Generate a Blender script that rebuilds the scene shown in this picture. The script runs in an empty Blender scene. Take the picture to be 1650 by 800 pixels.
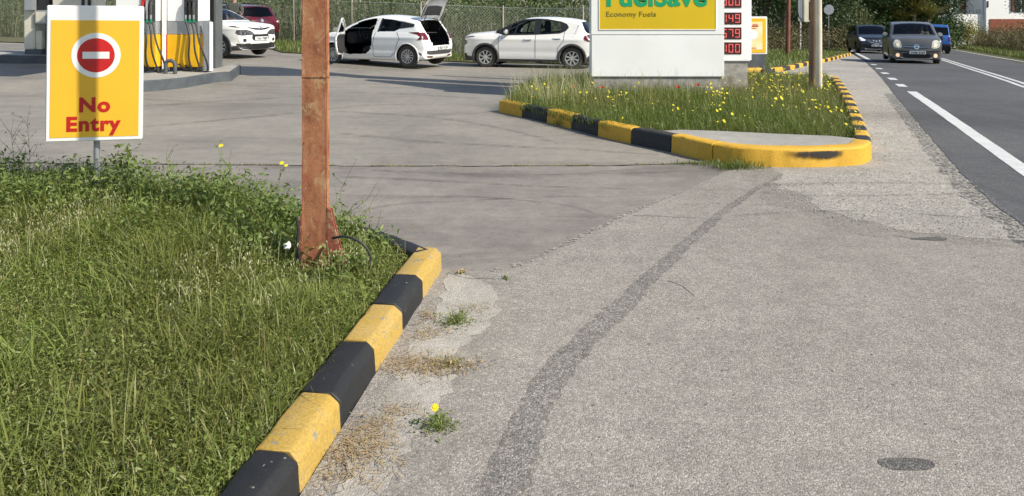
import bpy, bmesh, math, random
import numpy as np
from mathutils import Vector, Matrix, geometry
from mathutils.bvhtree import BVHTree

random.seed(7)
RNG = np.random.default_rng(11)
scene = bpy.context.scene
COL = scene.collection

# ------------------------------------------------------------------ camera
FPX, CX, HY, CAMH = 1200.0, 825.0, 17.0, 1.6
cam_d = bpy.data.cameras.new('camera')
cam = bpy.data.objects.new('camera', cam_d)
COL.objects.link(cam)
cam.location = (0, 0, CAMH)
cam.rotation_euler = (math.radians(90), 0, 0)
cam_d.sensor_width = 36.0
cam_d.lens = 36.0 * FPX / 1650.0
cam_d.shift_y = -(400.0 - HY) / 1650.0
cam_d.clip_start = 0.05
cam_d.clip_end = 3000
scene.camera = cam

# ------------------------------------------------------------------ world, sun, exposure
SUN_EL = math.radians(41)
SUN_H = Vector((-0.885, 0.466, 0)).normalized()      # way the light travels over the ground
world = bpy.data.worlds.new('World')
scene.world = world
world.use_nodes = True
wn = world.node_tree
sky = wn.nodes.new('ShaderNodeTexSky')
sky.sky_type = 'NISHITA'
sky.sun_disc = False
sky.sun_elevation = SUN_EL
sky.sun_rotation = math.atan2(-SUN_H.x, -SUN_H.y)
bg = wn.nodes['Background']
bg.inputs[1].default_value = 0.12
wn.links.new(sky.outputs[0], bg.inputs[0])
sun_d = bpy.data.lights.new('sun', 'SUN')
sun_d.energy = 4.7
sun_d.angle = math.radians(0.5)
sun_d.color = (1.0, 0.94, 0.83)
sun = bpy.data.objects.new('sun', sun_d)
COL.objects.link(sun)
dvec = Vector((SUN_H.x * math.cos(SUN_EL), SUN_H.y * math.cos(SUN_EL), -math.sin(SUN_EL)))
sun.rotation_euler = dvec.to_track_quat('-Z', 'Y').to_euler()
sun.location = (10, -10, 20)
scene.view_settings.view_transform = 'Standard'
scene.view_settings.look = 'None'
scene.view_settings.gamma = 1
scene.view_settings.use_curve_mapping = False
scene.view_settings.exposure = 0.45

# ------------------------------------------------------------------ ground shape and placing helpers
DR = Vector((0.366, 0.9306))          # way the road runs
DL = Vector((-0.9306, 0.366))         # to the left of the road
S_KN = [(14, 0.0), (17, -0.0135), (20, -0.054), (24, -0.15), (90, -2.13)]
T_KN = [(10, 0.0), (22, 0.42)]


def _pl(v, kn):
    if v <= kn[0][0]:
        return kn[0][1]
    for (a, za), (b, zb) in zip(kn, kn[1:]):
        if v <= b:
            return za + (zb - za) * (v - a) / (b - a)
    return kn[-1][1]


def g(x, y):
    return _pl(x * DR.x + y * DR.y, S_KN) + _pl(x * DL.x + y * DL.y, T_KN)


def gnp(x, y):
    s = x * DR.x + y * DR.y
    t = x * DL.x + y * DL.y
    return np.interp(s, [k[0] for k in S_KN], [k[1] for k in S_KN]) + np.interp(t, [k[0] for k in T_KN], [k[1] for k in T_KN])


def G(px, py, dz=0.0):
    """ground point seen at a photo pixel"""
    z = dz
    for _ in range(40):
        Y = (CAMH - z) * FPX / (py - HY)
        X = (px - CX) / FPX * Y
        z = 0.5 * z + 0.5 * (g(X, Y) + dz)
    return Vector((X, Y, z))


def A(px, py, Y):
    return Vector(((px - CX) / FPX * Y, Y, CAMH - (py - HY) / FPX * Y))


def AX(px, Y):
    return (px - CX) / FPX * Y


def AZ(py, Y):
    return CAMH - (py - HY) / FPX * Y


# ------------------------------------------------------------------ materials
def nodes_of(name):
    m = bpy.data.materials.new(name)
    m.use_nodes = True
    nt = m.node_tree
    return m, nt, nt.nodes['Principled BSDF']


def node(nt, kind, **kw):
    n = nt.nodes.new(kind)
    for k, v in kw.items():
        if k.startswith('i_'):
            n.inputs[k[2:].replace('_', ' ')].default_value = v
        else:
            setattr(n, k, v)
    return n


def c4(c):
    return (c[0], c[1], c[2], 1.0)


def ramp(nt, stops, src):
    r = nt.nodes.new('ShaderNodeValToRGB')
    e = r.color_ramp.elements
    while len(e) < len(stops):
        e.new(0.5)
    for el, (p, c) in zip(e, stops):
        el.position = p
        el.color = c4(c) if len(c) == 3 else c
    nt.links.new(src, r.inputs[0])
    return r.outputs[0]


def mix(nt, fac, a, b, mode='MIX'):
    n = nt.nodes.new('ShaderNodeMix')
    n.data_type = 'RGBA'
    n.blend_type = mode
    for sock, v in ((n.inputs[0], fac), (n.inputs[6], a), (n.inputs[7], b)):
        if isinstance(v, (int, float)):
            sock.default_value = v
        elif isinstance(v, tuple):
            sock.default_value = c4(v)
        else:
            nt.links.new(v, sock)
    return n.outputs[2]


def wpos(nt, scale=(1, 1, 1), rotz=0.0):
    ge = nt.nodes.new('ShaderNodeNewGeometry')
    mp = nt.nodes.new('ShaderNodeMapping')
    mp.inputs['Scale'].default_value = scale
    mp.inputs['Rotation'].default_value = (0, 0, rotz)
    nt.links.new(ge.outputs['Position'], mp.inputs[0])
    return mp.outputs[0]


def noise(nt, vec, scale, detail=5, rough=0.55, dist=0.0):
    n = nt.nodes.new('ShaderNodeTexNoise')
    n.inputs['Scale'].default_value = scale
    n.inputs['Detail'].default_value = detail
    n.inputs['Roughness'].default_value = rough
    n.inputs['Distortion'].default_value = dist
    nt.links.new(vec, n.inputs['Vector'])
    return n.outputs[0]


def voro(nt, vec, scale, feature='F1', out='Distance', rnd=1.0):
    n = nt.nodes.new('ShaderNodeTexVoronoi')
    n.feature = feature
    n.inputs['Scale'].default_value = scale
    n.inputs['Randomness'].default_value = rnd
    nt.links.new(vec, n.inputs['Vector'])
    return n.outputs[out]


def bump(nt, bsdf, h, strength=0.3, dist=0.01):
    b = nt.nodes.new('ShaderNodeBump')
    b.inputs['Strength'].default_value = strength
    b.inputs['Distance'].default_value = dist
    nt.links.new(h, b.inputs['Height'])
    nt.links.new(b.outputs[0], bsdf.inputs['Normal'])


def mat(name, c1, c2=None, scale=6.0, lo=0.35, hi=0.65, rough=0.6, metal=0.0, bmp=0.0, bscale=60.0, coat=0.0, stretch=(1, 1, 1), emit=0.0):
    m, nt, b = nodes_of(name)
    b.inputs['Roughness'].default_value = rough
    b.inputs['Metallic'].default_value = metal
    b.inputs['Coat Weight'].default_value = coat
    v = wpos(nt, stretch)
    if c2 is None:
        c2 = tuple(x * 0.88 for x in c1)
    nt.links.new(ramp(nt, [(lo, c1), (hi, c2)], noise(nt, v, scale)), b.inputs['Base Color'])
    if bmp:
        bump(nt, b, noise(nt, v, bscale, 4), bmp, 0.004)
    if emit:
        b.inputs['Emission Color'].default_value = c4(c1)
        b.inputs['Emission Strength'].default_value = emit
    return m


def leafmat(name, cols, rough=0.55, trans=0.35, patch=None):
    """leaves and blades: colour differs from blade to blade, light passes through"""
    m, nt, b = nodes_of(name)
    ge = nt.nodes.new('ShaderNodeNewGeometry')
    k = len(cols)
    col = ramp(nt, [(i / (k - 1), c) for i, c in enumerate(cols)], ge.outputs['Random Per Island'])
    if patch:
        f = ramp(nt, [(0.44, (0, 0, 0)), (0.62, (1, 1, 1))], noise(nt, wpos(nt), patch[0], 3))
        col = mix(nt, f, col, mix(nt, 0.65, col, patch[1]))
    b.inputs['Roughness'].default_value = rough
    b.inputs['Specular IOR Level'].default_value = 0.35
    nt.links.new(col, b.inputs['Base Color'])
    tr = nt.nodes.new('ShaderNodeBsdfTranslucent')
    bright = mix(nt, 1.0, col, (1.0, 1.0, 0.55), 'MULTIPLY')
    nt.links.new(bright, tr.inputs['Color'])
    ms = nt.nodes.new('ShaderNodeMixShader')
    ms.inputs[0].default_value = trans
    nt.links.new(b.outputs[0], ms.inputs[1])
    nt.links.new(tr.outputs[0], ms.inputs[2])
    nt.links.new(ms.outputs[0], nt.nodes['Material Output'].inputs[0])
    return m


def asphalt(name, c_lo, c_hi, stone, stone_amt, sscale, tint=(0.5, 0.5, 0.5), streak=None, bmp=0.5, big=0.6, rough=0.85, bdist=0.006, warp=0.6):
    m, nt, b = nodes_of(name)
    v = wpos(nt)
    base = ramp(nt, [(0.3, c_lo), (0.7, c_hi)], noise(nt, v, big, 6, 0.6))
    base = mix(nt, 0.35, base, ramp(nt, [(0.35, c_lo), (0.68, tint)], noise(nt, v, 2.7, 6, 0.65)))
    cell = voro(nt, v, sscale, 'F1', 'Color')
    sep = nt.nodes.new('ShaderNodeSeparateColor')
    nt.links.new(cell, sep.inputs[0])
    gr = ramp(nt, [(0.0, tuple(x * 0.45 for x in c_lo)), (0.35, c_lo), (0.7, c_hi), (1.0, stone)], sep.outputs[0])
    col = mix(nt, stone_amt, base, gr)
    spk = ramp(nt, [(0.62, (0, 0, 0)), (0.72, (1, 1, 1))], noise(nt, v, sscale * 0.33, 2))
    col = mix(nt, mix(nt, 0.14, (0, 0, 0), spk), col, tuple(x * 0.5 for x in c_lo))
    tone = ramp(nt, [(0.30, (0.80, 0.79, 0.78)), (0.5, (1.0, 1.0, 1.0)), (0.72, (1.16, 1.15, 1.12))], noise(nt, v, 0.33, 4, 0.55, 0.8))
    col = mix(nt, 1.0, col, tone, 'MULTIPLY')
    mott = ramp(nt, [(0.30, (0.84, 0.84, 0.84)), (0.70, (1.10, 1.10, 1.09))], noise(nt, v, 7.0, 7, 0.7))
    col = mix(nt, 1.0, col, mott, 'MULTIPLY')
    peb = ramp(nt, [(0.045, (1, 1, 1)), (0.06, (0, 0, 0))], voro(nt, v, 6.5))
    col = mix(nt, mix(nt, 0.75, (0, 0, 0), peb), col, tuple(x * 0.3 for x in c_lo))
    stain = ramp(nt, [(0.66, (0, 0, 0)), (0.76, (1, 1, 1))], noise(nt, v, 1.1, 6, 0.62, 1.2))
    col = mix(nt, mix(nt, 0.35, (0, 0, 0), stain), col, tuple(x * 0.55 for x in c_lo))
    if streak:
        sv = wpos(nt, streak[0], streak[2])
        f = ramp(nt, [(0.5, (0, 0, 0)), (0.68, (1, 1, 1))], noise(nt, sv, 1.0, 7, 0.62, warp))
        col = mix(nt, mix(nt, streak[1], (0, 0, 0), f), col, tuple(x * 0.42 for x in c_lo))
    nt.links.new(col, b.inputs['Base Color'])
    b.inputs['Roughness'].default_value = rough
    b.inputs['Specular IOR Level'].default_value = 0.3
    hgt = nt.nodes.new('ShaderNodeMath')
    hgt.operation = 'SUBTRACT'
    hgt.inputs[0].default_value = 1.0
    nt.links.new(voro(nt, v, sscale), hgt.inputs[1])
    bump(nt, b, hgt.outputs[0], bmp, bdist)
    return m


def worn_paint(name, paint, under, amount=0.36, dirt=(0.12, 0.10, 0.07)):
    m, nt, b = nodes_of(name)
    v = wpos(nt)
    col = mix(nt, ramp(nt, [(0.35, (0, 0, 0)), (0.75, (0.75, 0.75, 0.75))], noise(nt, v, 5.5, 6, 0.65)), paint, tuple(p * 0.72 + d * 0.22 for p, d in zip(paint, dirt)))
    chip = ramp(nt, [(amount - 0.03, (1, 1, 1)), (amount, (0, 0, 0))], noise(nt, v, 17, 7, 0.66))
    col = mix(nt, chip, col, under)
    gr = ramp(nt, [(0.3, (0.7, 0.7, 0.7)), (0.6, (1, 1, 1))], noise(nt, v, 90, 3))
    col = mix(nt, 1.0, col, gr, 'MULTIPLY')
    nt.links.new(col, b.inputs['Base Color'])
    b.inputs['Roughness'].default_value = 0.62
    bump(nt, b, noise(nt, v, 45, 6, 0.7), 0.5, 0.006)
    return m


MAT = {}
MAT['yellow_paint'] = worn_paint('yellow_paint', (0.43, 0.275, 0.045), (0.27, 0.235, 0.17), 0.385, (0.55, 0.5, 0.4))
MAT['black_paint'] = worn_paint('black_paint', (0.010, 0.0105, 0.0115), (0.34, 0.32, 0.29), 0.34, (0.07, 0.066, 0.06))
MAT['kerb_yellow'] = worn_paint('kerb_yellow', (0.66, 0.37, 0.02), (0.30, 0.25, 0.16), 0.25)
MAT['concrete'] = mat('concrete', (0.36, 0.34, 0.30), (0.22, 0.21, 0.19), 9, rough=0.9, bmp=0.4, bscale=80)
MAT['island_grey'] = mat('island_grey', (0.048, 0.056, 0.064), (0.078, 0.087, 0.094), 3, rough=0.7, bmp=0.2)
MAT['apron'] = asphalt('apron', (0.216, 0.195, 0.172), (0.317, 0.290, 0.256), (0.554, 0.517, 0.462), 0.50, 150, (0.292, 0.263, 0.228), ((0.35, 2.6, 1), 0.16, 0.12), bmp=0.6, big=0.45, bdist=0.005)
MAT['trench'] = asphalt('trench', (0.150, 0.138, 0.126), (0.234, 0.216, 0.196), (0.468, 0.431, 0.386), 0.6, 130, (0.200, 0.183, 0.165), bmp=0.7, big=2.5)
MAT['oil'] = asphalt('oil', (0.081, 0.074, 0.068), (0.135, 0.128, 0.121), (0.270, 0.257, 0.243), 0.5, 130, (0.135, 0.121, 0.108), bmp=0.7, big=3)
MAT['slab_far'] = asphalt('slab_far', (0.193, 0.177, 0.151), (0.260, 0.237, 0.205), (0.283, 0.262, 0.230), 0.16, 70, (0.312, 0.284, 0.238), ((0.16, 0.9, 1), 0.34, -0.16), bmp=0.12, big=0.35, rough=0.75, warp=1.6)
MAT['slab_near'] = asphalt('slab_near', (0.165, 0.147, 0.133), (0.249, 0.224, 0.200), (0.282, 0.258, 0.227), 0.18, 70, (0.320, 0.284, 0.237), ((0.30, 1.5, 1), 0.42, -0.04), bmp=0.15, big=0.8, rough=0.75, warp=1.6)
MAT['road'] = asphalt('road', (0.067, 0.067, 0.070), (0.094, 0.094, 0.098), (0.184, 0.181, 0.175), 0.35, 90, (0.109, 0.108, 0.108), ((3.0, 0.12, 1), 0.25, 0.375), bmp=0.35, big=0.5)
MAT['shoulder'] = asphalt('shoulder', (0.256, 0.238, 0.210), (0.375, 0.348, 0.305), (0.589, 0.552, 0.494), 0.5, 85, (0.406, 0.375, 0.321), ((0.8, 1.6, 1), 0.22, 0.3), bmp=0.6, big=0.9)
MAT['gutter'] = asphalt('gutter', (0.281, 0.259, 0.226), (0.443, 0.410, 0.361), (0.540, 0.508, 0.474), 0.3, 120, (0.377, 0.346, 0.294), ((2.5, 1.2, 1), 0.3, 0.1), bmp=0.5, big=2.2)


def soften(src, name, sc, lo, hi):
    """the same surface breaking up in crumbs, to lie along a worn edge"""
    m = MAT[src].copy()
    m.name = name
    nt = m.node_tree
    b = nt.nodes['Principled BSDF']
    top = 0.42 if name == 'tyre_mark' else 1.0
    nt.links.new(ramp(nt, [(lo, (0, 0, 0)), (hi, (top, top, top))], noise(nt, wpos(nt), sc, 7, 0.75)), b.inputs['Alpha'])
    return m


MAT['trench_soft'] = soften('trench', 'trench_soft', 22, 0.44, 0.56)
MAT['shoulder_soft'] = soften('shoulder', 'shoulder_soft', 38, 0.47, 0.60)
MAT['gutter_soft'] = soften('gutter', 'gutter_soft', 30, 0.46, 0.60)
MAT['road_soft'] = soften('road', 'road_soft', 32, 0.48, 0.58)
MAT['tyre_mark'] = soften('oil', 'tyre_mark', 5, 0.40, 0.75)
MAT['joint'] = mat('joint', (0.05, 0.045, 0.035), (0.09, 0.08, 0.055), 20, rough=0.95, bmp=0.6)
MAT['crack'] = mat('crack', (0.09, 0.085, 0.075), (0.14, 0.13, 0.115), 20, rough=0.95)
MAT['soil'] = mat('soil', (0.07, 0.075, 0.025), (0.12, 0.105, 0.045), 9, rough=0.95, bmp=0.6, bscale=30)
MAT['terrain'] = mat('terrain', (0.06, 0.075, 0.02), (0.10, 0.085, 0.035), 1.3, rough=0.95, bmp=0.6, bscale=12)
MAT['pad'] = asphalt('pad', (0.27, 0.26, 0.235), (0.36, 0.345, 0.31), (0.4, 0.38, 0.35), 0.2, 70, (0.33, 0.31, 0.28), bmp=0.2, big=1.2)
MAT['marking'] = worn_paint('marking', (0.62, 0.62, 0.60), (0.10, 0.10, 0.10), 0.33)
MAT['marking_old'] = worn_paint('marking_old', (0.50, 0.50, 0.48), (0.10, 0.10, 0.10), 0.36)

MAT['stone'] = leafmat('stone', [(0.16, 0.15, 0.135), (0.30, 0.28, 0.25), (0.42, 0.395, 0.355), (0.55, 0.52, 0.47)], 0.9, 0.0)
MAT['straw'] = leafmat('straw', [(0.30, 0.21, 0.10), (0.42, 0.32, 0.17), (0.22, 0.15, 0.08)], 0.8, 0.1)

GR = [(0.100, 0.152, 0.030), (0.165, 0.230, 0.046), (0.228, 0.288, 0.062), (0.29, 0.33, 0.09), (0.36, 0.365, 0.16)]
MAT['grass'] = leafmat('grass', GR, 0.38, 0.40, (0.9, (0.16, 0.165, 0.04)))
MAT['grass_dry'] = leafmat('grass_dry', [(0.25, 0.22, 0.085), (0.38, 0.33, 0.15), (0.15, 0.16, 0.04)], 0.7, 0.3)
MAT['seed'] = leafmat('seed', [(0.42, 0.43, 0.20), (0.60, 0.58, 0.37), (0.32, 0.36, 0.13)], 0.6, 0.4)
MAT['weed'] = leafmat('weed', [(0.095, 0.145, 0.033), (0.152, 0.212, 0.052), (0.22, 0.268, 0.085)], 0.5, 0.36)
MAT['verge'] = leafmat('verge', [(0.084, 0.130, 0.026), (0.140, 0.192, 0.040), (0.205, 0.238, 0.07)], 0.45, 0.4, (0.5, (0.185, 0.19, 0.065)))
MAT['petal_y'] = leafmat('petal_y', [(0.78, 0.62, 0.02), (0.82, 0.72, 0.05)], 0.5, 0.3)
MAT['petal_r'] = leafmat('petal_r', [(0.42, 0.02, 0.012), (0.55, 0.03, 0.02)], 0.5, 0.3)
MAT['bark'] = mat('bark', (0.085, 0.06, 0.042), (0.16, 0.125, 0.09), 7, rough=0.9, bmp=0.8, bscale=25, stretch=(1, 1, 0.2))
MAT['dark_leaf'] = leafmat('dark_leaf', [(0.018, 0.039, 0.013), (0.033, 0.068, 0.019), (0.063, 0.105, 0.030)], 0.5, 0.2)
MAT['mid_leaf'] = leafmat('mid_leaf', [(0.039, 0.068, 0.017), (0.072, 0.111, 0.026), (0.111, 0.156, 0.039)], 0.5, 0.25)
MAT['olive_leaf'] = leafmat('olive_leaf', [(0.06, 0.075, 0.026), (0.105, 0.125, 0.048), (0.15, 0.16, 0.075)], 0.6, 0.25)
MAT['grey_leaf'] = leafmat('grey_leaf', [(0.086, 0.098, 0.052), (0.161, 0.172, 0.092), (0.253, 0.253, 0.149), (0.345, 0.322, 0.207)], 0.7, 0.25, (0.55, (0.05, 0.07, 0.02)))
MAT['dry_leaf'] = leafmat('dry_leaf', [(0.12, 0.085, 0.045), (0.20, 0.15, 0.085), (0.10, 0.10, 0.035), (0.28, 0.22, 0.14)], 0.7, 0.2, (0.5, (0.07, 0.085, 0.025)))
MAT['runner'] = leafmat('runner', [(0.24, 0.27, 0.09), (0.34, 0.35, 0.16), (0.18, 0.23, 0.06)], 0.6, 0.3)
MAT['palm_leaf'] = leafmat('palm_leaf', [(0.098, 0.119, 0.028), (0.196, 0.196, 0.056), (0.336, 0.266, 0.098)], 0.5, 0.2)
MAT['yellow_leaf'] = leafmat('yellow_leaf', [(0.20, 0.19, 0.02), (0.34, 0.29, 0.03), (0.10, 0.13, 0.02)], 0.5, 0.3)

MAT['white_panel'] = mat('white_panel', (0.84, 0.835, 0.80), (0.78, 0.775, 0.74), 1.2, rough=0.35)
MAT['white_sign'] = mat('white_sign', (0.80, 0.80, 0.78), (0.72, 0.72, 0.69), 5, rough=0.35)
MAT['sign_yellow'] = mat('sign_yellow', (0.76, 0.44, 0.03), (0.73, 0.415, 0.03), 3, rough=0.35)
MAT['totem_yellow'] = mat('totem_yellow', (0.66, 0.45, 0.004), (0.60, 0.41, 0.006), 0.8, rough=0.35)
MAT['sign_red'] = mat('sign_red', (0.52, 0.014, 0.012), (0.46, 0.013, 0.013), 6, rough=0.4)
MAT['letter_red'] = mat('letter_red', (0.48, 0.014, 0.010), (0.43, 0.012, 0.010), 6, rough=0.4)
MAT['letter_green'] = mat('letter_green', (0.0, 0.33, 0.12), (0.0, 0.29, 0.11), 6, rough=0.4)
MAT['letter_olive'] = mat('letter_olive', (0.16, 0.15, 0.02), (0.14, 0.13, 0.02), 6, rough=0.4)
MAT['galv'] = mat('galv', (0.36, 0.37, 0.39), (0.26, 0.27, 0.29), 12, rough=0.45, metal=0.6)
MAT['steel_grey'] = mat('steel_grey', (0.085, 0.09, 0.09), (0.11, 0.115, 0.115), 2.5, rough=0.45)
MAT['silver'] = mat('silver', (0.42, 0.43, 0.44), (0.36, 0.37, 0.38), 4, rough=0.35, metal=0.5)
MAT['cream_box'] = mat('cream_box', (0.66, 0.62, 0.50), (0.56, 0.52, 0.41), 3, rough=0.5)
MAT['black_rubber'] = mat('black_rubber', (0.015, 0.015, 0.016), (0.028, 0.027, 0.026), 14, rough=0.6)
MAT['black_plastic'] = mat('black_plastic', (0.012, 0.012, 0.013), (0.02, 0.02, 0.02), 9, rough=0.45)
MAT['grey_plastic'] = mat('grey_plastic', (0.05, 0.05, 0.052), (0.07, 0.068, 0.065), 9, rough=0.6)
MAT['cabin'] = mat('cabin', (0.016, 0.016, 0.017), (0.03, 0.03, 0.03), 9, rough=0.85)
MAT['tyre'] = mat('tyre', (0.035, 0.032, 0.028), (0.06, 0.055, 0.046), 12, rough=0.85)
MAT['alloy'] = mat('alloy', (0.62, 0.61, 0.58), (0.48, 0.46, 0.43), 14, rough=0.35, metal=0.5)
MAT['dark_alloy'] = mat('dark_alloy', (0.06, 0.06, 0.062), (0.09, 0.09, 0.09), 14, rough=0.4, metal=0.4)
MAT['nozzle_red'] = mat('nozzle_red', (0.45, 0.02, 0.015), rough=0.4)
MAT['nozzle_green'] = mat('nozzle_green', (0.0, 0.22, 0.10), rough=0.4)
MAT['pump_yellow'] = mat('pump_yellow', (0.78, 0.44, 0.01), (0.72, 0.40, 0.012), 3, rough=0.3)
MAT['wood_pole'] = mat('wood_pole', (0.13, 0.085, 0.055), (0.22, 0.16, 0.11), 9, rough=0.9, bmp=0.7, bscale=40, stretch=(1, 1, 0.15))
MAT['pale_pole'] = mat('pale_pole', (0.62, 0.56, 0.44), (0.52, 0.46, 0.35), 4, rough=0.7, bmp=0.2)
MAT['brown_pole'] = mat('brown_pole', (0.15, 0.05, 0.028), (0.22, 0.08, 0.045), 7, rough=0.75, stretch=(1, 1, 0.3))
MAT['fence_wire'] = mat('fence_wire', (0.42, 0.44, 0.40), (0.30, 0.32, 0.28), 4, rough=0.5, metal=0.3)
MAT['fence_post'] = mat('fence_post', (0.40, 0.36, 0.27), (0.30, 0.27, 0.20), 6, rough=0.7)
MAT['house_wall'] = mat('house_wall', (0.86, 0.85, 0.82), (0.80, 0.79, 0.76), 0.6, rough=0.8, bmp=0.1)
MAT['brick_red'] = mat('brick_red', (0.26, 0.075, 0.035), (0.20, 0.06, 0.03), 3, rough=0.85)
MAT['door_brown'] = mat('door_brown', (0.16, 0.05, 0.022), (0.12, 0.035, 0.018), 3, rough=0.6)
MAT['roof_tile'] = mat('roof_tile', (0.34, 0.12, 0.06), (0.26, 0.09, 0.05), 4, rough=0.85)
MAT['canopy'] = mat('canopy', (0.70, 0.70, 0.68), (0.62, 0.62, 0.60), 0.7, rough=0.5)
MAT['skin'] = mat('skin', (0.46, 0.27, 0.19), (0.40, 0.22, 0.15), 20, rough=0.55)
MAT['hair'] = mat('hair', (0.03, 0.022, 0.016), rough=0.7)
MAT['jacket'] = mat('jacket', (0.045, 0.05, 0.04), (0.065, 0.07, 0.058), 14, rough=0.9)
MAT['trouser'] = mat('trouser', (0.03, 0.036, 0.055), (0.05, 0.055, 0.075), 14, rough=0.9)
MAT['poster'] = mat('poster', (0.72, 0.60, 0.25), (0.75, 0.70, 0.50), 3, 0.4, 0.6, rough=0.4)
MAT['glass_pane'] = None


def rust_mat():
    m, nt, b = nodes_of('rusty_paint')
    v = wpos(nt, (1, 1, 0.42))
    v1 = wpos(nt, (1, 1, 0.7))
    v2 = wpos(nt)
    col = ramp(nt, [(0.32, (0.17, 0.055, 0.026)), (0.45, (0.33, 0.125, 0.055)), (0.57, (0.40, 0.175, 0.085)), (0.72, (0.25, 0.08, 0.04))], noise(nt, v, 11, 9, 0.74, 0.3))
    och = ramp(nt, [(0.53, (0, 0, 0)), (0.62, (1, 1, 1))], noise(nt, v1, 13, 9, 0.78, 0.8))
    col = mix(nt, mix(nt, 0.75, (0, 0, 0), och), col, (0.47, 0.30, 0.145))
    red = ramp(nt, [(0.56, (0, 0, 0)), (0.66, (0.7, 0.7, 0.7))], noise(nt, v1, 5, 7, 0.7))
    col = mix(nt, red, col, (0.31, 0.07, 0.042))
    dk = ramp(nt, [(0.59, (0, 0, 0)), (0.67, (0.95, 0.95, 0.95))], noise(nt, v2, 34, 7, 0.78, 0.5))
    col = mix(nt, dk, col, (0.075, 0.03, 0.018))
    pal = ramp(nt, [(0.63, (0, 0, 0)), (0.69, (0.85, 0.85, 0.85))], noise(nt, v2, 21, 7, 0.75))
    col = mix(nt, pal, col, (0.55, 0.42, 0.27))
    nt.links.new(col, b.inputs['Base Color'])
    b.inputs['Roughness'].default_value = 0.8
    bump(nt, b, noise(nt, v2, 60, 8, 0.7), 0.6, 0.005)
    return m


MAT['rust'] = rust_mat()
MAT['rust_red'] = worn_paint('rust_red', (0.30, 0.085, 0.05), (0.36, 0.20, 0.115), 0.44)


def glass_mat(name, tint, gloss=0.10):
    m = bpy.data.materials.new(name)
    m.use_nodes = True
    nt = m.node_tree
    nt.nodes.remove(nt.nodes['Principled BSDF'])
    tr = node(nt, 'ShaderNodeBsdfTransparent')
    tr.inputs[0].default_value = c4(tint)
    gl = node(nt, 'ShaderNodeBsdfGlossy')
    gl.inputs['Roughness'].default_value = 0.03
    fr = node(nt, 'ShaderNodeFresnel')
    fr.inputs[0].default_value = 1.33
    ad = nt.nodes.new('ShaderNodeMath')
    ad.operation = 'ADD'
    ad.inputs[1].default_value = gloss
    nt.links.new(fr.outputs[0], ad.inputs[0])
    ms = node(nt, 'ShaderNodeMixShader')
    nt.links.new(ad.outputs[0], ms.inputs[0])
    nt.links.new(tr.outputs[0], ms.inputs[1])
    nt.links.new(gl.outputs[0], ms.inputs[2])
    nt.links.new(ms.outputs[0], nt.nodes['Material Output'].inputs[0])
    return m


MAT['glass'] = glass_mat('car_glass', (0.78, 0.82, 0.80), 0.0)
MAT['dark_glass'] = glass_mat('dark_car_glass', (0.07, 0.075, 0.08), 0.0)


def paint_mat(name, c, metal=0.0, rough=0.32, dirt=0.25):
    m, nt, b = nodes_of(name)
    v = wpos(nt)
    f = ramp(nt, [(0.45, (0, 0, 0)), (0.8, (1, 1, 1))], noise(nt, v, 3.5, 6, 0.6))
    col = mix(nt, mix(nt, dirt, (0, 0, 0), f), c, tuple(0.6 * a + 0.4 * d for a, d in zip(c, (0.40, 0.34, 0.26))))
    nt.links.new(col, b.inputs['Base Color'])
    b.inputs['Metallic'].default_value = metal
    b.inputs['Roughness'].default_value = rough
    b.inputs['Coat Weight'].default_value = 0.6
    b.inputs['Coat Roughness'].default_value = 0.06
    return m


MAT['car_white'] = paint_mat('car_white', (0.83, 0.825, 0.79))
MAT['car_cream'] = paint_mat('car_cream', (0.82, 0.80, 0.745))
MAT['car_grey'] = paint_mat('car_grey', (0.135, 0.128, 0.120), 0.5)
MAT['car_black'] = paint_mat('car_black', (0.010, 0.012, 0.018), 0.2, dirt=0.03)
MAT['car_blue'] = paint_mat('car_blue', (0.035, 0.13, 0.42), 0.2, dirt=0.05)
MAT['car_red'] = paint_mat('car_red', (0.085, 0.006, 0.010), 0.3, dirt=0.03)
MAT['lamp_lens'] = mat('lamp_lens', (0.72, 0.70, 0.60), (0.62, 0.60, 0.52), 30, rough=0.15, coat=0.8)
MAT['lamp_lit'] = mat('lamp_lit', (0.9, 0.78, 0.50), (0.8, 0.7, 0.45), 30, rough=0.2, coat=0.8, emit=0.35)
MAT['fog_lit'] = mat('fog_lit', (0.95, 0.62, 0.38), (0.9, 0.6, 0.4), 30, rough=0.2, emit=0.6)
MAT['lamp_dark'] = mat('lamp_dark', (0.03, 0.032, 0.036), (0.16, 0.16, 0.17), 26, 0.5, 0.62, rough=0.12, coat=1.0)
MAT['lamp_white'] = mat('lamp_white', (0.8, 0.82, 0.85), rough=0.15, coat=1.0, emit=0.25)
MAT['tail_red'] = mat('tail_red', (0.07, 0.003, 0.005), (0.14, 0.006, 0.010), 30, rough=0.25, coat=0.2)
MAT['plate'] = mat('plate', (0.75, 0.75, 0.73), (0.7, 0.7, 0.68), 8, rough=0.4)
MAT['chrome'] = mat('chrome', (0.70, 0.70, 0.71), (0.6, 0.6, 0.6), 8, rough=0.15, metal=0.9)


def led_mat():
    m, nt, b = nodes_of('led_red')
    b.inputs['Base Color'].default_value = (0.35, 0.03, 0.03, 1)
    b.inputs['Emission Color'].default_value = (0.95, 0.16, 0.14, 1)
    b.inputs['Emission Strength'].default_value = 0.55
    return m


MAT['led'] = led_mat()
MAT['led_back'] = mat('led_back', (0.035, 0.008, 0.008), (0.045, 0.012, 0.010), 8, rough=0.3)


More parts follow.
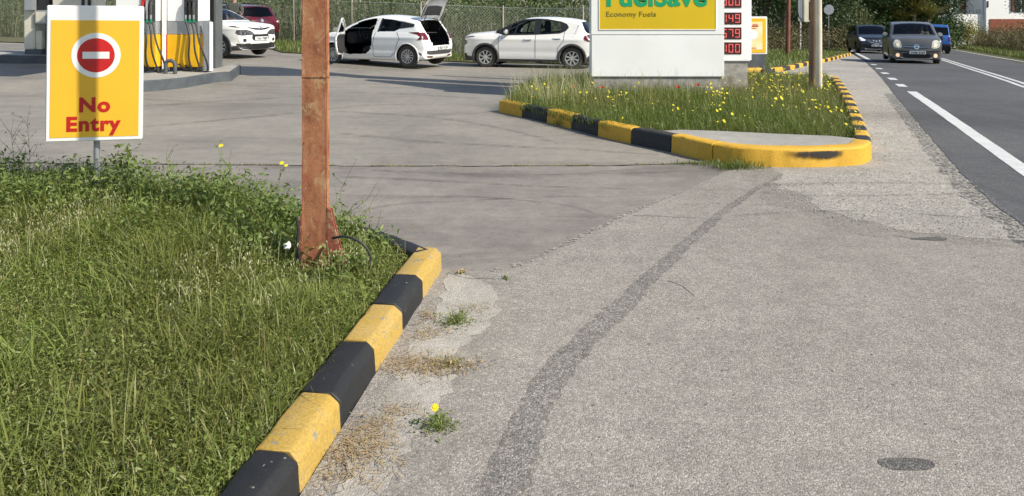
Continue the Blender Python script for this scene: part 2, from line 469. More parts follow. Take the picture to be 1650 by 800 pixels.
def scuff_mat():
    m, nt, b = nodes_of('scuff')
    b.inputs['Base Color'].default_value = (0.025, 0.023, 0.02, 1)
    b.inputs['Roughness'].default_value = 0.8
    tc = nt.nodes.new('ShaderNodeTexCoord')
    sp = nt.nodes.new('ShaderNodeSeparateXYZ')
    nt.links.new(tc.outputs['Generated'], sp.inputs[0])
    n1 = noise(nt, wpos(nt, (2.4, 2.4, 0.9)), 11, 9, 0.8, 0.4)
    fx = ramp(nt, [(0.0, (0, 0, 0)), (0.45, (0.55, 0.55, 0.55)), (0.72, (1, 1, 1)), (1.0, (0, 0, 0))], sp.outputs[0])
    fz = ramp(nt, [(0.0, (0, 0, 0)), (0.6, (0.9, 0.9, 0.9)), (0.85, (1, 1, 1)), (1.0, (0, 0, 0))], sp.outputs[2])
    pr = mix(nt, 1.0, fx, fz, 'MULTIPLY')
    ad = mix(nt, 1.0, pr, n1, 'MULTIPLY')
    al = ramp(nt, [(0.12, (0, 0, 0)), (0.29, (0.97, 0.97, 0.97))], ad)
    nt.links.new(al, b.inputs['Alpha'])
    return m


MAT['scuff'] = scuff_mat()

# ------------------------------------------------------------------ mesh helpers
def link(o, parent=None):
    COL.objects.link(o)
    if parent is not None:
        o.parent = parent
    return o


def tag(o, label=None, cat=None, group=None, kind=None):
    if label:
        o['label'] = label
    if cat:
        o['category'] = cat
    if group:
        o['group'] = group
    if kind:
        o['kind'] = kind
    return o


def empty(name, loc=(0, 0, 0), rz=0.0, parent=None):
    o = bpy.data.objects.new(name, None)
    o.location = loc
    o.rotation_euler = (0, 0, rz)
    o.empty_display_size = 0.2
    return link(o, parent)


def mesh_obj(name, V, F, m, parent=None, smooth=False):
    me = bpy.data.meshes.new(name)
    me.from_pydata([tuple(v) for v in V], [], F)
    if m is not None:
        me.materials.append(MAT[m] if isinstance(m, str) else m)
    if smooth:
        me.polygons.foreach_set('use_smooth', [True] * len(me.polygons))
    me.update()
    return link(bpy.data.objects.new(name, me), parent)


def tri_obj(name, V, T, m, parent=None):
    """big numpy triangle soup"""
    V = np.asarray(V, dtype=np.float32)
    T = np.asarray(T, dtype=np.int32)
    me = bpy.data.meshes.new(name)
    me.vertices.add(len(V))
    me.vertices.foreach_set('co', V.ravel())
    me.loops.add(len(T) * 3)
    me.loops.foreach_set('vertex_index', T.ravel())
    me.polygons.add(len(T))
    me.polygons.foreach_set('loop_start', np.arange(0, len(T) * 3, 3, dtype=np.int32))
    me.polygons.foreach_set('loop_total', np.full(len(T), 3, dtype=np.int32))
    me.update(calc_edges=True)
    me.materials.append(MAT[m])
    return link(bpy.data.objects.new(name, me), parent)


class MB:
    """collects boxes, tubes, prisms; build() links them as one mesh"""

    def __init__(self):
        self.V, self.F = [], []

    def add(self, V, F, M=None):
        n = len(self.V)
        self.V += [tuple(M @ Vector(v)) if M else tuple(v) for v in V]
        self.F += [tuple(i + n for i in f) for f in F]
        return self

    def box(self, lo, hi, b=0.0, M=None):
        (x0, y0, z0), (x1, y1, z1) = lo, hi
        if b <= 0:
            V = [(x0, y0, z0), (x1, y0, z0), (x1, y1, z0), (x0, y1, z0), (x0, y0, z1), (x1, y0, z1), (x1, y1, z1), (x0, y1, z1)]
            F = [(0, 3, 2, 1), (4, 5, 6, 7), (0, 1, 5, 4), (1, 2, 6, 5), (2, 3, 7, 6), (3, 0, 4, 7)]
            return self.add(V, F, M)
        bm = bmesh.new()
        bmesh.ops.create_cube(bm, size=1)
        for v in bm.verts:
            v.co = Vector(((x0 + x1) / 2 + v.co.x * (x1 - x0), (y0 + y1) / 2 + v.co.y * (y1 - y0), (z0 + z1) / 2 + v.co.z * (z1 - z0)))
        bmesh.ops.bevel(bm, geom=list(bm.edges), offset=b, segments=2, affect='EDGES')
        bm.verts.index_update()
        self.add([v.co.copy() for v in bm.verts], [tuple(v.index for v in f.verts) for f in bm.faces], M)
        bm.free()
        return self

    def tube(self, pts, r, n=8, cap=True, M=None):
        pts = [Vector(p) for p in pts]
        rs = r if isinstance(r, (list, tuple)) else [r] * len(pts)
        V, F = [], []
        up = Vector((0, 0, 1))
        prev = None
        for i, p in enumerate(pts):
            d = (pts[min(i + 1, len(pts) - 1)] - pts[max(i - 1, 0)]).normalized()
            if prev is None:
                a = d.cross(up if abs(d.z) < 0.9 else Vector((1, 0, 0))).normalized()
            else:
                a = (prev - d * prev.dot(d)).normalized()
            prev = a
            b = d.cross(a)
            for k in range(n):
                t = 2 * math.pi * k / n
                V.append(p + (a * math.cos(t) + b * math.sin(t)) * rs[i])
        for i in range(len(pts) - 1):
            for k in range(n):
                F.append((i * n + k, i * n + (k + 1) % n, (i + 1) * n + (k + 1) % n, (i + 1) * n + k))
        if cap:
            F.append(tuple(range(n - 1, -1, -1)))
            F.append(tuple(range((len(pts) - 1) * n, len(pts) * n)))
        return self.add(V, F, M)

    def lathe(self, prof, n=24, axis='z', M=None):
        """prof: (radius, height)"""
        V, F = [], []
        for (r, h) in prof:
            for k in range(n):
                t = 2 * math.pi * k / n
                c, s = r * math.cos(t), r * math.sin(t)
                V.append((c, s, h) if axis == 'z' else ((c, h, s) if axis == 'y' else (h, c, s)))
        for i in range(len(prof) - 1):
            for k in range(n):
                F.append((i * n + k, i * n + (k + 1) % n, (i + 1) * n + (k + 1) % n, (i + 1) * n + k))
        return self.add(V, F, M)

    def prism(self, poly, d0, d1, axis='y', M=None):
        """poly in the plane across axis, extruded from d0 to d1"""
        def P(a, b, d):
            return (a, d, b) if axis == 'y' else ((a, b, d) if axis == 'z' else (d, a, b))
        n = len(poly)
        V = [P(a, b, d0) for a, b in poly] + [P(a, b, d1) for a, b in poly]
        F = [tuple(range(n)), tuple(range(2 * n - 1, n - 1, -1))]
        for i in range(n):
            j = (i + 1) % n
            F.append((i, i + n, j + n, j))
        return self.add(V, F, M)

    def build(self, name, m, parent=None, smooth=False):
        o = mesh_obj(name, self.V, self.F, m, parent, False)
        bm = bmesh.new()
        bm.from_mesh(o.data)
        bmesh.ops.recalc_face_normals(bm, faces=bm.faces)
        bm.to_mesh(o.data)
        bm.free()
        if smooth:
            for p in o.data.polygons:
                p.use_smooth = True
            o.data.set_sharp_from_angle(angle=math.radians(38))
        return o


def circle(cx, cz, r, n=40):
    return [(cx + r * math.cos(2 * math.pi * k / n), cz + r * math.sin(2 * math.pi * k / n)) for k in range(n)]


def text_obj(name, s, size, m, parent, M, bold=0.0, width=None, spacing=1.0, extrude=0.002):
    cu = bpy.data.curves.new(name, 'FONT')
    cu.body = s
    cu.size = size
    cu.offset = bold
    cu.extrude = extrude
    cu.space_character = spacing
    cu.resolution_u = 6
    tmp = bpy.data.objects.new(name + '_src', cu)
    COL.objects.link(tmp)
    dg = bpy.context.evaluated_depsgraph_get()
    me = bpy.data.meshes.new_from_object(tmp.evaluated_get(dg))
    bpy.data.objects.remove(tmp)
    bpy.data.curves.remove(cu)
    xs = [v.co.x for v in me.vertices]
    x0, x1 = min(xs), max(xs)
    k = (width / (x1 - x0)) if width else 1.0
    for v in me.vertices:
        v.co = M @ Vector(((v.co.x - (x0 + x1) / 2) * k, v.co.y, v.co.z))
    me.materials.clear()
    me.materials.append(MAT[m])
    me.name = name
    return link(bpy.data.objects.new(name, me), parent)


FACE = Matrix(((1, 0, 0, 0), (0, 0, -1, 0), (0, 1, 0, 0), (0, 0, 0, 1)))   # text lying in xy -> standing, facing -y


def inpoly(x, y, poly):
    x = np.asarray(x, float)
    y = np.asarray(y, float)
    ins = np.zeros(x.shape, bool)
    n = len(poly)
    for i in range(n):
        x0, y0 = poly[i][0], poly[i][1]
        x1, y1 = poly[(i + 1) % n][0], poly[(i + 1) % n][1]
        if y0 == y1:
            continue
        c = ((y0 > y) != (y1 > y)) & (x < (x1 - x0) * (y - y0) / (y1 - y0) + x0)
        ins ^= c
    return ins


def scatter(poly, n):
    xs = [p[0] for p in poly]
    ys = [p[1] for p in poly]
    out = np.zeros((0, 2))
    while len(out) < n:
        P = np.column_stack([RNG.uniform(min(xs), max(xs), n * 2), RNG.uniform(min(ys), max(ys), n * 2)])
        out = np.vstack([out, P[inpoly(P[:, 0], P[:, 1], poly)]])
    return out[:n]


def rag(pts, amp, step, closed=False):
    """cut a line in short steps and let it wander sideways, like a worn edge"""
    out = []
    n = len(pts)
    wl = [(random.uniform(0.5, 0.9), random.uniform(0, 6.28), 0.55), (random.uniform(0.2, 0.35), random.uniform(0, 6.28), 0.5), (random.uniform(0.09, 0.14), random.uniform(0, 6.28), 0.4)]
    s = 0.0
    for i in range(n if closed else n - 1):
        a, b = Vector(pts[i][:2]), Vector(pts[(i + 1) % n][:2])
        L = (b - a).length
        k = max(1, int(L / step))
        d = (b - a).normalized() if L > 1e-6 else Vector((1, 0))
        nrm = Vector((-d.y, d.x))
        for j in range(k):
            p = a.lerp(b, j / k)
            if amp:
                o = amp * sum(w * math.sin(6.283 * (s + L * j / k) / l + ph) for l, ph, w in wl) + random.gauss(0, amp * 0.35)
                p = p + nrm * o * (1 if j else 0.5)
            out.append(tuple(p))
        s += L
    if not closed:
        out.append(tuple(pts[-1][:2]))
    return out


def xy(*px):
    return [tuple(G(a, b)[:2]) for a, b in px]


def sheet(name, poly, dz, m, parent=None, kind='structure'):
    """flat polygon laid on the shape of the ground"""
    bm = bmesh.new()
    vs = [bm.verts.new((p[0], p[1], 0)) for p in poly]
    bm.faces.new(vs)
    bmesh.ops.triangulate(bm, faces=bm.faces[:])
    for kn, d in ((S_KN, DR), (T_KN, DL)):
        for (v, _) in kn:
            bmesh.ops.bisect_plane(bm, geom=bm.verts[:] + bm.edges[:] + bm.faces[:], dist=1e-6, plane_co=(d.x * v, d.y * v, 0), plane_no=(d.x, d.y, 0))
    for v in bm.verts:
        v.co.z = g(v.co.x, v.co.y) + dz
    for f in bm.faces:
        if f.normal.z < 0:
            f.normal_flip()
    bmesh.ops.recalc_face_normals(bm, faces=bm.faces)
    bm.normal_update()
    if sum(f.normal.z for f in bm.faces) < 0:
        bmesh.ops.reverse_faces(bm, faces=bm.faces)
    me = bpy.data.meshes.new(name)
    bm.to_mesh(me)
    bm.free()
    me.materials.append(MAT[m])
    o = link(bpy.data.objects.new(name, me), parent)
    if kind and parent is None:
        o['kind'] = kind
    return o


def ribbon_poly(pts, w0, w1=None, amp=0.0, step=0.2):
    w1 = w0 if w1 is None else w1
    P = [Vector(p[:2]) for p in pts]
    L, R = [], []
    for i, p in enumerate(P):
        d = (P[min(i + 1, len(P) - 1)] - P[max(i - 1, 0)]).normalized()
        nrm = Vector((-d.y, d.x))
        w = w0 + (w1 - w0) * i / max(1, len(P) - 1)
        L.append(p + nrm * w / 2)
        R.append(p - nrm * w / 2)
    if amp:
        return rag(L, amp, step) + rag(R[::-1], amp, step)
    return [tuple(p) for p in L + R[::-1]]


# ------------------------------------------------------------------ the ground
sheet('terrain', [(-500, -80), (600, -80), (600, 800), (-500, 800)], -0.03, 'terrain')

verge_px = [(-80, 66), (40, 70), (250, 72), (420, 75), (455, 85.5), (640, 96), (850, 103)]
verge_edge = xy(*verge_px)                       # back edge of the paved lot
right_back = xy((1000, 108), (1140, 113), (1215, 119), (1300, 104), (1345, 96), (1372, 88))
joint_px = [(-60, 262), (380, 266), (600, 268), (800, 268), (1000, 267), (1110, 264), (1190, 262)]
joint_xy = rag(xy(*joint_px), 0.010, 0.10)
far_poly = [(-60, 48), (-60, 7.9)] + [(p[0], p[1] + 0.010 + 0.014 * random.random()) for p in joint_xy] + xy((1300, 240), (1380, 200), (1352, 137), (1375, 100)) + right_back[::-1] + verge_edge[::-1]
forecourt = sheet('forecourt', [(-60, 50), (-60, 2)] + [(-0.4, 2), (2, 5.5), (4.5, 7.2), (8, 15), (13.2, 26.5)] + right_back[::-1] + verge_edge[::-1], -0.012, 'joint')
sheet('concrete_slab', far_poly, 0.0, 'slab_far', forecourt)
near_poly = [(-8, 5.0), (-8, 7.82)] + [(p[0], p[1] - 0.010 - 0.022 * random.random()) for p in joint_xy] + [(3.2, 7.7), (2.6, 7.0), (1.2, 4.6), (0.2, 4.0), (-0.6, 4.0)]
sheet('concrete_slab', rag(near_poly, 0.004, 0.2, True), 0.001, 'slab_near', forecourt)

bound = xy((700, 452), (745, 438), (800, 441), (850, 426), (900, 403), (960, 373), (1030, 339), (1100, 311), (1165, 279), (1225, 262))
apron_poly = [(-1.6, 0.2), (-0.75, 2.0)] + rag(bound, 0.012, 0.05) + xy((1405, 262)) + [(5.4, 9.0), (7.5, 9.0), (7.5, -1.0), (0, -1.0)]
sheet('apron_pavement', apron_poly, 0.006, 'apron')

lip = rag(bound[2:], 0.012, 0.05)
sheet('worn_edge_strip', ribbon_poly(rag([Vector(p) + Vector((-0.012, 0.008)) for p in bound[2:-2]], 0.008, 0.12), 0.075, 0.05, 0.010, 0.035), 0.0070, 'gutter_soft')

# left edge of the road and the shoulder beside it
road_left = [tuple(G(1372, 83)[:2]), tuple(G(1395, 101)[:2]), tuple(G(1440, 152)[:2]), tuple(G(1490, 212)[:2]), tuple(G(1545, 276)[:2]), tuple(G(1596, 328)[:2]), tuple(G(1660, 372)[:2])]
d0 = (Vector(road_left[-1]) - Vector(road_left[-2])).normalized()
road_left.append(tuple(Vector(road_left[-1]) - Vector((0.36, 1.0)) * 7))
should = xy((1345, 96), (1374, 88), (1396, 101), (1452, 160), (1560, 285), (1640, 345), (1700, 392)) + rag(xy((1560, 385), (1440, 370), (1330, 340), (1260, 300), (1240, 262)), 0.06, 0.12) + xy((1330, 240), (1380, 200), (1350, 140), (1320, 128), (1220, 123), (1215, 112))
sheet('road_shoulder', rag(should, 0.01, 0.15, True), 0.0076, 'shoulder')
soft = rag(xy((1700, 400), (1560, 396), (1430, 386), (1310, 360), (1220, 318), (1190, 275), (1240, 258), (1290, 285), (1400, 330), (1560, 360), (1680, 372)), 0.07, 0.1, True)
sheet('shoulder_crumbs', soft, 0.0068, 'shoulder_soft')
far_left = xy((1290, 72.2), (1335, 75), (1358, 78.2))
right_edge = xy((1300, 66), (1400, 68.0), (1480, 71.5), (1530, 78.5), (1565, 86.5), (1650, 103), (1800, 133), (2100, 195), (2900, 360))
road_poly = far_left + rag(road_left, 0.012, 0.12) + [(9.0, -1.5)] + right_edge[::-1]
sheet('road', road_poly, 0.012, 'road')
rl_ = [Vector(p) for p in road_left[2:]]
sheet('road_edge_crumbs', rag([p + Vector((-0.17, 0.05)) for p in rl_], 0.03, 0.06) + rag([p + Vector((0.06, -0.02)) for p in rl_[::-1]], 0.01, 0.1), 0.0083, 'road_soft')


def px_line(a, b, k=12):
    return [tuple(G(a[0] + (b[0] - a[0]) * i / k, a[1] + (b[1] - a[1]) * i / k)[:2]) for i in range(k + 1)]


def marking(name, pts, w, m='marking'):
    return sheet(name, ribbon_poly(pts, w), 0.016, m)


edge_a, edge_b = Vector(G(1469, 149)[:2]), Vector(G(1672, 292)[:2])
ed = (edge_b - edge_a).normalized()
marking('edge_line', rag([edge_a, edge_b + ed * 3], 0.003, 0.3), 0.17)
for (x, y) in ((1452, 139), (1438, 128.3), (1426, 119.2), (1416.5, 111.6), (1408, 105.2)):
    c = Vector(G(x, y)[:2])
    marking('edge_dash', [c - ed * 0.36, c + ed * 0.36], 0.17)
marking('edge_line', [tuple(p) for p in xy((1402, 98), (1394, 93.5), (1380, 86.5), (1368, 81.5), (1352, 77.5), (1330, 75.6))], 0.16)
for off in (-0.10, 0.10):
    P = [Vector(p) for p in xy((1760, 176), (1650, 139), (1580, 116), (1505, 92), (1490, 87), (1460, 79.5), (1420, 74))]
    P = [P[0] - (P[1] - P[0])] + P
    Q = []
    for i, p in enumerate(P):
        d = (P[min(i + 1, len(P) - 1)] - P[max(i - 1, 0)]).normalized()
        Q.append(tuple(p + Vector((-d.y, d.x)) * off))
    marking('centre_line', Q, 0.10)
marking('edge_line', xy((1650, 100.5), (1600, 92), (1565, 86), (1533, 80)), 0.12, 'marking_old')

# trench reinstatement, cracks, oil spot
tr_px = [(790, 860), (812, 795), (838, 720), (866, 650), (902, 592), (948, 545), (1002, 495), (1050, 447), (1105, 395), (1165, 343), (1215, 308), (1272, 276)]
tr_w = [0.121, 0.117, 0.109, 0.101, 0.098, 0.098, 0.090, 0.078, 0.066, 0.055, 0.039, 0.023]
P = [Vector(G(*p)[:2]) for p in tr_px]
for wid, nm, mt, dz_ in ((0.72, 'trench_edge', 'trench_soft', 0.0066), (0.40, 'trench_patch', 'trench', 0.0072)):
    Lp, Rp = [], []
    for i, p in enumerate(P):
        d = (P[min(i + 1, len(P) - 1)] - P[max(i - 1, 0)]).normalized()
        nrm = Vector((-d.y, d.x))
        Lp.append(p + nrm * tr_w[i] * wid)
        Rp.append(p - nrm * tr_w[i] * wid)
    sheet(nm, rag(Lp, 0.009, 0.025) + rag(Rp[::-1], 0.010, 0.025), dz_, mt)
c = G(1461, 751)
sheet('oil_stain', rag([(c.x + 0.098 * math.cos(a) * (1 + 0.05 * math.sin(3 * a)), c.y + 0.043 * math.sin(a) * (1 + 0.12 * math.cos(2 * a))) for a in [2 * math.pi * k / 26 for k in range(26)]], 0.003, 0.02, True), 0.0072, 'oil')
c = G(1497, 387)
sheet('tar_smear', rag([(c.x + 0.13 * math.cos(a), c.y + 0.035 * math.sin(a) * (1 + 0.5 * math.cos(a))) for a in [2 * math.pi * k / 22 for k in range(22)]], 0.008, 0.03, True), 0.0092, 'oil')
for pts in ([(1440, 381), (1470, 386), (1500, 387)], [(1020, 349), (1100, 352), (1190, 357)], [(1075, 455), (1100, 463), (1120, 480)], [(720, 442), (760, 452), (800, 452)]):
    sheet('crack', ribbon_poly(rag(xy(*pts), 0.008, 0.05), 0.007, 0.003, 0.0015, 0.03), 0.0088, 'crack')

# faint tyre marks
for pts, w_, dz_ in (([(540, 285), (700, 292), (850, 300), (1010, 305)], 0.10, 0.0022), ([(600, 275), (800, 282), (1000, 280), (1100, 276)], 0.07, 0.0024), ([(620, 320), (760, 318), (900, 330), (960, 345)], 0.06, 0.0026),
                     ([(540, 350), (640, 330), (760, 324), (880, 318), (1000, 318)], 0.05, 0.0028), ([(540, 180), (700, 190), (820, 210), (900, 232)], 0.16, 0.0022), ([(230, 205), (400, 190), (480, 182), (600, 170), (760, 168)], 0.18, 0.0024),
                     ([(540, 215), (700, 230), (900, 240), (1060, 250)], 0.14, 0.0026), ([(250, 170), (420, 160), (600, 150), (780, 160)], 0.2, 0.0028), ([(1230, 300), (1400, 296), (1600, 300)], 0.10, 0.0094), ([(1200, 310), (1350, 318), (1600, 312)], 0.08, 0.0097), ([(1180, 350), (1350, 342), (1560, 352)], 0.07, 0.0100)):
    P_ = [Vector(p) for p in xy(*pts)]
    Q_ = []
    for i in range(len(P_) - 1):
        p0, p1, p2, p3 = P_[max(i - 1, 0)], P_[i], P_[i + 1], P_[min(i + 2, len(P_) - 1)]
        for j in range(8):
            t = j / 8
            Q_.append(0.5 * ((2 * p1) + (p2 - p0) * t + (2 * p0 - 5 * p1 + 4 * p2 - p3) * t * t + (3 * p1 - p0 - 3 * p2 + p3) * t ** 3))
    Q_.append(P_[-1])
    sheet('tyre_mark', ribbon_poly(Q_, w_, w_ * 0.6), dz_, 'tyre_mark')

# pale concrete gutter beside the near kerb
gut = rag(xy((520, 840), (590, 680), (640, 600), (700, 500), (722, 445), (760, 447), (800, 470), (806, 500), (770, 540), (735, 575), (740, 610), (700, 660), (660, 720), (620, 800), (600, 860)), 0.022, 0.04, True)
sheet('gutter_concrete', gut, 0.0080, 'gutter')
gut2 = rag(xy((560, 860), (640, 690), (700, 570), (740, 470), (760, 440), (830, 446), (850, 480), (830, 540), (790, 600), (800, 650), (760, 710), (720, 790), (700, 870)), 0.03, 0.04, True)
sheet('gutter_dust', gut2, 0.0068, 'gutter_soft')

# ------------------------------------------------------------------ kerbs: each painted block is a part
def offset_path(P, i):
    d = (P[min(i + 1, len(P) - 1)] - P[max(i - 1, 0)]).normalized()
    return Vector((-d.y, d.x))


def walk(path, a, b, step=0.12):
    """points of a polyline between two arc lengths"""
    P = [Vector(p[:2]) for p in path]
    acc = [0]
    for p, q in zip(P, P[1:]):
        acc.append(acc[-1] + (q - p).length)

    def at(s):
        for i in range(len(P) - 1):
            if s <= acc[i + 1] or i == len(P) - 2:
                k = (s - acc[i]) / max(1e-6, acc[i + 1] - acc[i])
                return P[i].lerp(P[i + 1], k)
    n = max(1, int(math.ceil((b - a) / step)))
    return [at(a + (b - a) * i / n) for i in range(n + 1)], acc[-1]


def kerb_block(path, a, b, inward, H, W, ch, m, parent, rough=0.003, batter=0.015, name='kerb_block', step=0.12):
    pts, tot = walk(path, a, b, step)
    pts2, _ = walk(path, a - 0.03, b + 0.03, step)
    prof = [(0.0, -0.12), (batter * 0.7, H - ch), (batter + ch, H), (W - 0.012, H), (W, H - 0.012), (W, -0.12)]
    V, F = [], []
    n = len(prof)
    for i, p in enumerate(pts):
        q0, _ = walk(path, max(0, a + (b - a) * i / (len(pts) - 1) - 0.05), min(tot, a + (b - a) * i / (len(pts) - 1) + 0.05), 1.0)
        d = (q0[-1] - q0[0]).normalized()
        nv = Vector((-d.y, d.x)) * inward
        for (o, z) in prof:
            q = p + nv * (o + random.gauss(0, rough))
            V.append((q.x, q.y, g(p.x, p.y) + z + random.gauss(0, rough * 0.7)))
    for i in range(len(pts) - 1):
        for k in range(n - 1):
            F.append((i * n + k, i * n + k + 1, (i + 1) * n + k + 1, (i + 1) * n + k))
    F.append(tuple(range(n)))
    F.append(tuple(range((len(pts) - 1) * n + n - 1, (len(pts) - 1) * n - 1, -1)))
    bm = bmesh.new()
    vs = [bm.verts.new(v) for v in V]
    for f in F:
        bm.faces.new([vs[i] for i in f])
    bmesh.ops.recalc_face_normals(bm, faces=bm.faces)
    # soften the arrises
    ed = [e for e in bm.edges if len(e.link_faces) == 2 and e.calc_face_angle(0) > 0.5]
    bmesh.ops.bevel(bm, geom=ed, offset=0.006, segments=1, affect='EDGES')
    me = bpy.data.meshes.new(name)
    bm.to_mesh(me)
    bm.free()
    me.materials.append(MAT[m])
    me.polygons.foreach_set('use_smooth', [True] * len(me.polygons))
    me.set_sharp_from_angle(angle=math.radians(24))
    return link(bpy.data.objects.new(name, me), parent)


# near kerb: runs towards the camera, its far end turns left round the grass
kz = 0.10
near_path = [Vector((-0.425 - 0.127 * (4.60 - 1.2), 1.2)), Vector((-0.425, 4.60))]
kn = empty('painted_kerb', (0, 0, 0))
tag(kn, 'black and yellow painted kerb edging the grass in the left foreground', 'kerb')
u = (near_path[1] - near_path[0]).normalized()
Ltot = (near_path[1] - near_path[0]).length
joints_y = [4.60, 4.13, 3.71, 3.29, 2.85, 2.47, 2.05, 1.63, 1.21]
for i in range(len(joints_y) - 1):
    a, b = [(y - 1.2) / u.y for y in (joints_y[i + 1], joints_y[i])]
    kerb_block(near_path, max(0, a + 0.005), b - 0.005, 1, 0.135, 0.17, 0.035, 'yellow_paint' if i % 2 == 0 else 'black_paint', kn)
ret_path = [Vector((-0.47, 4.58)), Vector((-0.72, 4.86)), Vector((-1.05, 5.16)), Vector((-1.75, 5.50)), Vector((-2.7, 5.92)), Vector((-4.2, 6.32)), Vector((-6.5, 6.65)), Vector((-9, 6.9))]
for i in range(18):
    kerb_block(ret_path, 0.01 + i * 0.5, 0.5 + i * 0.5, 1, 0.135, 0.15, 0.03, 'black_paint' if i % 2 == 0 or i < 2 else 'yellow_paint', kn)
isl_a = [(-0.60, 4.50), (-0.95, 4.97), (-1.72, 5.38), (-2.7, 5.80), (-4.2, 6.2), (-6.5, 6.53), (-9, 6.8), (-9, 1.0), (-1.03, 1.0)]
gi = sheet('grass_island', isl_a, 0.075, 'soil')


def seg_dist(P, path):
    d = np.full(len(P), 9.0)
    for a, b in zip(path, path[1:]):
        a, b = np.array(a[:2]), np.array(b[:2])
        ab = b - a
        t = np.clip(((P[:, :2] - a) @ ab) / (ab @ ab), 0, 1)
        d = np.minimum(d, np.linalg.norm(P[:, :2] - (a + t[:, None] * ab), axis=1))
    return d


def mound(P):
    """height of the little bank along the back of the near island"""
    e = seg_dist(P, isl_a[:7])
    up = np.clip(e / 0.38, 0, 1)
    dn = np.clip((2.0 - e) / 1.6, 0, 1)
    w = np.clip((-1.25 - P[:, 0]) / 0.9, 0, 1)
    return 0.17 * up * up * (3 - 2 * up) * dn * dn * (3 - 2 * dn) * w * w * (3 - 2 * w)


gx, gy = np.meshgrid(np.arange(-8.0, -1.2, 0.12), np.arange(3.0, 6.9, 0.12))
GP = np.column_stack([gx.ravel(), gy.ravel()])
gzv = mound(GP) + 0.0735
nxg = gx.shape[1]
Fm = []
ok_ = inpoly(GP[:, 0], GP[:, 1], isl_a)
for r_ in range(gx.shape[0] - 1):
    for c_ in range(nxg - 1):
        q_ = (r_ * nxg + c_, r_ * nxg + c_ + 1, (r_ + 1) * nxg + c_ + 1, (r_ + 1) * nxg + c_)
        if all(ok_[i] for i in q_):
            Fm.append(q_)
mesh_obj('mound', [(a, b, c) for (a, b), c in zip(GP, gzv)], Fm, 'soil', gi, True)

# sign island
kb_px = [(803, 181), (885, 199), (975, 223), (1080, 246), (1112, 254), (1160, 264), (1220, 270), (1300, 271.5), (1370, 269), (1395, 265), (1406, 256), (1403, 245), (1395, 222), (1382, 190), (1370, 165), (1360, 150), (1352, 138)]
kb0 = [Vector(G(*p)[:2]) for p in kb_px]
KS = 6
kb = []
for i in range(len(kb0) - 1):                     # smooth curve through the measured points
    p0, p1, p2, p3 = kb0[max(i - 1, 0)], kb0[i], kb0[i + 1], kb0[min(i + 2, len(kb0) - 1)]
    for j in range(KS):
        t = j / KS
        kb.append(0.5 * ((2 * p1) + (p2 - p0) * t + (2 * p0 - 5 * p1 + 4 * p2 - p3) * t * t + (3 * p1 - p0 - 3 * p2 + p3) * t ** 3))
kb.append(kb0[-1])
acc_f = [0]
for p, q in zip(kb, kb[1:]):
    acc_f.append(acc_f[-1] + (q - p).length)
acc = [acc_f[i * KS] for i in range(len(kb0))]
kbo = empty('painted_kerb', (0, 0, 0))
tag(kbo, 'painted kerb round the flowered island of the price sign, curved yellow nose in front', 'kerb')
n = 6
e = acc[3]
for i in range(n):
    kerb_block(kb, e * i / n + 0.005, e * (i + 1) / n - 0.005, 1, 0.19, 0.19, 0.02, 'kerb_yellow' if i % 2 == 0 else 'black_paint', kbo)
kerb_block(kb, acc[3] + 0.005, acc[5] - 0.10, 1, 0.20, 0.19, 0.02, 'kerb_yellow', kbo, step=0.06)
kerb_block(kb, acc[5] - 0.09, acc[10] - 0.02, 1, 0.20, 0.19, 0.02, 'kerb_yellow', kbo, rough=0.002, step=0.06)
n = 22
s0, s1 = acc[10], acc[-1]
for i in range(n):
    kerb_block(kb, s0 + (s1 - s0) * i / n + 0.004, s0 + (s1 - s0) * (i + 1) / n - 0.004, 1, 0.19, 0.16, 0.02, 'black_paint' if i % 2 == 0 else 'kerb_yellow', kbo)
kb_in = []
for i, p in enumerate(kb):
    kb_in.append(tuple(p + offset_path(kb, i) * 0.14))
back_b = xy((1330, 131), (1214, 126), (1100, 128), (960, 132), (850, 148))
isl_b = kb_in + back_b
sheet('sign_island', isl_b, 0.10, 'soil')
pad_front = [tuple(kb[i] + offset_path(kb, i) * 0.17) for i in range(3 * KS, 10 * KS)]
pad_back = [tuple(G(x, y, 0.16)[:2]) for x, y in ((1388, 226), (1340, 221), (1240, 217), (1160, 213), (1100, 211), (1060, 213))]
sheet('concrete_pad', pad_front + pad_back, 0.172, 'pad')
# tyre scuff on the yellow nose of the kerb
V, F = [], []
pts_, _ = walk(kb, acc[6] + 0.02, acc[6] + 0.98, 0.05)
for i, p in enumerate(pts_):
    d = (pts_[min(i + 1, len(pts_) - 1)] - pts_[max(i - 1, 0)]).normalized()
    out = Vector((d.y, -d.x))
    for z in (0.06, 0.10, 0.14, 0.178):
        q_ = p + out * (0.009 - 0.0105 * max(0.0, z) / 0.18)
        V.append((q_.x, q_.y, z))
for i in range(len(pts_) - 1):
    for k in range(3):
        F.append((i * 4 + k, (i + 1) * 4 + k, (i + 1) * 4 + k + 1, i * 4 + k + 1))
mesh_obj('tyre_scuff', V, F, 'scuff', kbo)

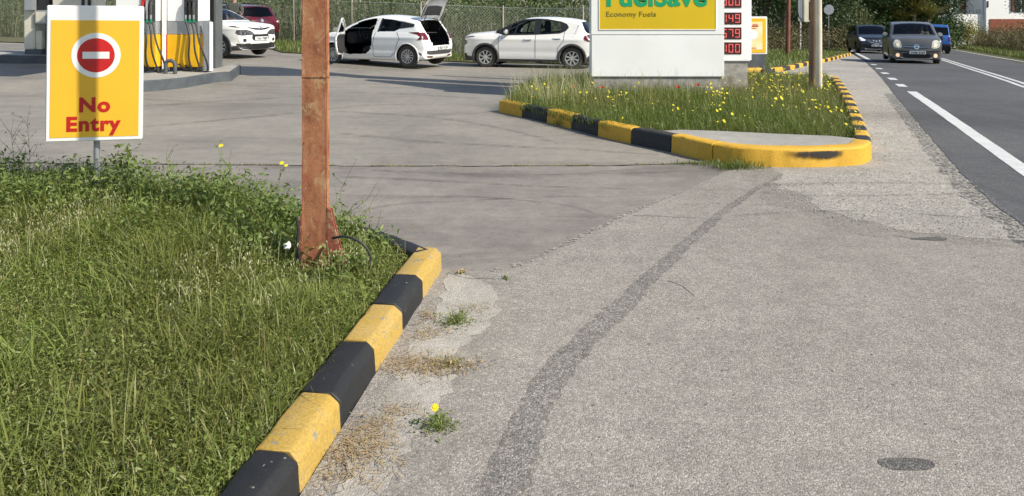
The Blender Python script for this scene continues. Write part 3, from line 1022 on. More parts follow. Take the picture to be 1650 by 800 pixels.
# kerb of the lawn farther along the road
kc = [Vector(G(*p)[:2]) for p in ((1236, 120), (1275, 113.5), (1300, 107), (1340, 98.5), (1372, 89.5))]
acc3 = [0]
for p, q in zip(kc, kc[1:]):
    acc3.append(acc3[-1] + (q - p).length)
kco = empty('painted_kerb', (0, 0, 0))
tag(kco, 'far black and yellow kerb edging the lawn beyond the price sign', 'kerb')
n = 26
for i in range(n):
    kerb_block(kc, acc3[-1] * i / n + 0.004, acc3[-1] * (i + 1) / n - 0.004, 1, 0.125, 0.17, 0.02, 'black_paint' if i % 2 == 0 else 'kerb_yellow', kco, step=0.3)
kd = [Vector(G(1204, 119)[:2]), Vector(G(1229, 118.5)[:2])]
kdo = empty('kerb_end_block', (0, 0, 0))
tag(kdo, 'single short yellow kerb block beside the price column', 'kerb')
kerb_block(kd, 0, (kd[1] - kd[0]).length, 1, 0.14, 0.2, 0.03, 'kerb_yellow', kdo)
lawn_c = [tuple(p + offset_path(kc, i) * 0.15) for i, p in enumerate(kc)] + xy((1362, 79.8), (1335, 76.5), (1290, 74)) + [(0, 60), (-2, 40), (1.0, 24.2)] + xy((1000, 103), (1140, 108), (1215, 112))
sheet('lawn', lawn_c, 0.03, 'terrain')
verge_poly = verge_edge + [(0.7, 24.0), (1.0, 34), (-10, 44), (-42, 64)]
sheet('grass_verge', verge_poly, 0.03, 'terrain')

# ------------------------------------------------------------------ no entry sign
SY = 5.40
sg = empty('no_entry_sign', (AX(153, SY), SY, 0.075), math.radians(14))
tag(sg, 'yellow and white No Entry board with red disc on a thin grey post in grass', 'sign')
SW, Z0, Z1 = 0.314, AZ(226.5, SY) - 0.075, AZ(9.5, SY) - 0.075
TILT = Matrix.Translation((0, 0, Z0)) @ Matrix.Rotation(math.radians(0.6), 4, 'Y') @ Matrix.Translation((0, 0, -Z0))
MB().box((-SW, -0.025, Z0), (SW, 0.025, Z1), 0.006, TILT).build('panel', 'white_sign', sg)
MB().box((-SW - 0.016, 0.0255, Z0 + 0.004), (SW - 0.004, 0.034, Z1 - 0.004), 0.002, TILT).build('back_frame', 'galv', sg)
kx = SW / 71.5                                     # metres for a photo pixel on the board
kz_ = SY / FPX
BX = lambda px: (px - 153) * kx
BZ = lambda py: AZ(py, SY) - 0.075
MB().box((BX(88), -0.0275, BZ(220)), (BX(220), -0.0252, BZ(33)), 0, TILT).build('yellow_face', 'sign_yellow', sg)
cx, cz = BX(155), BZ(89)
MB().prism(circle(cx, cz, 0.161, 64), -0.0275, -0.0292, 'y', TILT).build('white_disc', 'white_sign', sg)
MB().prism(circle(cx, cz, 0.123, 64), -0.0292, -0.0308, 'y', TILT).build('red_disc', 'sign_red', sg)
MB().box((BX(135), -0.0322, BZ(94.5)), (BX(175), -0.0306, BZ(83.5)), 0, TILT).build('white_bar', 'white_sign', sg)
text_obj('lettering', 'No', 0.142, 'letter_red', sg, TILT @ Matrix.Translation((BX(154), -0.029, BZ(179))) @ FACE, 0.0055, BX(177) - BX(131), 1.12, 0.0012)
text_obj('lettering', 'Entry', 0.142, 'letter_red', sg, TILT @ Matrix.Translation((BX(153), -0.029, BZ(209.5))) @ FACE, 0.0055, BX(193.5) - BX(112.5), 1.12, 0.0012)
MB().tube([(0.0, 0.045, -0.15), (0.0, 0.045, Z1 - 0.1)], 0.021, 14).build('post', 'galv', sg, True)
for z in (Z0 + 0.12, Z1 - 0.2):
    MB().box((-0.05, 0.0345, z - 0.015), (0.05, 0.068, z + 0.015)).build('bracket', 'galv', sg)

# ------------------------------------------------------------------ rusty post
RP = Vector((-1.15, 4.36, 0.07))
rp = empty('rusty_post', RP, math.radians(-5))
tag(rp, 'tall rusty orange steel post with flared base plates standing in the grass', 'post')
sh = MB()
hw_, hd_ = 0.077, 0.015
ring = []
NZ = 60
for i in range(NZ + 1):
    z = -0.05 + 6.2 * i / NZ
    for (a, b) in ((-1, -1), (-0.86, -1.0), (-0.84, -0.975), (0.84, -0.975), (0.86, -1.0), (1, -1), (1, -0.8), (0.97, -0.78), (0.97, 0.78), (1, 0.8), (1, 1), (-1, 1), (-1, 0.8), (-0.97, 0.78), (-0.97, -0.78), (-1, -0.8)):
        sh.V.append((a * hw_ + random.gauss(0, 0.0006), b * hd_ + random.gauss(0, 0.0006), z))
m_ = 16
for i in range(NZ):
    for k in range(m_):
        sh.F.append((i * m_ + k, i * m_ + (k + 1) % m_, (i + 1) * m_ + (k + 1) % m_, (i + 1) * m_ + k))
sh.build('shaft', 'rust', rp)
for y0 in (-hd_ - 0.004, hd_ - 0.006):
    MB().prism([(0.0773, -0.03), (0.215, -0.03), (0.205, 0.02), (0.150, 0.15), (0.112, 0.30), (0.098, 0.37), (0.0773, 0.38)], y0, y0 + 0.010, 'y').build('gusset_plate', 'rust_red', rp)
    MB().prism([(-0.0773, -0.03), (-0.112, -0.03), (-0.094, 0.16), (-0.086, 0.33), (-0.0773, 0.34)], y0, y0 + 0.010, 'y').build('gusset_plate', 'rust_red', rp)
MB().prism([(-0.0765, -0.03), (0.0765, -0.03), (0.0765, 0.13), (0.06, 0.15), (-0.06, 0.15), (-0.0765, 0.13)], -hd_ - 0.006, -hd_ - 0.002, 'y').build('foot_plate', 'rust', rp)
for sx in (-1, 1):
    MB().prism([(hd_ + 0.005, -0.03), (0.10, -0.03), (0.03, 0.25), (hd_ + 0.005, 0.28)], sx * 0.05 - 0.004, sx * 0.05 + 0.004, 'x').build('fin_plate', 'rust_red', rp)
MB().box((-0.13, -0.12, -0.05), (0.2, 0.12, -0.012)).build('base_plate', 'rust_red', rp)
MB().box((-hw_ - 0.004, -hd_ - 0.004, 1.135), (hw_ + 0.004, hd_ + 0.004, 1.150), 0.004).build('weld_seam', 'rust', rp)
MB().box((-hw_ - 0.003, -hd_ - 0.003, 1.62), (hw_ + 0.003, hd_ + 0.003, 1.632), 0.003).build('weld_seam', 'rust', rp)
# flaking plate and cable at the foot
MB().tube([A(x_, y_, 4.33) - RP for x_, y_ in ((478, 350), (481, 372), (479, 395), (484, 425))], 0.009, 7).build('cable_stub', 'black_rubber', rp, True)
cb = MB().tube([A(536, 384, 4.30), A(552, 381, 4.24), A(568, 384, 4.22), A(583, 392, 4.22), A(592, 402, 4.22), A(597, 414, 4.22), A(596, 428, 4.22), A(590, 440, 4.24)], 0.0075, 8).build('black_cable', 'black_rubber', None, True)
tag(cb, 'black cable looping out of the grass at the foot of the rusty post', 'cable')
bm = bmesh.new()
bmesh.ops.create_icosphere(bm, subdivisions=2, radius=0.024)
for v in bm.verts:
    v.co *= random.uniform(0.55, 1.25)
    v.co.x *= 0.8
me = bpy.data.meshes.new('paper_litter')
bm.to_mesh(me)
bm.free()
me.materials.append(MAT['plate'])
pl = link(bpy.data.objects.new('paper_litter', me))
pl.location = A(463, 396, 4.2)
tag(pl, 'crumpled scrap of white paper in the grass left of the rusty post', 'litter')

# ------------------------------------------------------------------ price sign
TY = 13.2
X0, X1 = AX(953, TY), AX(1167, TY)
tt = empty('price_sign', ((X0 + X1) / 2, TY, 0))
tag(tt, 'tall white and yellow fuel price sign with green lettering and red figures', 'sign')
ox = (X0 + X1) / 2
w2 = (X1 - X0) / 2
zb, zs = AZ(124, TY), AZ(56.5, TY)
MB().box((-w2 + 0.04, 0.03, -0.05), (w2 - 0.04, 0.32, zb)).build('concrete_base', 'concrete', tt)
MB().box((-w2, 0, zb), (w2, 0.36, zs - 0.006), 0.008).build('lower_panel', 'white_panel', tt)
MB().box((-w2 + 0.02, 0.02, zs - 0.02), (w2 - 0.02, 0.34, zs + 0.02)).build('panel_gap', 'steel_grey', tt)
MB().prism([(-w2, zs + 0.006), (w2, zs + 0.006), (w2, 7.0), (w2 - 0.3, 6.3), (-w2 + 0.5, 3.2), (-w2, 2.7)], 0, 0.36, 'y').build('upper_panel', 'white_panel', tt)
ya, yb, yz = AX(966, TY) - ox, AX(1153, TY) - ox, AZ(47.5, TY)
MB().box((ya, -0.006, yz), (yb, -0.001, 2.45)).build('yellow_face', 'totem_yellow', tt)
fr = MB()
for lo, hi in (((ya - 0.012, -0.012, yz - 0.012), (yb + 0.012, 0.001, yz)), ((ya - 0.012, -0.012, yz), (ya, 0.001, 2.45)), ((yb, -0.012, yz), (yb + 0.012, 0.001, 2.45))):
    fr.box(lo, hi)
fr.build('face_trim', 'white_panel', tt)
text_obj('lettering', 'FuelSave', 0.50, 'letter_green', tt, Matrix.Translation(((AX(977, TY) + AX(1139, TY)) / 2 - ox, -0.009, AZ(9.5, TY))) @ FACE, 0.016, AX(1139, TY) - AX(977, TY), 1.03, 0.002)
for w_, pa_, pb2 in (('Economy', 977, 1025.5), ('Fuels', 1030, 1057)):
    text_obj('lettering', w_, 0.128, 'letter_olive', tt, Matrix.Translation(((AX(pa_, TY) + AX(pb2, TY)) / 2 - ox, -0.009, AZ(27, TY))) @ FACE, 0.0, AX(pb2, TY) - AX(pa_, TY), 1.05, 0.002)
# price column set a little back
PY = 13.78
pa, pb = AX(1150, PY) - ox, AX(1209, PY) - ox
dy = PY - TY
pz = AZ(99, PY)
MB().box((pa, dy + 0.03, -0.05), (AX(1205.5, PY) - ox, dy + 0.28, pz)).build('column_base', 'concrete', tt)
MB().box((pa, dy, pz), (pb, dy + 0.34, 8.2), 0.01).build('price_column', 'white_panel', tt)
MB().box((pb + 0.003, dy + 0.02, pz + 0.02), (pb + 0.028, dy + 0.32, 8.0)).build('column_edge', 'white_panel', tt)
MB().prism([(-1.9, 6.7), (pb, 8.0), (pb + 0.1, 10.6), (-1.6, 10.4), (-2.3, 8.6)], dy + 0.05, dy + 0.3, 'y').build('unseen_head_board', 'totem_yellow', tt)  # board above the frame, outline worked back from the shadow it should cast
SEG = {'0': 'abcdef', '1': 'bc', '4': 'bcfg', '5': 'acdfg', '7': 'abc', '9': 'abcdfg', '6': 'acdefg', '8': 'abcdefg'}


def seven(mb, ch, x, z, w, h, t, y):
    hw, hh = w / 2, h / 2
    e = t * 0.02
    pos = {'a': (0, hh, 1), 'd': (0, -hh, 1), 'g': (0, 0, 1), 'b': (hw, hh / 2, 0), 'c': (hw, -hh / 2, 0), 'f': (-hw, hh / 2, 0), 'e': (-hw, -hh / 2, 0)}
    for s in SEG[ch]:
        px, pz_, hor = pos[s]
        if hor:
            mb.box((x + px - hw - t * .48, y, z + pz_ - t / 2), (x + px + hw + t * .48, y + 0.004, z + pz_ + t / 2))
        else:
            mb.box((x + px - t / 2, y + 0.0005, z + pz_ - hh / 2 + t * .3), (x + px + t / 2, y + 0.004, z + pz_ + hh / 2 - t * .3))


dxa, dxb = AX(1158, PY) - ox, AX(1194.5, PY) - ox
for (ya_, yb_, s) in ((-12, 13, '800'), (20.5, 39.5, '149'), (44.5, 63.5, '579'), (68.5, 87.5, '100')):
    za, zz = AZ(yb_, PY), AZ(ya_, PY)
    d = MB().box((dxa, dy - 0.012, za), (dxb, dy - 0.001, zz), 0.002).build('price_display', 'led_back', tt)
    h = (zz - za) * 0.70
    for j, ch in enumerate(s[::-1]):
        mb = MB()
        seven(mb, ch, dxb - 0.075 - 0.122 * j, (za + zz) / 2, 0.070, h * 0.92, 0.015, dy - 0.018)
        mb.build('figure', 'led', d)

# ------------------------------------------------------------------ poster stand behind the price sign
QY = 20.0
q = empty('poster_stand', (AX(1209, QY), QY, g(AX(1209, QY), QY)), math.radians(8))
tag(q, 'yellow framed poster case on a short grey foot right of the price column', 'sign')
gz0 = g(AX(1209, QY), QY)
za, zz = AZ(88, QY) - gz0, AZ(27, QY) - gz0
MB().box((-0.5, 0, za), (0.485, 0.12, zz), 0.01).build('case', 'white_sign', q)
MB().box((-0.46, -0.012, za + 0.045), (0.44, -0.001, zz - 0.05)).build('yellow_frame', 'pump_yellow', q)
MB().box((-0.37, -0.017, za + 0.13), (0.335, -0.0125, zz - 0.14)).build('poster', 'poster', q)
for zc, xa, xb, hh in ((zz - 0.26, 0.02, 0.22, 0.035), (zz - 0.32, 0.0, 0.17, 0.016), (za + 0.17, -0.02, 0.16, 0.02), (zz - 0.22, 0.06, 0.2, 0.02)):
    MB().box((xa, -0.021, zc - hh / 2), (xb, -0.0175, zc + hh / 2)).build('poster_print', 'letter_red', q)
MB().prism(circle(0.07, (za + zz) / 2 + 0.02, 0.13, 20), -0.021, -0.0175, 'y').build('poster_print', 'white_sign', q)
MB().box((-0.45, 0.01, -0.1), (0.44, 0.11, za - 0.003)).build('foot', 'island_grey', q)

# ------------------------------------------------------------------ poles along the verge
def pole(name, label, m, px, base_py, r0, r1, H, lean=0.0, n=12, dz=0.0):
    b = G(px, base_py, dz)
    o = empty(name, b)
    tag(o, label, 'pole')
    prof = [(0, 0, -0.3), (lean * 0.3, 0, H * 0.33), (lean * 0.7, 0, H * 0.66), (lean, 0, H)]
    MB().tube(prof, [r0, r0 * .66 + r1 * .34, r0 * .34 + r1 * .66, r1], n).build('shaft', m, o, True)
    return o, b


wp, wb = pole('utility_pole', 'thick weathered brown wooden utility pole at the back of the sign island', 'wood_pole', 1310, 143, 0.083, 0.075, 7.5, 0.03, dz=0.1)
pp, pb_ = pole('metal_pole', 'pale cream metal pole just right of the wooden utility pole', 'pale_pole', 1320, 145.5, 0.058, 0.05, 5.2, -0.03, dz=0.1)
cbx = empty('cable_box', (wb.x, wb.y, 0))
tag(cbx, 'cream cable box on brackets at the left of the wooden utility pole', 'box')
YB = wb.y
MB().box((AX(1293, YB) - wb.x, -0.07, AZ(36, YB)), (AX(1301, YB) - wb.x, 0.09, AZ(-26, YB)), 0.01).build('case', 'cream_box', cbx)
MB().box((AX(1288, YB) - wb.x, -0.02, AZ(35, YB)), (AX(1293, YB) - wb.x - 0.004, 0.06, AZ(-26, YB)), 0.01).build('back_plate', 'white_sign', cbx)
for yy in (34, 2):
    MB().box((AX(1300, YB) - wb.x - 0.012, -0.03, AZ(yy + 1.7, YB)), (AX(1313, YB) - wb.x, 0.005, AZ(yy - 1.7, YB))).build('bracket', 'cream_box', cbx)
MB().tube([A(1288, -20, YB - 0.05) - Vector((wb.x, wb.y, 0)), A(1284, 10, YB - 0.05) - Vector((wb.x, wb.y, 0)), A(1287, 27, YB - 0.05) - Vector((wb.x, wb.y, 0)), A(1295, 36, YB - 0.05) - Vector((wb.x, wb.y, 0))], 0.012, 7).build('cable', 'black_rubber', cbx, True)
pole('brown_pole', 'slim reddish brown pole on the lawn left of the cable box', 'brown_pole', 1269, 91, 0.11, 0.075, 7, 0.12)
pole('white_post', 'thin white metal post on the lawn below the cable box', 'white_panel', 1289.5, 83, 0.05, 0.05, 1.75)
pole('stub_post', 'short weathered wooden post behind the thin white post', 'wood_pole', 1299, 70, 0.10, 0.09, 2.1)
pole('dark_red_pole', 'dark red brown pole right of the pale metal pole', 'brown_pole', 1329.5, 79, 0.13, 0.11, 7)
rs, rb = pole('road_sign', 'small round grey road sign back on a slim post at the lawn corner', 'galv', 1335, 83, 0.035, 0.035, AZ(8, G(1335, 83).y) - G(1335, 83).z)
rs['category'] = 'sign'
MB().prism(circle(0, AZ(16, rb.y) - rb.z, 8.2 / 1200 * rb.y, 28), -0.06, -0.04, 'y').build('disc', 'galv', rs)

# ------------------------------------------------------------------ pump islands
def island(name, label, poly, H, Wk=0.09):
    o = empty(name, (0, 0, 0))
    tag(o, label, 'pump island')
    P = [Vector(p) for p in poly]
    c = sum(P, Vector((0, 0))) / len(P)
    V, F = [], []
    n = len(P)
    for zz, k in ((-0.1, 1.0), (H - 0.015, 1.0), (H, 0.996)):
        for p in P:
            q = c + (p - c) * k
            V.append((q.x, q.y, g(p.x, p.y) + zz))
    for i in range(n):
        j = (i + 1) % n
        for r in range(2):
            F.append((r * n + i, r * n + j, (r + 1) * n + j, (r + 1) * n + i))
    Q = [c + (p - c) * 0.96 for p in P]
    for p, q in zip(P, Q):
        V.append((q.x, q.y, g(p.x, p.y) + H))
    for i in range(n):
        j = (i + 1) % n
        F.append((2 * n + i, 2 * n + j, 3 * n + j, 3 * n + i))
    ko = MB()
    ko.V, ko.F = V, F
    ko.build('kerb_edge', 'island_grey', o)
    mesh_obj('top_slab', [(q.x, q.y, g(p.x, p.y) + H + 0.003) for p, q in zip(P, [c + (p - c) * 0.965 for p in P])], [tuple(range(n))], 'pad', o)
    return o


fr_ = xy((372, 131.5), (358, 132), (345, 133.5), (325, 137), (300, 142), (265, 146), (228, 149), (180, 152), (120, 154))
bk_ = [(p[0] - 0.35, p[1] + 1.55) for p in fr_]
island('pump_island', 'grey kerbed pump island carrying the yellow and white fuel pumps', fr_ + bk_[::-1], 0.21)
IY = 16.15
IZ = g(AX(300, IY), IY) + 0.21


def pump(name, label, xa, xb, Yp, hx, cover):
    ga = IZ
    cxm = (AX(xa, Yp) + AX(xb, Yp)) / 2
    o = empty(name, (cxm, Yp, ga), 0)
    tag(o, label, 'fuel pump', 'fuel pumps on the near pump island')
    L, R = AX(xa, Yp) - cxm, AX(xb, Yp) - cxm
    z = lambda py: AZ(py, Yp) - ga
    MB().box((L + 0.03, 0.05, 0), (R - 0.03, 0.55, z(109)), 0).build('plinth', 'island_grey', o)
    MB().box((L, 0.0, z(109) + 0.004), (R, 0.6, z(56)), 0.008).build('lower_cabinet', 'pump_yellow', o)
    MB().box((L - 0.012, -0.005, z(109) + 0.01), (L - 0.001, 0.6, z(56)), 0).build('red_edge', 'sign_red', o)
    MB().box((L, 0.01, z(56) + 0.004), (R, 0.6, z(35)), 0.006).build('silver_band', 'silver', o)
    MB().box((L, 0.005, z(35) + 0.004), (R, 0.6, z(-75)), 0.012).build('upper_cabinet', 'white_panel', o)
    MB().box((L + 0.08, 0.0, z(-38)), (R - 0.2, 0.012, z(-66)), 0.004).build('screen', 'black_plastic', o)
    MB().box((hx[0] - 0.06, -0.03, z(34)), (hx[-1] + 0.06, 0.004, z(-12)), 0.006).build('nozzle_boot', 'grey_plastic', o)
    for i, x in enumerate(hx):
        nz = MB()
        nz.box((x - 0.028, -0.10, z(9)), (x + 0.028, -0.035, z(0)), 0.012)
        nz.tube([(x, -0.09, z(4)), (x, -0.10, z(14)), (x, -0.085, z(24))], [0.026, 0.03, 0.022], 9)
        no = nz.build('nozzle', cover[i], o, True)
        MB().tube([(x, -0.085, z(24)), (x, -0.085, z(31))], 0.02, 9).build('swivel', 'silver', no, True)
        MB().tube([(x, -0.085, z(31.5)), (x, -0.085, z(37))], 0.024, 9).build('collar', 'nozzle_green', no, True)
        sgn = 0.14 + 0.07 * i
        pts = []
        for kk in range(15):
            u = kk / 14
            pts.append((x + sgn * math.sin(u * math.pi * 0.62) + 0.04 * math.sin(u * 6 + i), -0.09 - 0.10 * math.sin(u * math.pi), z(37) * (1 - u) + z(112 + 2 * i) * u + 0.02))
        ex, ey, ez = pts[-1]
        for kk in range(1, 10):
            u = kk / 9
            pts.append((ex - (0.28 + 0.05 * i) * u, ey + 0.03 * u, ez - 0.035 * math.sin(u * math.pi) + 0.10 * u * u))
        MB().tube(pts, 0.019, 7).build('hose', 'black_rubber', o, True)
    return o


pump('fuel_pump', 'left yellow and white fuel pump with red nozzle, half hidden behind the No Entry board', 186, 250, IY - 0.45, (0.20, 0.285, 0.37), ('nozzle_red', 'silver', 'grey_plastic'))
pump('fuel_pump', 'right yellow and white fuel pump with three black nozzles beside the dark column', 269, 320, IY - 0.20, (0.10, 0.185, 0.27), ('black_plastic', 'black_plastic', 'grey_plastic'))
ys = IY - 0.22
vs_ = empty('vent_pillar', (AX(264.5, ys), ys, IZ))
tag(vs_, 'narrow white pillar standing between the two fuel pumps', 'pillar')
MB().box((-0.045, -0.02, 0), (0.03, 0.12, AZ(-75, ys) - IZ), 0.01).build('shaft', 'white_panel', vs_)
MB().box((-0.06, -0.03, 0), (0.045, 0.13, 0.05), 0.006).build('foot', 'island_grey', vs_)
pn = empty('side_panel', (AX(333, ys), ys, IZ))
tag(pn, 'silver upright panel with white edge between right pump and dark column', 'panel')
MB().box((-0.075, 0, 0.02), (0.055, 0.12, AZ(34, ys) - IZ), 0.008).build('sheet', 'silver', pn)
MB().box((0.056, -0.01, 0.0), (0.085, 0.13, AZ(36, ys) - IZ), 0.004).build('edge_trim', 'white_panel', pn)
hb = MB()
hp = [A(x, y, IY - 0.78) for x, y in ((267, 119), (267, 104), (269, 99), (275, 98), (280, 100), (282, 105), (282, 120))]
hb.tube(hp, 0.04, 10)
tag(hb.build('hoop_barrier', 'island_grey', None, True), 'low grey steel hoop barrier in front of the fuel pumps', 'barrier')
# canopy: dark column by the pumps and the roof above the frame
CYc = 16.75
ca = empty('station_canopy', (AX(341, CYc), CYc, g(AX(341, CYc), CYc)))
tag(ca, 'dark grey steel canopy column beside the right fuel pump, with an unseen roof shaped for its shadow', 'canopy')
cz0 = 0.19
ctop = 4.6
MB().box((-0.26, 0, cz0), (0.085, 0.42, ctop), 0.01).build('column', 'steel_grey', ca)
MB().box((-0.06, -0.012, 1.02), (0.05, -0.001, 1.9), 0).build('column_hatch', 'black_plastic', ca)
MB().box((-0.06, -0.012, 0.70), (0.05, -0.001, 0.95), 0).build('column_hatch', 'black_plastic', ca)
bx0, bx1, by0, by1 = -1.15, 0.85, -3.4, 0.8  # roof out of view, cut narrow to shade one strip of forecourt
MB().box((bx0, by0, ctop + 0.003), (bx1, by1, ctop + 0.55), 0.02).build('roof', 'canopy', ca)
MB().box((bx0 - 0.02, by0 - 0.02, ctop + 0.3), (bx1 + 0.02, by0 - 0.003, ctop + 0.5)).build('fascia_band', 'pump_yellow', ca)

# far island with the service cabinets
fl = xy((78, 103), (40, 103), (8, 102.5), (-60, 101))
bl = [(p[0] - 0.2, p[1] + 1.3) for p in fl]
island('pump_island', 'far grey kerbed island with white service cabinets at the left edge', fl + bl[::-1], 0.20)
LY = fl[1][1] + 0.35
lz = g(fl[1][0], fl[1][1]) + 0.20
sc_ = empty('service_cabinet', (AX(53, LY), LY, lz))
tag(sc_, 'tall cream white service cabinet with grey boxes on the far island', 'cabinet')
zf = lambda py: AZ(py, LY) - lz
xf = lambda px: AX(px, LY) - AX(53, LY)
MB().box((xf(40), 0, 0), (xf(67), 0.4, zf(80)), 0.0).build('plinth', 'island_grey', sc_)
MB().box((xf(39), -0.02, zf(80) + 0.003), (xf(56), 0.42, zf(-60)), 0.02).build('body', 'cream_box', sc_)
MB().box((xf(56) + 0.003, 0.03, zf(80) + 0.003), (xf(66), 0.4, zf(50)), 0.01).build('side_body', 'cream_box', sc_)
MB().box((xf(45.5), -0.16, zf(17)), (xf(60), -0.022, zf(-25)), 0.01).build('grey_box', 'silver', sc_)
MB().box((xf(60) + 0.004, 0.0, zf(16.5)), (xf(76), 0.3, zf(-30)), 0.01).build('dark_recess', 'black_plastic', sc_)
MB().box((xf(60), -0.1, zf(38)), (xf(79), 0.2, zf(17)), 0.012).build('card_box', 'silver', sc_)
MB().box((xf(62), -0.106, zf(35)), (xf(76.5), -0.101, zf(19.5)), 0.0).build('card_box_face', 'cream_box', sc_)
MB().box((xf(66) + 0.01, 0.15, 0), (xf(84), 0.5, zf(37) - 0.01), 0.01).build('dark_panel', 'steel_grey', sc_)
pc = empty('white_pump', (AX(105, LY), LY, lz))
tag(pc, 'white fuel cabinet with black stripes showing above the No Entry board', 'fuel pump')
xg = lambda px: AX(px, LY) - AX(105, LY)
MB().box((xg(84), 0, 0), (xg(150), 0.6, zf(-90)), 0.02).build('body', 'cream_box', pc)
for px in (132, 142):
    MB().box((xg(px), -0.03, 0.3), (xg(px + 4.5), -0.002, zf(-40)), 0.004).build('black_stripe', 'black_plastic', pc)

# ------------------------------------------------------------------ chain link fence
fe = empty('chain_link_fence', (0, 0, 0))
tag(fe, 'chain link fence with slim posts behind the parked cars', 'fence')
fpath = [Vector(p) for p in xy((-200, 57), (40, 62), (250, 66), (448, 72), (640, 86), (850, 95), (1000, 99))]
acc4 = [0]
for p, q in zip(fpath, fpath[1:]):
    acc4.append(acc4[-1] + (q - p).length)
FH = 1.85


def fat(s):
    pts, _ = walk(fpath, s, s + 0.001, 1)
    return pts[0]


wm = MB()
for i in range(len(fpath) - 1):
    p, q = fpath[i], fpath[i + 1]
    L = (q - p).length
    d = (q - p) / L
    za, zq = g(p.x, p.y) + 0.05, g(q.x, q.y) + 0.05
    step = 0.115
    k = -FH
    w = 0.0045
    while k < L:
        for sgn in (1, -1):
            a0, a1 = (k, k + FH) if sgn > 0 else (k + FH, k)
            # clip to 0..L
            pts = []
            t0, t1 = 0.0, 1.0
            da = a1 - a0
            lo, hi = sorted(((0 - a0) / da, (L - a0) / da))
            t0, t1 = max(t0, lo), min(t1, hi)
            if t1 - t0 > 0.01:
                n0 = len(wm.V)
                for t in (t0, t1):
                    s = a0 + da * t
                    z = za + (zq - za) * s / L + FH * t
                    c_ = p + d * s
                    for e_ in (-w, w):
                        wm.V.append((c_.x + d.x * e_, c_.y + d.y * e_, z))
                wm.F.append((n0, n0 + 1, n0 + 3, n0 + 2))
        k += step
wo = mesh_obj('wire_mesh', wm.V, wm.F, 'fence_wire', fe)
s = 0.4
while s < acc4[-1]:
    c_ = fat(s)
    z = g(c_.x, c_.y)
    MB().tube([(c_.x, c_.y, z - 0.1), (c_.x, c_.y, z + FH + 0.12)], 0.035, 8).build('post', 'fence_post', fe, True)
    s += 3.1
rl = MB()
P3 = [fat(acc4[-1] * i / 40) for i in range(40)]
rl.tube([(p.x, p.y, g(p.x, p.y) + FH + 0.04) for p in P3], 0.012, 6)
rl.build('top_rail', 'fence_wire', fe, True)

# ------------------------------------------------------------------ house beyond the road
HYd = 66.0
hx0, hx1 = AX(1500, HYd), AX(1760, HYd)
ho = empty('white_house', (hx0, HYd, -2.0))
tag(ho, 'white two storey house with veranda, brown door and red shutters', 'house')
hxp = lambda px, d=0: AX(px, HYd + d) - hx0
hz = lambda py, d=0: AZ(py, HYd + d) + 2.0
# projecting right wing
MB().box((hxp(1589), 0, -0.5), (hxp(1760), 7, hz(-60)), 0).build('wall', 'house_wall', ho)
MB().box((hxp(1594.5), -0.06, -0.3), (hxp(1760), -0.003, hz(31)), 0).build('red_plinth', 'brick_red', ho)
# veranda: parapet wall, recessed wall, column, slab, roof
MB().box((hxp(1538), 0.3, -0.5), (hxp(1589) - 0.01, 3.0, hz(23.5)), 0).build('veranda_base', 'house_wall', ho)
MB().box((hxp(1505), 1.2, -0.5), (hxp(1538) - 0.01, 3.0, hz(23.5, 1)), 0).build('veranda_base', 'house_wall', ho)
MB().box((hxp(1490), 3.01, -0.5), (hxp(1589) - 0.01, 7, hz(-60)), 0).build('rear_wall', 'house_wall', ho)
MB().box((hxp(1547, 3), 2.9, hz(22.5, 3)), (hxp(1560, 3), 3.0, hz(-22, 3)), 0).build('door', 'door_brown', ho)
MB().box((hxp(1534.5), 0.35, -0.2), (hxp(1539.5), 0.65, hz(-40)), 0).build('column', 'house_wall', ho)
MB().box((hxp(1584), 0.35, hz(23)), (hxp(1588.5), 0.65, hz(-40)), 0).build('column', 'house_wall', ho)
MB().box((hxp(1495), 0.1, hz(-41)), (hxp(1589) - 0.02, 3.0, hz(-46)), 0).build('veranda_roof', 'house_wall', ho)
rlm = MB()
for a, b in ((1539.5, 1584), (1505, 1534.5)):
    for yy in (16.5, 19.5):
        rlm.box((hxp(a), 0.38, hz(yy + 0.4)), (hxp(b), 0.42, hz(yy - 0.4)))
    nb = 8
    for i in range(nb + 1):
        px = a + (b - a) * i / nb
        rlm.box((hxp(px) - 0.012, 0.385, hz(23)), (hxp(px) + 0.012, 0.415, hz(16.5)))
rlm.build('railing', 'steel_grey', ho)
wd = MB().box((hxp(1634), -0.05, hz(20)), (hxp(1656), -0.002, hz(-12)), 0).build('window', 'black_plastic', ho)
MB().box((hxp(1644), -0.07, hz(20)), (hxp(1645.5), -0.051, hz(-12)), 0).build('window_bar', 'house_wall', wd)
MB().box((hxp(1629), -0.09, hz(18.5)), (hxp(1633.6), -0.003, hz(-12)), 0).build('shutter', 'door_brown', ho)
MB().box((hxp(1656.5), -0.09, hz(18.5)), (hxp(1661), -0.003, hz(-12)), 0).build('shutter', 'door_brown', ho)
MB().box((hxp(1590.5), -0.05, hz(12)), (hxp(1592.5), -0.003, hz(2)), 0).build('wall_lamp', 'black_plastic', ho)
MB().prism([(-0.8, hz(-60)), (7.8, hz(-60)), (3.5, hz(-100))], hxp(1485), hxp(1765), 'x').build('roof', 'roof_tile', ho)

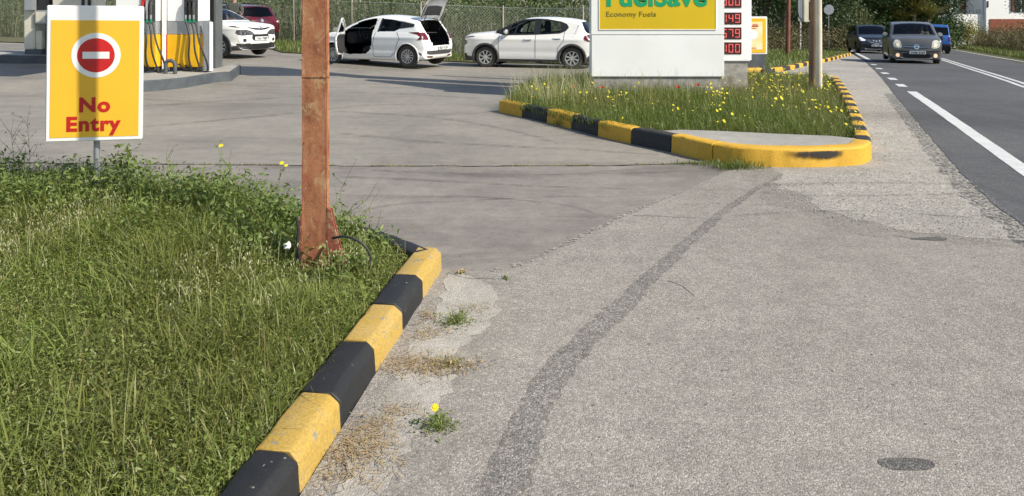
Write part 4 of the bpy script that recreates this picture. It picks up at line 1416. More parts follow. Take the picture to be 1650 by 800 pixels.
# ------------------------------------------------------------------ cars
def catmull(pts, n, closed=True):
    P = [np.array(p, float) for p in pts]
    out = []
    m = len(P)
    for i in range(m):
        p0, p1, p2, p3 = P[(i - 1) % m], P[i], P[(i + 1) % m], P[(i + 2) % m]
        for k in range(16):
            t = k / 16
            t2, t3 = t * t, t * t * t
            # tension keeps corners from overshooting
            m1, m2 = (p2 - p0) * 0.38, (p3 - p1) * 0.38
            out.append((2 * t3 - 3 * t2 + 1) * p1 + (t3 - 2 * t2 + t) * m1 + (-2 * t3 + 3 * t2) * p2 + (t3 - t2) * m2)
    out = np.array(out)
    d = np.r_[0, np.cumsum(np.linalg.norm(np.diff(np.vstack([out, out[:1]]), axis=0), axis=1))]
    q = np.vstack([out, out[:1]])
    s = np.linspace(0, d[-1], n, endpoint=False)
    return np.column_stack([np.interp(s, d, q[:, 0]), np.interp(s, d, q[:, 1])])


class Car:
    def __init__(self, name, label, cat, L, W, sil, paint, belt=0.95, tumble=0.36, pf=0.20, pr=0.14, fa=0.8, ra=0.6, r=0.07, crown=0.09, group=None):
        self.root = empty(name)
        tag(self.root, label, cat, group)
        self.L, self.W, self.paint = L, W, paint
        self.belt, self.tumble, self.pf, self.pr, self.fa, self.ra = belt, tumble, pf, pr, fa, ra
        N = 260
        S = catmull(sil, N)
        tg = np.roll(S, -1, 0) - np.roll(S, 1, 0)
        tg /= np.linalg.norm(tg, axis=1)[:, None]
        nrm = np.column_stack([tg[:, 1], -tg[:, 0]])
        cr = np.where(np.abs(nrm[:, 1]) > 0.75, crown * 0.5, crown)
        for _ in range(6):
            cr = (np.roll(cr, 1) + cr + np.roll(cr, -1)) / 3
        cr = np.where(S[:, 1] < 0.26, 0.0, cr)
        he = self.hw(S[:, 0], S[:, 1])
        cols = []
        sides = []
        for qf in np.linspace(0, 1, 15):
            pos = S + nrm * (cr * qf ** 2.4)[:, None]
            cols.append(np.column_stack([pos[:, 0], qf * (he - r), pos[:, 1]]))
            sides.append(0)
        for a in np.linspace(0, math.pi / 2, 6)[1:]:
            pos = S + nrm * (cr + r * (1 - math.cos(a)))[:, None]
            y = self.hw(pos[:, 0], pos[:, 1]) - r + r * math.sin(a)
            cols.append(np.column_stack([pos[:, 0], y, pos[:, 1]]))
            sides.append(1 if a > 0.7 else 0)
        edge = pos
        spine = np.column_stack([np.clip(edge[:, 0], 0.75, L - 0.75), np.full(N, 0.62)])
        for t in np.linspace(0, 1, 30)[1:]:
            pos = edge * (1 - t) + spine * t
            cols.append(np.column_stack([pos[:, 0], self.hw(pos[:, 0], pos[:, 1]), pos[:, 1]]))
            sides.append(1)
        J = len(cols)
        C = np.array(cols)                                  # J,N,3
        Cm = C[1:].copy()
        Cm[:, :, 1] *= -1
        full = np.concatenate([Cm[::-1], C], 0)
        K = full.shape[0]
        self.V = full.reshape(-1, 3)
        F, side = [], []
        sd = sides[1:][::-1] + sides
        for j in range(K - 1):
            for i in range(N):
                i2 = (i + 1) % N
                F.append((j * N + i, j * N + i2, (j + 1) * N + i2, (j + 1) * N + i))
                side.append(1 if (sd[j] and sd[j + 1]) else 0)
        self.F = np.array(F)
        self.side = np.array(side, bool)
        self.keep = np.ones(len(F), bool)
        self.cen = self.V[self.F].mean(1)
        self.bvh = BVHTree.FromPolygons([tuple(v) for v in self.V], [tuple(f) for f in F])
        self.frontx = S[:, 0].min()

    def hw(self, x, z):
        x = np.asarray(x, float)
        z = np.asarray(z, float)
        h = np.full(x.shape, self.W / 2)
        h = h - self.pf * np.clip((self.fa - x) / self.fa, 0, 1.2) ** 2.4
        h = h - self.pr * np.clip((x - (self.L - self.ra)) / self.ra, 0, 1.2) ** 2.4
        h = h - 0.05 * np.clip((0.5 - z) / 0.35, 0, 1) ** 2
        h = h - self.tumble * np.clip(z - self.belt, 0, 2) - 0.05 * np.clip((z - 0.72) / 0.25, 0, 1) ** 2
        h = h + 0.012 * np.exp(-((z - self.belt + 0.12) / 0.05) ** 2) - 0.012 * np.exp(-((z - 0.48) / 0.09) ** 2)
        return h

    def hwf(self, x, z):
        return float(self.hw(np.array([x]), np.array([z]))[0])

    def part(self, name, V, F, m, parent=None, smooth=True):
        V = [(v[0] - self.L / 2, v[1], v[2]) for v in V]
        o = mesh_obj(name, V, F, m, parent or self.root, smooth)
        return o

    def cut(self, axis, poly, xlim=None):
        x, y, z = self.cen.T
        if axis == 'side':
            m = self.side & inpoly(x, z, poly)
        elif axis == 'front':
            m = inpoly(y, z, poly) & (x < (xlim or self.L / 2)) & ~self.side
        else:
            m = inpoly(y, z, poly) & (x > (xlim or self.L / 2)) & ~self.side
        self.keep &= ~m

    def patch(self, name, axis, poly, m, off=0.005, parent=None, sides=(1, -1), grid=0.05, inner=0.0):
        """a piece lying on the skin of the car; outline is in side (x,z) or end (y,z) view"""
        out = []
        for sgn in (sides if axis == 'side' else (1,)):
            pts = []
            n = len(poly)
            for i in range(n):
                a, b = Vector(poly[i]), Vector(poly[(i + 1) % n])
                k = max(1, int((b - a).length / grid))
                for j in range(k):
                    pts.append(a.lerp(b, j / k))
            nb = len(pts)
            xs = [p.x for p in pts]
            ys = [p.y for p in pts]
            gx = np.arange(min(xs) + grid * .5, max(xs), grid)
            gy = np.arange(min(ys) + grid * .5, max(ys), grid)
            if len(gx) and len(gy):
                X, Y = np.meshgrid(gx, gy)
                ok = inpoly(X.ravel(), Y.ravel(), [(p.x, p.y) for p in pts])
                pts += [Vector((a, b)) for a, b in zip(X.ravel()[ok], Y.ravel()[ok])]
            r = geometry.delaunay_2d_cdt(pts, [(i, (i + 1) % nb) for i in range(nb)], [list(range(nb))], 1, 1e-5)
            V2, T = r[0], r[2]
            V, okv = [], []
            for p in V2:
                if axis == 'side':
                    o, d = Vector((p.x, 3 * sgn, p.y)), Vector((0, -sgn, 0))
                elif axis == 'front':
                    o, d = Vector((-3, p.x, p.y)), Vector((1, 0, 0))
                else:
                    o, d = Vector((9, p.x, p.y)), Vector((-1, 0, 0))
                h = self.bvh.ray_cast(o, d)
                if h[0] is None:
                    V.append(Vector((0, 0, 0)))
                    okv.append(False)
                else:
                    nn = h[1] if h[1].dot(d) < 0 else -h[1]
                    V.append(h[0] + nn * off)
                    okv.append(True)
            F = [tuple(t) for t in T if all(okv[i] for i in t)]
            used = sorted({i for f in F for i in f})
            rem = {u: k for k, u in enumerate(used)}
            V = [V[u] for u in used]
            F = [tuple(rem[i] for i in f) for f in F]
            tot = 0.0
            for f in F:
                tot += (V[f[1]] - V[f[0]]).cross(V[f[2]] - V[f[0]]).dot(d)
            if tot > 0:
                F = [f[::-1] for f in F]
            if F:
                out.append(self.part(name, V, F, m, parent))
        return out

    def glass(self, name, axis, poly, m='glass', xlim=None, sides=(1, -1), frame=None):
        self.cut(axis, poly, xlim)
        c = (sum(p[0] for p in poly) / len(poly), sum(p[1] for p in poly) / len(poly))
        big = [(c[0] + (p[0] - c[0]) * 1.02, c[1] + (p[1] - c[1]) * 1.03) for p in poly]
        return self.patch(name, axis, big, m, 0.004, None, sides)

    def wheels(self, xs, R, style=8, arch=None, rim='alloy', tw=0.19, lift=0.0, hub=0.62, inset=0.02):
        for xc in xs:
            ra = R + 0.045
            zc = R
            x, y, z = self.cen.T
            self.keep &= ~(((x - xc) ** 2 + (z - zc - lift) ** 2 < ra ** 2) & (np.abs(y) > self.W / 2 - 0.32))
            for sgn in (1, -1):
                yo = sgn * (self.hwf(xc, 0.45) - inset)
                yi = yo - sgn * tw
                M = Matrix.Translation((xc - self.L / 2, 0, zc))
                a, b = min(yo, yi), max(yo, yi)
                prof = [(R * hub, a + 0.02), (R * 0.80, a + 0.002), (R * 0.94, a + 0.012), (R, a + 0.035), (R, b - 0.035), (R * 0.94, b - 0.012), (R * 0.80, b - 0.002), (R * hub, b - 0.02)]
                w = MB().lathe(prof, 40, 'y', M).build('wheel', 'tyre', self.root, True)
                rm = MB()
                rr = R * hub
                f = yo - sgn * 0.016
                fb = yo - sgn * 0.075
                rm.lathe([(rr * 1.02, f), (rr * 0.93, f - sgn * 0.004), (rr * 0.90, fb), (rr * 0.9, yi + sgn * 0.02)], 40, 'y', M)
                rm.lathe([(rr * 0.22, f + sgn * 0.001), (rr * 0.22, fb)], 16, 'y', M)
                rm.prism(circle(0, 0, rr * 0.22, 16), f, f + sgn * 0.002, 'y', M)
                for k in range(style):
                    t = 2 * math.pi * k / style + 0.3
                    wsp = rr * (1.25 / style)
                    sp = [(-wsp * .55, rr * 0.15), (wsp * .55, rr * 0.15), (wsp * .75, rr * 0.95), (-wsp * .75, rr * 0.95)]
                    rt = Matrix.Rotation(t, 4, 'Y')
                    rm.prism(sp, f, f - sgn * 0.03, 'y', M @ rt)
                rm.build('rim', rim, w, True)
                dk = MB().prism(circle(0, 0, rr * 0.91, 28), fb - sgn * 0.01, fb - sgn * 0.02, 'y', M)
                dk.build('brake_disc', 'black_plastic', w)
                # inner arch
                li = MB()
                n = 26
                ya, yb = yo + sgn * 0.0, yo - sgn * (tw + 0.06)
                V, F = [], []
                for k in range(n + 1):
                    t = math.pi * (-0.12 + 1.24 * k / n)
                    px, pz = xc + ra * math.cos(t), zc + lift + ra * math.sin(t)
                    V += [(px, ya, pz), (px, yb, pz)]
                for k in range(n):
                    F.append((2 * k, 2 * k + 1, 2 * k + 3, 2 * k + 2))
                F.append(tuple(2 * k + 1 for k in range(n + 1)))
                self.part('wheel_arch', V, F, 'black_plastic', None, False)
                wid = arch[0] if arch else 0.022
                V, F = [], []
                n = 34
                for k in range(n + 1):
                    t = math.pi * (-0.16 + 1.32 * k / n)
                    for rr_, oo in ((ra - 0.012, -0.03), (ra - 0.008, 0.012), (ra + wid, 0.012), (ra + wid + 0.004, -0.002)):
                        px, pz = xc + rr_ * math.cos(t), zc + lift + rr_ * math.sin(t)
                        pz = max(pz, 0.17)
                        V.append((px, sgn * (self.hwf(px, pz) + oo), pz))
                for k in range(n):
                    for q in range(3):
                        F.append((4 * k + q, 4 * k + q + 1, 4 * k + 5 + q, 4 * k + 4 + q))
                self.part('arch_trim', V, F, arch[1] if arch else self.paint, None, True)

    def seam(self, pts, sides=(1, -1), w=0.006, m='grey_plastic'):
        for sgn in sides:
            V, F = [], []
            P = [Vector(p) for p in rag(pts, 0, 0.04)]
            for i, p in enumerate(P):
                d = (P[min(i + 1, len(P) - 1)] - P[max(i - 1, 0)]).normalized()
                nn = Vector((-d.y, d.x)) * w
                for q in (p - nn, p + nn):
                    V.append((q.x, sgn * (self.hwf(q.x, q.y) + 0.004), q.y))
            for i in range(len(P) - 1):
                F.append((2 * i, 2 * i + 1, 2 * i + 3, 2 * i + 2))
            self.part('door_seam', V, F, m, None, False)

    def mirror(self, x, z, m=None, sides=(1, -1), ext=0.2):
        for sgn in sides:
            y = self.hwf(x, z)
            mm = Matrix.Translation((-self.L / 2, 0, 0))
            b = MB().box((x - 0.07, min(sgn * (y + 0.04), sgn * (y + ext)), z), (x + 0.05, max(sgn * (y + 0.04), sgn * (y + ext)), z + 0.135), 0.035, mm)
            o = b.build('mirror', m or self.paint, self.root, True)
            MB().box((x - 0.03, min(sgn * (y - 0.02), sgn * (y + 0.09)), z - 0.03), (x + 0.03, max(sgn * (y - 0.02), sgn * (y + 0.09)), z + 0.02), 0.01, mm).build('mirror_foot', 'black_plastic', o)
            MB().box((x + 0.049, min(sgn * (y + 0.06), sgn * (y + ext - 0.02)), z + 0.02), (x + 0.054, max(sgn * (y + 0.06), sgn * (y + ext - 0.02)), z + 0.115), 0.0, mm).build('mirror_glass', 'chrome', o)

    def plate(self, front, z, s, y=0.0, x=None):
        ax = -3 if front else 9
        h = self.bvh.ray_cast(Vector((ax, y, z)), Vector((1 if front else -1, 0, 0)))
        px = (h[0].x if x is None else x) + (-0.018 if front else 0.018)
        mm = Matrix.Translation((px - self.L / 2, y, z))
        o = MB().box((-0.008, -0.26, -0.055), (0.008, 0.26, 0.055), 0.003, mm).build('number_plate', 'plate', self.root)
        # text faces forwards (-x) or backwards (+x)
        rz = Matrix.Rotation(-math.pi / 2 if front else math.pi / 2, 4, 'Z')
        text_obj('plate_lettering', s, 0.105, 'black_plastic', o, mm @ rz @ Matrix.Translation((0, -0.0105, -0.036)) @ FACE, 0.003, 0.46, 1.1, 0.001)
        return o

    def box(self, name, lo, hi, m, b=0.02, parent=None):
        return MB().box(lo, hi, b, Matrix.Translation((-self.L / 2, 0, 0))).build(name, m, parent or self.root, True)

    def interior(self, xd, xs, xr, zseat=0.55, wheel_side=-1):
        w = self.W / 2 - 0.24
        self.box('dashboard', (xd, -w, 0.62), (xd + 0.32, w, 0.96), 'cabin', 0.05)
        for sgn in (1, -1):
            yc = sgn * 0.36
            s = self.box('seat', (xs - 0.1, yc - 0.23, zseat - 0.2), (xs + 0.42, yc + 0.23, zseat), 'cabin', 0.05)
            mm = Matrix.Translation((-self.L / 2 + xs + 0.42, yc, zseat - 0.03)) @ Matrix.Rotation(math.radians(14), 4, 'Y')
            MB().box((-0.08, -0.22, 0), (0.06, 0.22, 0.56), 0.05, mm).build('seat_back', 'cabin', s, True)
            MB().box((-0.05, -0.13, 0.60), (0.05, 0.13, 0.78), 0.04, mm).build('head_rest', 'cabin', s, True)
        s = self.box('rear_seat', (xr - 0.1, -w, zseat - 0.2), (xr + 0.4, w, zseat), 'cabin', 0.05)
        mm = Matrix.Translation((-self.L / 2 + xr + 0.42, 0, zseat - 0.03)) @ Matrix.Rotation(math.radians(16), 4, 'Y')
        MB().box((-0.08, -w, 0), (0.06, w, 0.50), 0.05, mm).build('seat_back', 'cabin', s, True)
        mm = Matrix.Translation((-self.L / 2 + xd + 0.42, 0.36 * -wheel_side * -1, 0.90)) @ Matrix.Rotation(math.radians(65), 4, 'Y')
        pts = [(0.18 * math.cos(2 * math.pi * k / 24), 0.18 * math.sin(2 * math.pi * k / 24), 0) for k in range(25)]
        st = MB().tube(pts, 0.015, 7, False, mm)
        st.box((-0.17, -0.02, -0.01), (0.17, 0.02, 0.01), 0, mm)
        st.box((-0.05, -0.06, -0.02), (0.05, 0.06, 0.015), 0.01, mm)
        st.build('steering_wheel', 'black_plastic', self.root, True)

    def finish(self, lining=True):
        F = self.F[self.keep]
        me_o = self.part('body', self.V, [tuple(f) for f in F], self.paint, None, True)
        bm = bmesh.new()
        bm.from_mesh(me_o.data)
        bmesh.ops.remove_doubles(bm, verts=bm.verts, dist=0.0004)
        bmesh.ops.delete(bm, geom=[v for v in bm.verts if not v.link_faces], context='VERTS')
        bmesh.ops.recalc_face_normals(bm, faces=bm.faces)
        # outward test
        bm.normal_update()
        sgn = sum((f.calc_center_median().y) * f.normal.y * f.calc_area() for f in bm.faces)
        if sgn < 0:
            bmesh.ops.reverse_faces(bm, faces=bm.faces)
        bm.normal_update()
        bm.to_mesh(me_o.data)
        if lining:
            for v in bm.verts:
                v.co -= v.normal * 0.028
            lm = bpy.data.meshes.new('cabin_lining')
            bm.to_mesh(lm)
            lm.materials.clear()
            lm.materials.append(MAT['cabin'])
            link(bpy.data.objects.new('cabin_lining', lm), self.root)
        bm.free()

    def place(self, loc, heading):
        """heading: angle of the way the car faces"""
        self.root.location = loc
        self.root.rotation_euler = (0, 0, heading - math.pi)


def sm(poly, n=40):
    return [tuple(p) for p in catmull(poly, n)]


def sym(poly):
    """half outline in (y,z) with y>=0 -> full"""
    return list(poly) + [(-y, z) for y, z in poly[::-1]]


def mir(poly):
    return [(-y, z) for y, z in poly[::-1]]


# ---- small white crossover hatchback (two of them, built alike)
def crossover(name, label, plate, group):
    sil = [(0.12, 0.21), (0.03, 0.30), (0.0, 0.45), (0.0, 0.62), (0.02, 0.82), (0.07, 0.925), (0.18, 0.98), (0.45, 1.02), (0.85, 1.055), (1.06, 1.08), (1.45, 1.27), (1.82, 1.425), (2.15, 1.475), (2.7, 1.48), (3.2, 1.44), (3.52, 1.385), (3.60, 1.34), (3.74, 1.15), (3.86, 0.98), (3.95, 0.86), (3.99, 0.62), (3.97, 0.40), (3.88, 0.23), (3.2, 0.19), (0.8, 0.19)]
    c = Car(name, label, 'car', 3.99, 1.74, sil, 'car_cream', belt=0.96, tumble=0.34, group=group)
    side_w = [(1.10, 1.045), (1.36, 0.975), (2.30, 0.995), (2.96, 1.035), (3.12, 1.10), (3.20, 1.19), (3.14, 1.27), (2.98, 1.335), (2.60, 1.40), (2.30, 1.415), (1.92, 1.395), (1.60, 1.285)]
    c.cut('side', side_w)
    c.seam(side_w + [side_w[0]], w=0.022, m='black_plastic')
    c.patch('quarter_glass', 'side', [(1.40, 0.985), (1.62, 0.99), (1.74, 1.31), (1.60, 1.275)], 'glass', 0.004)
    c.patch('front_window', 'side', [(1.66, 0.99), (2.20, 1.0), (2.24, 1.405), (1.93, 1.39), (1.78, 1.33)], 'glass', 0.004)
    c.patch('rear_window', 'side', [(2.40, 1.005), (2.86, 1.035), (2.98, 1.10), (2.98, 1.31), (2.62, 1.385), (2.42, 1.40)], 'glass', 0.004)
    for pl in ([(2.20, 0.99), (2.40, 0.995), (2.42, 1.41), (2.24, 1.41)], [(2.98, 1.05), (3.14, 1.10), (3.2, 1.19), (3.13, 1.28), (2.98, 1.34)], [(1.10, 1.05), (1.37, 0.975), (1.41, 0.985), (1.61, 1.275), (1.60, 1.29)], [(1.62, 0.985), (1.665, 0.985), (1.79, 1.335), (1.745, 1.325)]):
        c.patch('window_pillar', 'side', pl, 'black_plastic', 0.0052)
    ws = sym([(0.0, 1.09), (0.5, 1.085), (0.66, 1.07), (0.52, 1.40), (0.3, 1.43), (0.0, 1.44)])
    c.glass('windscreen', 'front', ws, 'glass')
    rw = sym([(0, 1.34), (0.50, 1.33), (0.66, 1.07), (0.60, 1.02), (0, 1.01)])
    c.glass('tailgate_window', 'rear', rw, 'dark_glass')
    c.wheels((0.78, 3.32), 0.315, 8, (0.055, 'grey_plastic'))
    c.patch('sill', 'side', [(1.12, 0.20), (2.98, 0.20), (2.98, 0.275), (1.14, 0.275)], 'grey_plastic', 0.012)
    c.patch('rear_bumper_trim', 'side', [(3.66, 0.22), (3.97, 0.24), (3.99, 0.52), (3.90, 0.50), (3.76, 0.36)], 'grey_plastic', 0.010)
    c.patch('rear_bumper_trim', 'rear', sym([(0, 0.24), (0.78, 0.26), (0.80, 0.50), (0, 0.42)]), 'grey_plastic', 0.010)
    c.patch('front_bumper_trim', 'side', [(0.02, 0.22), (0.36, 0.22), (0.40, 0.32), (0.20, 0.36), (0.04, 0.42)], 'grey_plastic', 0.010)
    c.patch('front_bumper_trim', 'front', sym([(0, 0.23), (0.66, 0.23), (0.76, 0.30), (0.76, 0.42), (0.60, 0.40), (0, 0.40)]), 'black_plastic', 0.010)
    c.patch('daytime_lamp', 'side', [(0.10, 0.855), (0.34, 0.895), (0.46, 0.905), (0.40, 0.93), (0.16, 0.905)], 'lamp_dark', 0.006)
    c.patch('headlamp', 'side', sm([(0.02, 0.66), (0.16, 0.67), (0.22, 0.74), (0.20, 0.80), (0.06, 0.80)]), 'lamp_dark', 0.006)
    c.patch('headlamp', 'front', sm([(0.50, 0.66), (0.70, 0.65), (0.78, 0.72), (0.74, 0.81), (0.52, 0.80)]), 'lamp_dark', 0.007)
    c.patch('headlamp', 'front', sm(mir([(0.50, 0.66), (0.70, 0.65), (0.78, 0.72), (0.74, 0.81), (0.52, 0.80)])), 'lamp_dark', 0.007)
    for f in (lambda p: p, mir):
        c.patch('daytime_lamp', 'front', f([(0.46, 0.885), (0.60, 0.87), (0.76, 0.885), (0.74, 0.92), (0.50, 0.915)]), 'lamp_lens', 0.007)
        c.patch('fog_surround', 'front', sm(f([(0.46, 0.43), (0.68, 0.43), (0.74, 0.51), (0.68, 0.58), (0.48, 0.57), (0.44, 0.5)])), 'car_white', 0.014)
        c.patch('fog_lamp', 'front', sm(f([(0.53, 0.465), (0.63, 0.465), (0.64, 0.545), (0.54, 0.545)])), 'black_plastic', 0.018)
    c.patch('grille', 'front', sm(sym([(0.0, 0.50), (0.28, 0.50), (0.34, 0.57), (0.30, 0.67), (0, 0.67)]), 60), 'black_plastic', 0.007)
    c.patch('upper_grille', 'front', sym([(0.0, 0.79), (0.25, 0.81), (0.46, 0.86), (0.46, 0.885), (0.2, 0.86), (0, 0.845)]), 'black_plastic', 0.007)
    for z0 in (0.80, 0.845):
        c.patch('chevron_badge', 'front', [(0.0, z0 + 0.05), (0.10, z0), (0.10, z0 + 0.022), (0.0, z0 + 0.075), (-0.10, z0 + 0.022), (-0.10, z0)], 'chrome', 0.014)
    tl = sm([(3.66, 0.86), (3.78, 0.80), (3.94, 0.78), (3.96, 0.86), (3.88, 0.97), (3.70, 0.97)])
    c.patch('tail_lamp', 'side', tl, 'tail_red', 0.012)
    for f in (lambda p: p, mir):
        c.patch('tail_lamp', 'rear', sm(f([(0.55, 0.80), (0.80, 0.79), (0.80, 0.95), (0.58, 0.94)])), 'tail_red', 0.014)
    c.seam([(1.20, 0.97), (1.17, 0.80), (1.20, 0.29)])
    c.seam([(2.27, 1.0), (2.26, 0.29)])
    c.seam([(3.10, 1.06), (3.08, 0.80), (2.93, 0.62), (2.88, 0.29)])
    c.seam([(1.45, 0.62), (1.42, 0.44), (1.5, 0.42), (2.2, 0.43)], w=0.004, m='car_white')
    for xh, zh in ((1.96, 0.855), (2.80, 0.885)):
        c.patch('door_handle', 'side', sm([(xh, zh - 0.02), (xh + 0.22, zh - 0.015), (xh + 0.22, zh + 0.02), (xh, zh + 0.02)], 16), 'car_white', 0.022)
        c.patch('handle_recess', 'side', sm([(xh + 0.03, zh - 0.045), (xh + 0.18, zh - 0.04), (xh + 0.19, zh + 0.02), (xh + 0.02, zh + 0.02)], 16), 'silver', 0.006)
    c.patch('side_badge', 'side', [(1.24, 0.90), (1.28, 0.90), (1.33, 0.84), (1.29, 0.84)], 'chrome', 0.006)
    c.mirror(1.44, 0.985, 'car_white')
    c.interior(1.12, 1.75, 2.55)
    c.plate(True, 0.545, plate)
    c.finish()
    return c


def car_at(c, px, py, heading, dz=0.0):
    p = G(px, py)
    p.z = g(p.x, p.y) + dz
    c.place(p, heading)
    return p


PARK = 'cars parked along the fence'
c1 = crossover('parked_car', 'white crossover hatchback parked side on, right beside the price sign', 'YHA 7089', PARK)
c1.place(Vector((AX(858, 22.1), 22.15, g(AX(858, 22.1), 22.1))), math.radians(180 - 14))

c3 = crossover('parked_car', 'white crossover nosing out from behind the dark canopy column, front and plate visible', 'YHA 7089', PARK)
c3.place(Vector((-9.3, 23.0, g(-9.3, 23.0))), math.radians(-24))


# ---- white hatchback with its door and tailgate open
def open_hatch():
    sil = [(0.10, 0.21), (0.02, 0.32), (0.0, 0.48), (0.03, 0.68), (0.12, 0.82), (0.35, 0.92), (0.80, 1.01), (1.00, 1.045), (1.35, 1.22), (1.75, 1.375), (2.15, 1.45), (2.55, 1.455), (3.05, 1.41), (3.45, 1.345), (3.60, 1.295), (3.76, 1.10), (3.88, 0.93), (3.95, 0.76), (3.99, 0.55), (3.95, 0.36), (3.84, 0.23), (3.2, 0.19), (0.8, 0.19)]
    c = Car('parked_car', 'white hatchback with driver door and tailgate standing open', 'car', 3.999, 1.74, sil, 'car_white', belt=0.95, tumble=0.34, group=PARK)
    door = [(1.16, 0.96), (1.45, 1.14), (1.80, 1.30), (2.14, 1.365), (2.25, 1.36), (2.27, 1.30), (2.19, 1.0), (2.17, 0.62), (2.10, 0.45), (1.97, 0.355), (1.42, 0.335), (1.26, 0.36), (1.18, 0.50), (1.15, 0.75)]
    c.cut('side', door)
    # far side keeps its door: put the skin back there and glaze it
    x, y, z = c.cen.T
    back = c.side & inpoly(x, z, door) & (y > 0)
    c.keep |= back
    fw = [(1.30, 0.985), (2.13, 0.985), (2.19, 1.30), (2.12, 1.325), (1.82, 1.27), (1.5, 1.125)]
    back = c.side & inpoly(x, z, fw) & (y > 0)
    c.keep &= ~back
    c.patch('front_window', 'side', fw, 'glass', 0.004, None, (1,))
    rwp = [(2.34, 0.985), (2.92, 1.0), (3.14, 1.10), (3.50, 1.13), (3.50, 1.215), (3.1, 1.285), (2.75, 1.345), (2.42, 1.365)]
    c.glass('rear_window', 'side', [(2.38, 1.0), (2.90, 1.01), (3.08, 1.09), (3.08, 1.27), (2.75, 1.325), (2.46, 1.345)], 'dark_glass')
    c.patch('window_surround', 'side', [(3.07, 1.075), (3.5, 1.125), (3.52, 1.2), (3.07, 1.285)], 'black_plastic', 0.006)
    c.patch('window_surround', 'side', [(2.34, 0.985), (2.40, 0.985), (2.475, 1.36), (2.42, 1.365)], 'black_plastic', 0.006)
    c.glass('windscreen', 'front', sym([(0.0, 1.06), (0.5, 1.055), (0.66, 1.03), (0.52, 1.36), (0.3, 1.40), (0.0, 1.41)]), 'glass')
    # tailgate
    tg = sym([(0, 0.60), (0.46, 0.60), (0.52, 0.72), (0.56, 0.95), (0.58, 1.10), (0.54, 1.30), (0, 1.315)])
    c.cut('rear', tg, 3.3)
    hx_, hz_ = 3.53 - c.L / 2, 1.325
    piv = empty('tailgate', (hx_, 0, hz_), 0, c.root)
    piv.rotation_euler = (0, math.radians(-118), 0)
    win = sym([(0, 1.00), (0.44, 1.00), (0.46, 1.22), (0, 1.25)])
    for nm, poly, m, off in (('tailgate_shell', tg, 'car_white', 0.0), ('tailgate_inner', [(a * 0.96, 0.95 + (b - 0.95) * 0.96) for a, b in tg], 'silver', -0.05), ('tailgate_window', win, 'dark_glass', 0.006), ('window_inner', win, 'black_plastic', -0.053)):
        for o in c.patch(nm, 'rear', poly, m, off, c.root):
            for v in o.data.vertices:
                v.co -= Vector((hx_, 0, hz_))
            o.parent = piv
    for sgn in (1, -1):
        MB().tube([(3.56 - c.L / 2, sgn * 0.53, 1.02), (3.80 - c.L / 2, sgn * 0.52, 1.52)], 0.011, 7).build('gas_strut', 'black_plastic', c.root, True)
    c.box('boot_floor', (3.0, -0.62, 0.40), (3.82, 0.62, 0.46), 'cabin', 0.01)
    c.box('parcel_shelf', (3.05, -0.55, 0.93), (3.50, 0.55, 0.95), 'cabin', 0.005)
    # open front door
    dv = empty('front_door', (1.16 - c.L / 2, -c.hwf(1.16, 0.8), 0), 0, c.root)
    dv.rotation_euler = (0, 0, math.radians(-64))
    px, py_ = 1.16 - c.L / 2, -c.hwf(1.16, 0.8)
    lower = [p for p in door if p[1] < 0.97] + []
    lower = [(1.16, 0.96), (2.185, 0.965), (2.17, 0.62), (2.10, 0.45), (1.97, 0.355), (1.42, 0.335), (1.26, 0.36), (1.18, 0.50), (1.15, 0.75)]
    frame_o = [(1.16, 0.955), (1.45, 1.14), (1.80, 1.30), (2.14, 1.365), (2.25, 1.36), (2.27, 1.30), (2.185, 0.955)]

    def door_piece(nm, poly, m, off):
        for o in c.patch(nm, 'side', poly, m, off, c.root, (-1,)):
            for v in o.data.vertices:
                v.co -= Vector((px, py_, 0))
            o.parent = dv
        return o
    do = door_piece('door_skin', lower, 'car_white', 0.0)
    md = do.modifiers.new('thick', 'SOLIDIFY')
    md.thickness = 0.05
    md.offset = -1
    di = door_piece('door_card', [(1.22, 0.93), (2.14, 0.935), (2.12, 0.62), (2.04, 0.46), (1.42, 0.38), (1.24, 0.45)], 'cabin', -0.085)
    md = di.modifiers.new('thick', 'SOLIDIFY')
    md.thickness = 0.03
    md.offset = 1
    door_piece('door_window', fw, 'glass', -0.02)
    fr = MB()
    ring = frame_o
    for a, b in zip(ring, ring[1:]):
        ya, yb = 0.02 - c.hwf(a[0], a[1]), 0.02 - c.hwf(b[0], b[1])
        fr.tube([(a[0] - c.L / 2 - px, ya - py_, a[1]), (b[0] - c.L / 2 - px, yb - py_, b[1])], 0.022, 6)
    fr.build('window_frame', 'car_white', dv, True)
    mb = MB().box((1.25 - c.L / 2 - px, -0.22, 0.97), (1.37 - c.L / 2 - px, -0.04, 1.11), 0.035)
    mb.build('door_mirror', 'car_blue' if False else 'chrome', dv, True)
    c.mirror(1.36, 0.975, 'car_white', (1,))
    c.wheels((0.80, 3.325), 0.31, 12, None)
    c.patch('headlamp', 'side', [(0.06, 0.72), (0.30, 0.76), (0.56, 0.86), (0.50, 0.89), (0.20, 0.83)], 'lamp_dark', 0.006)
    c.patch('tail_lamp', 'side', [(3.36, 0.975), (3.60, 0.985), (3.74, 0.99), (3.80, 0.80), (3.78, 0.775), (3.66, 0.77), (3.74, 0.86), (3.62, 0.925), (3.45, 0.955)], 'tail_red', 0.008)
    for f in (lambda p: p, mir):
        c.patch('tail_lamp', 'rear', f([(0.60, 0.77), (0.80, 0.77), (0.80, 0.97), (0.62, 0.96)]), 'tail_red', 0.010)
        c.patch('reflector', 'rear', f([(0.42, 0.275), (0.66, 0.28), (0.68, 0.325), (0.42, 0.32)]), 'tail_red', 0.012)
    c.patch('bumper_trim', 'rear', sym([(0, 0.36), (0.55, 0.36), (0.68, 0.39), (0.70, 0.47), (0.0, 0.47)]), 'grey_plastic', 0.008)
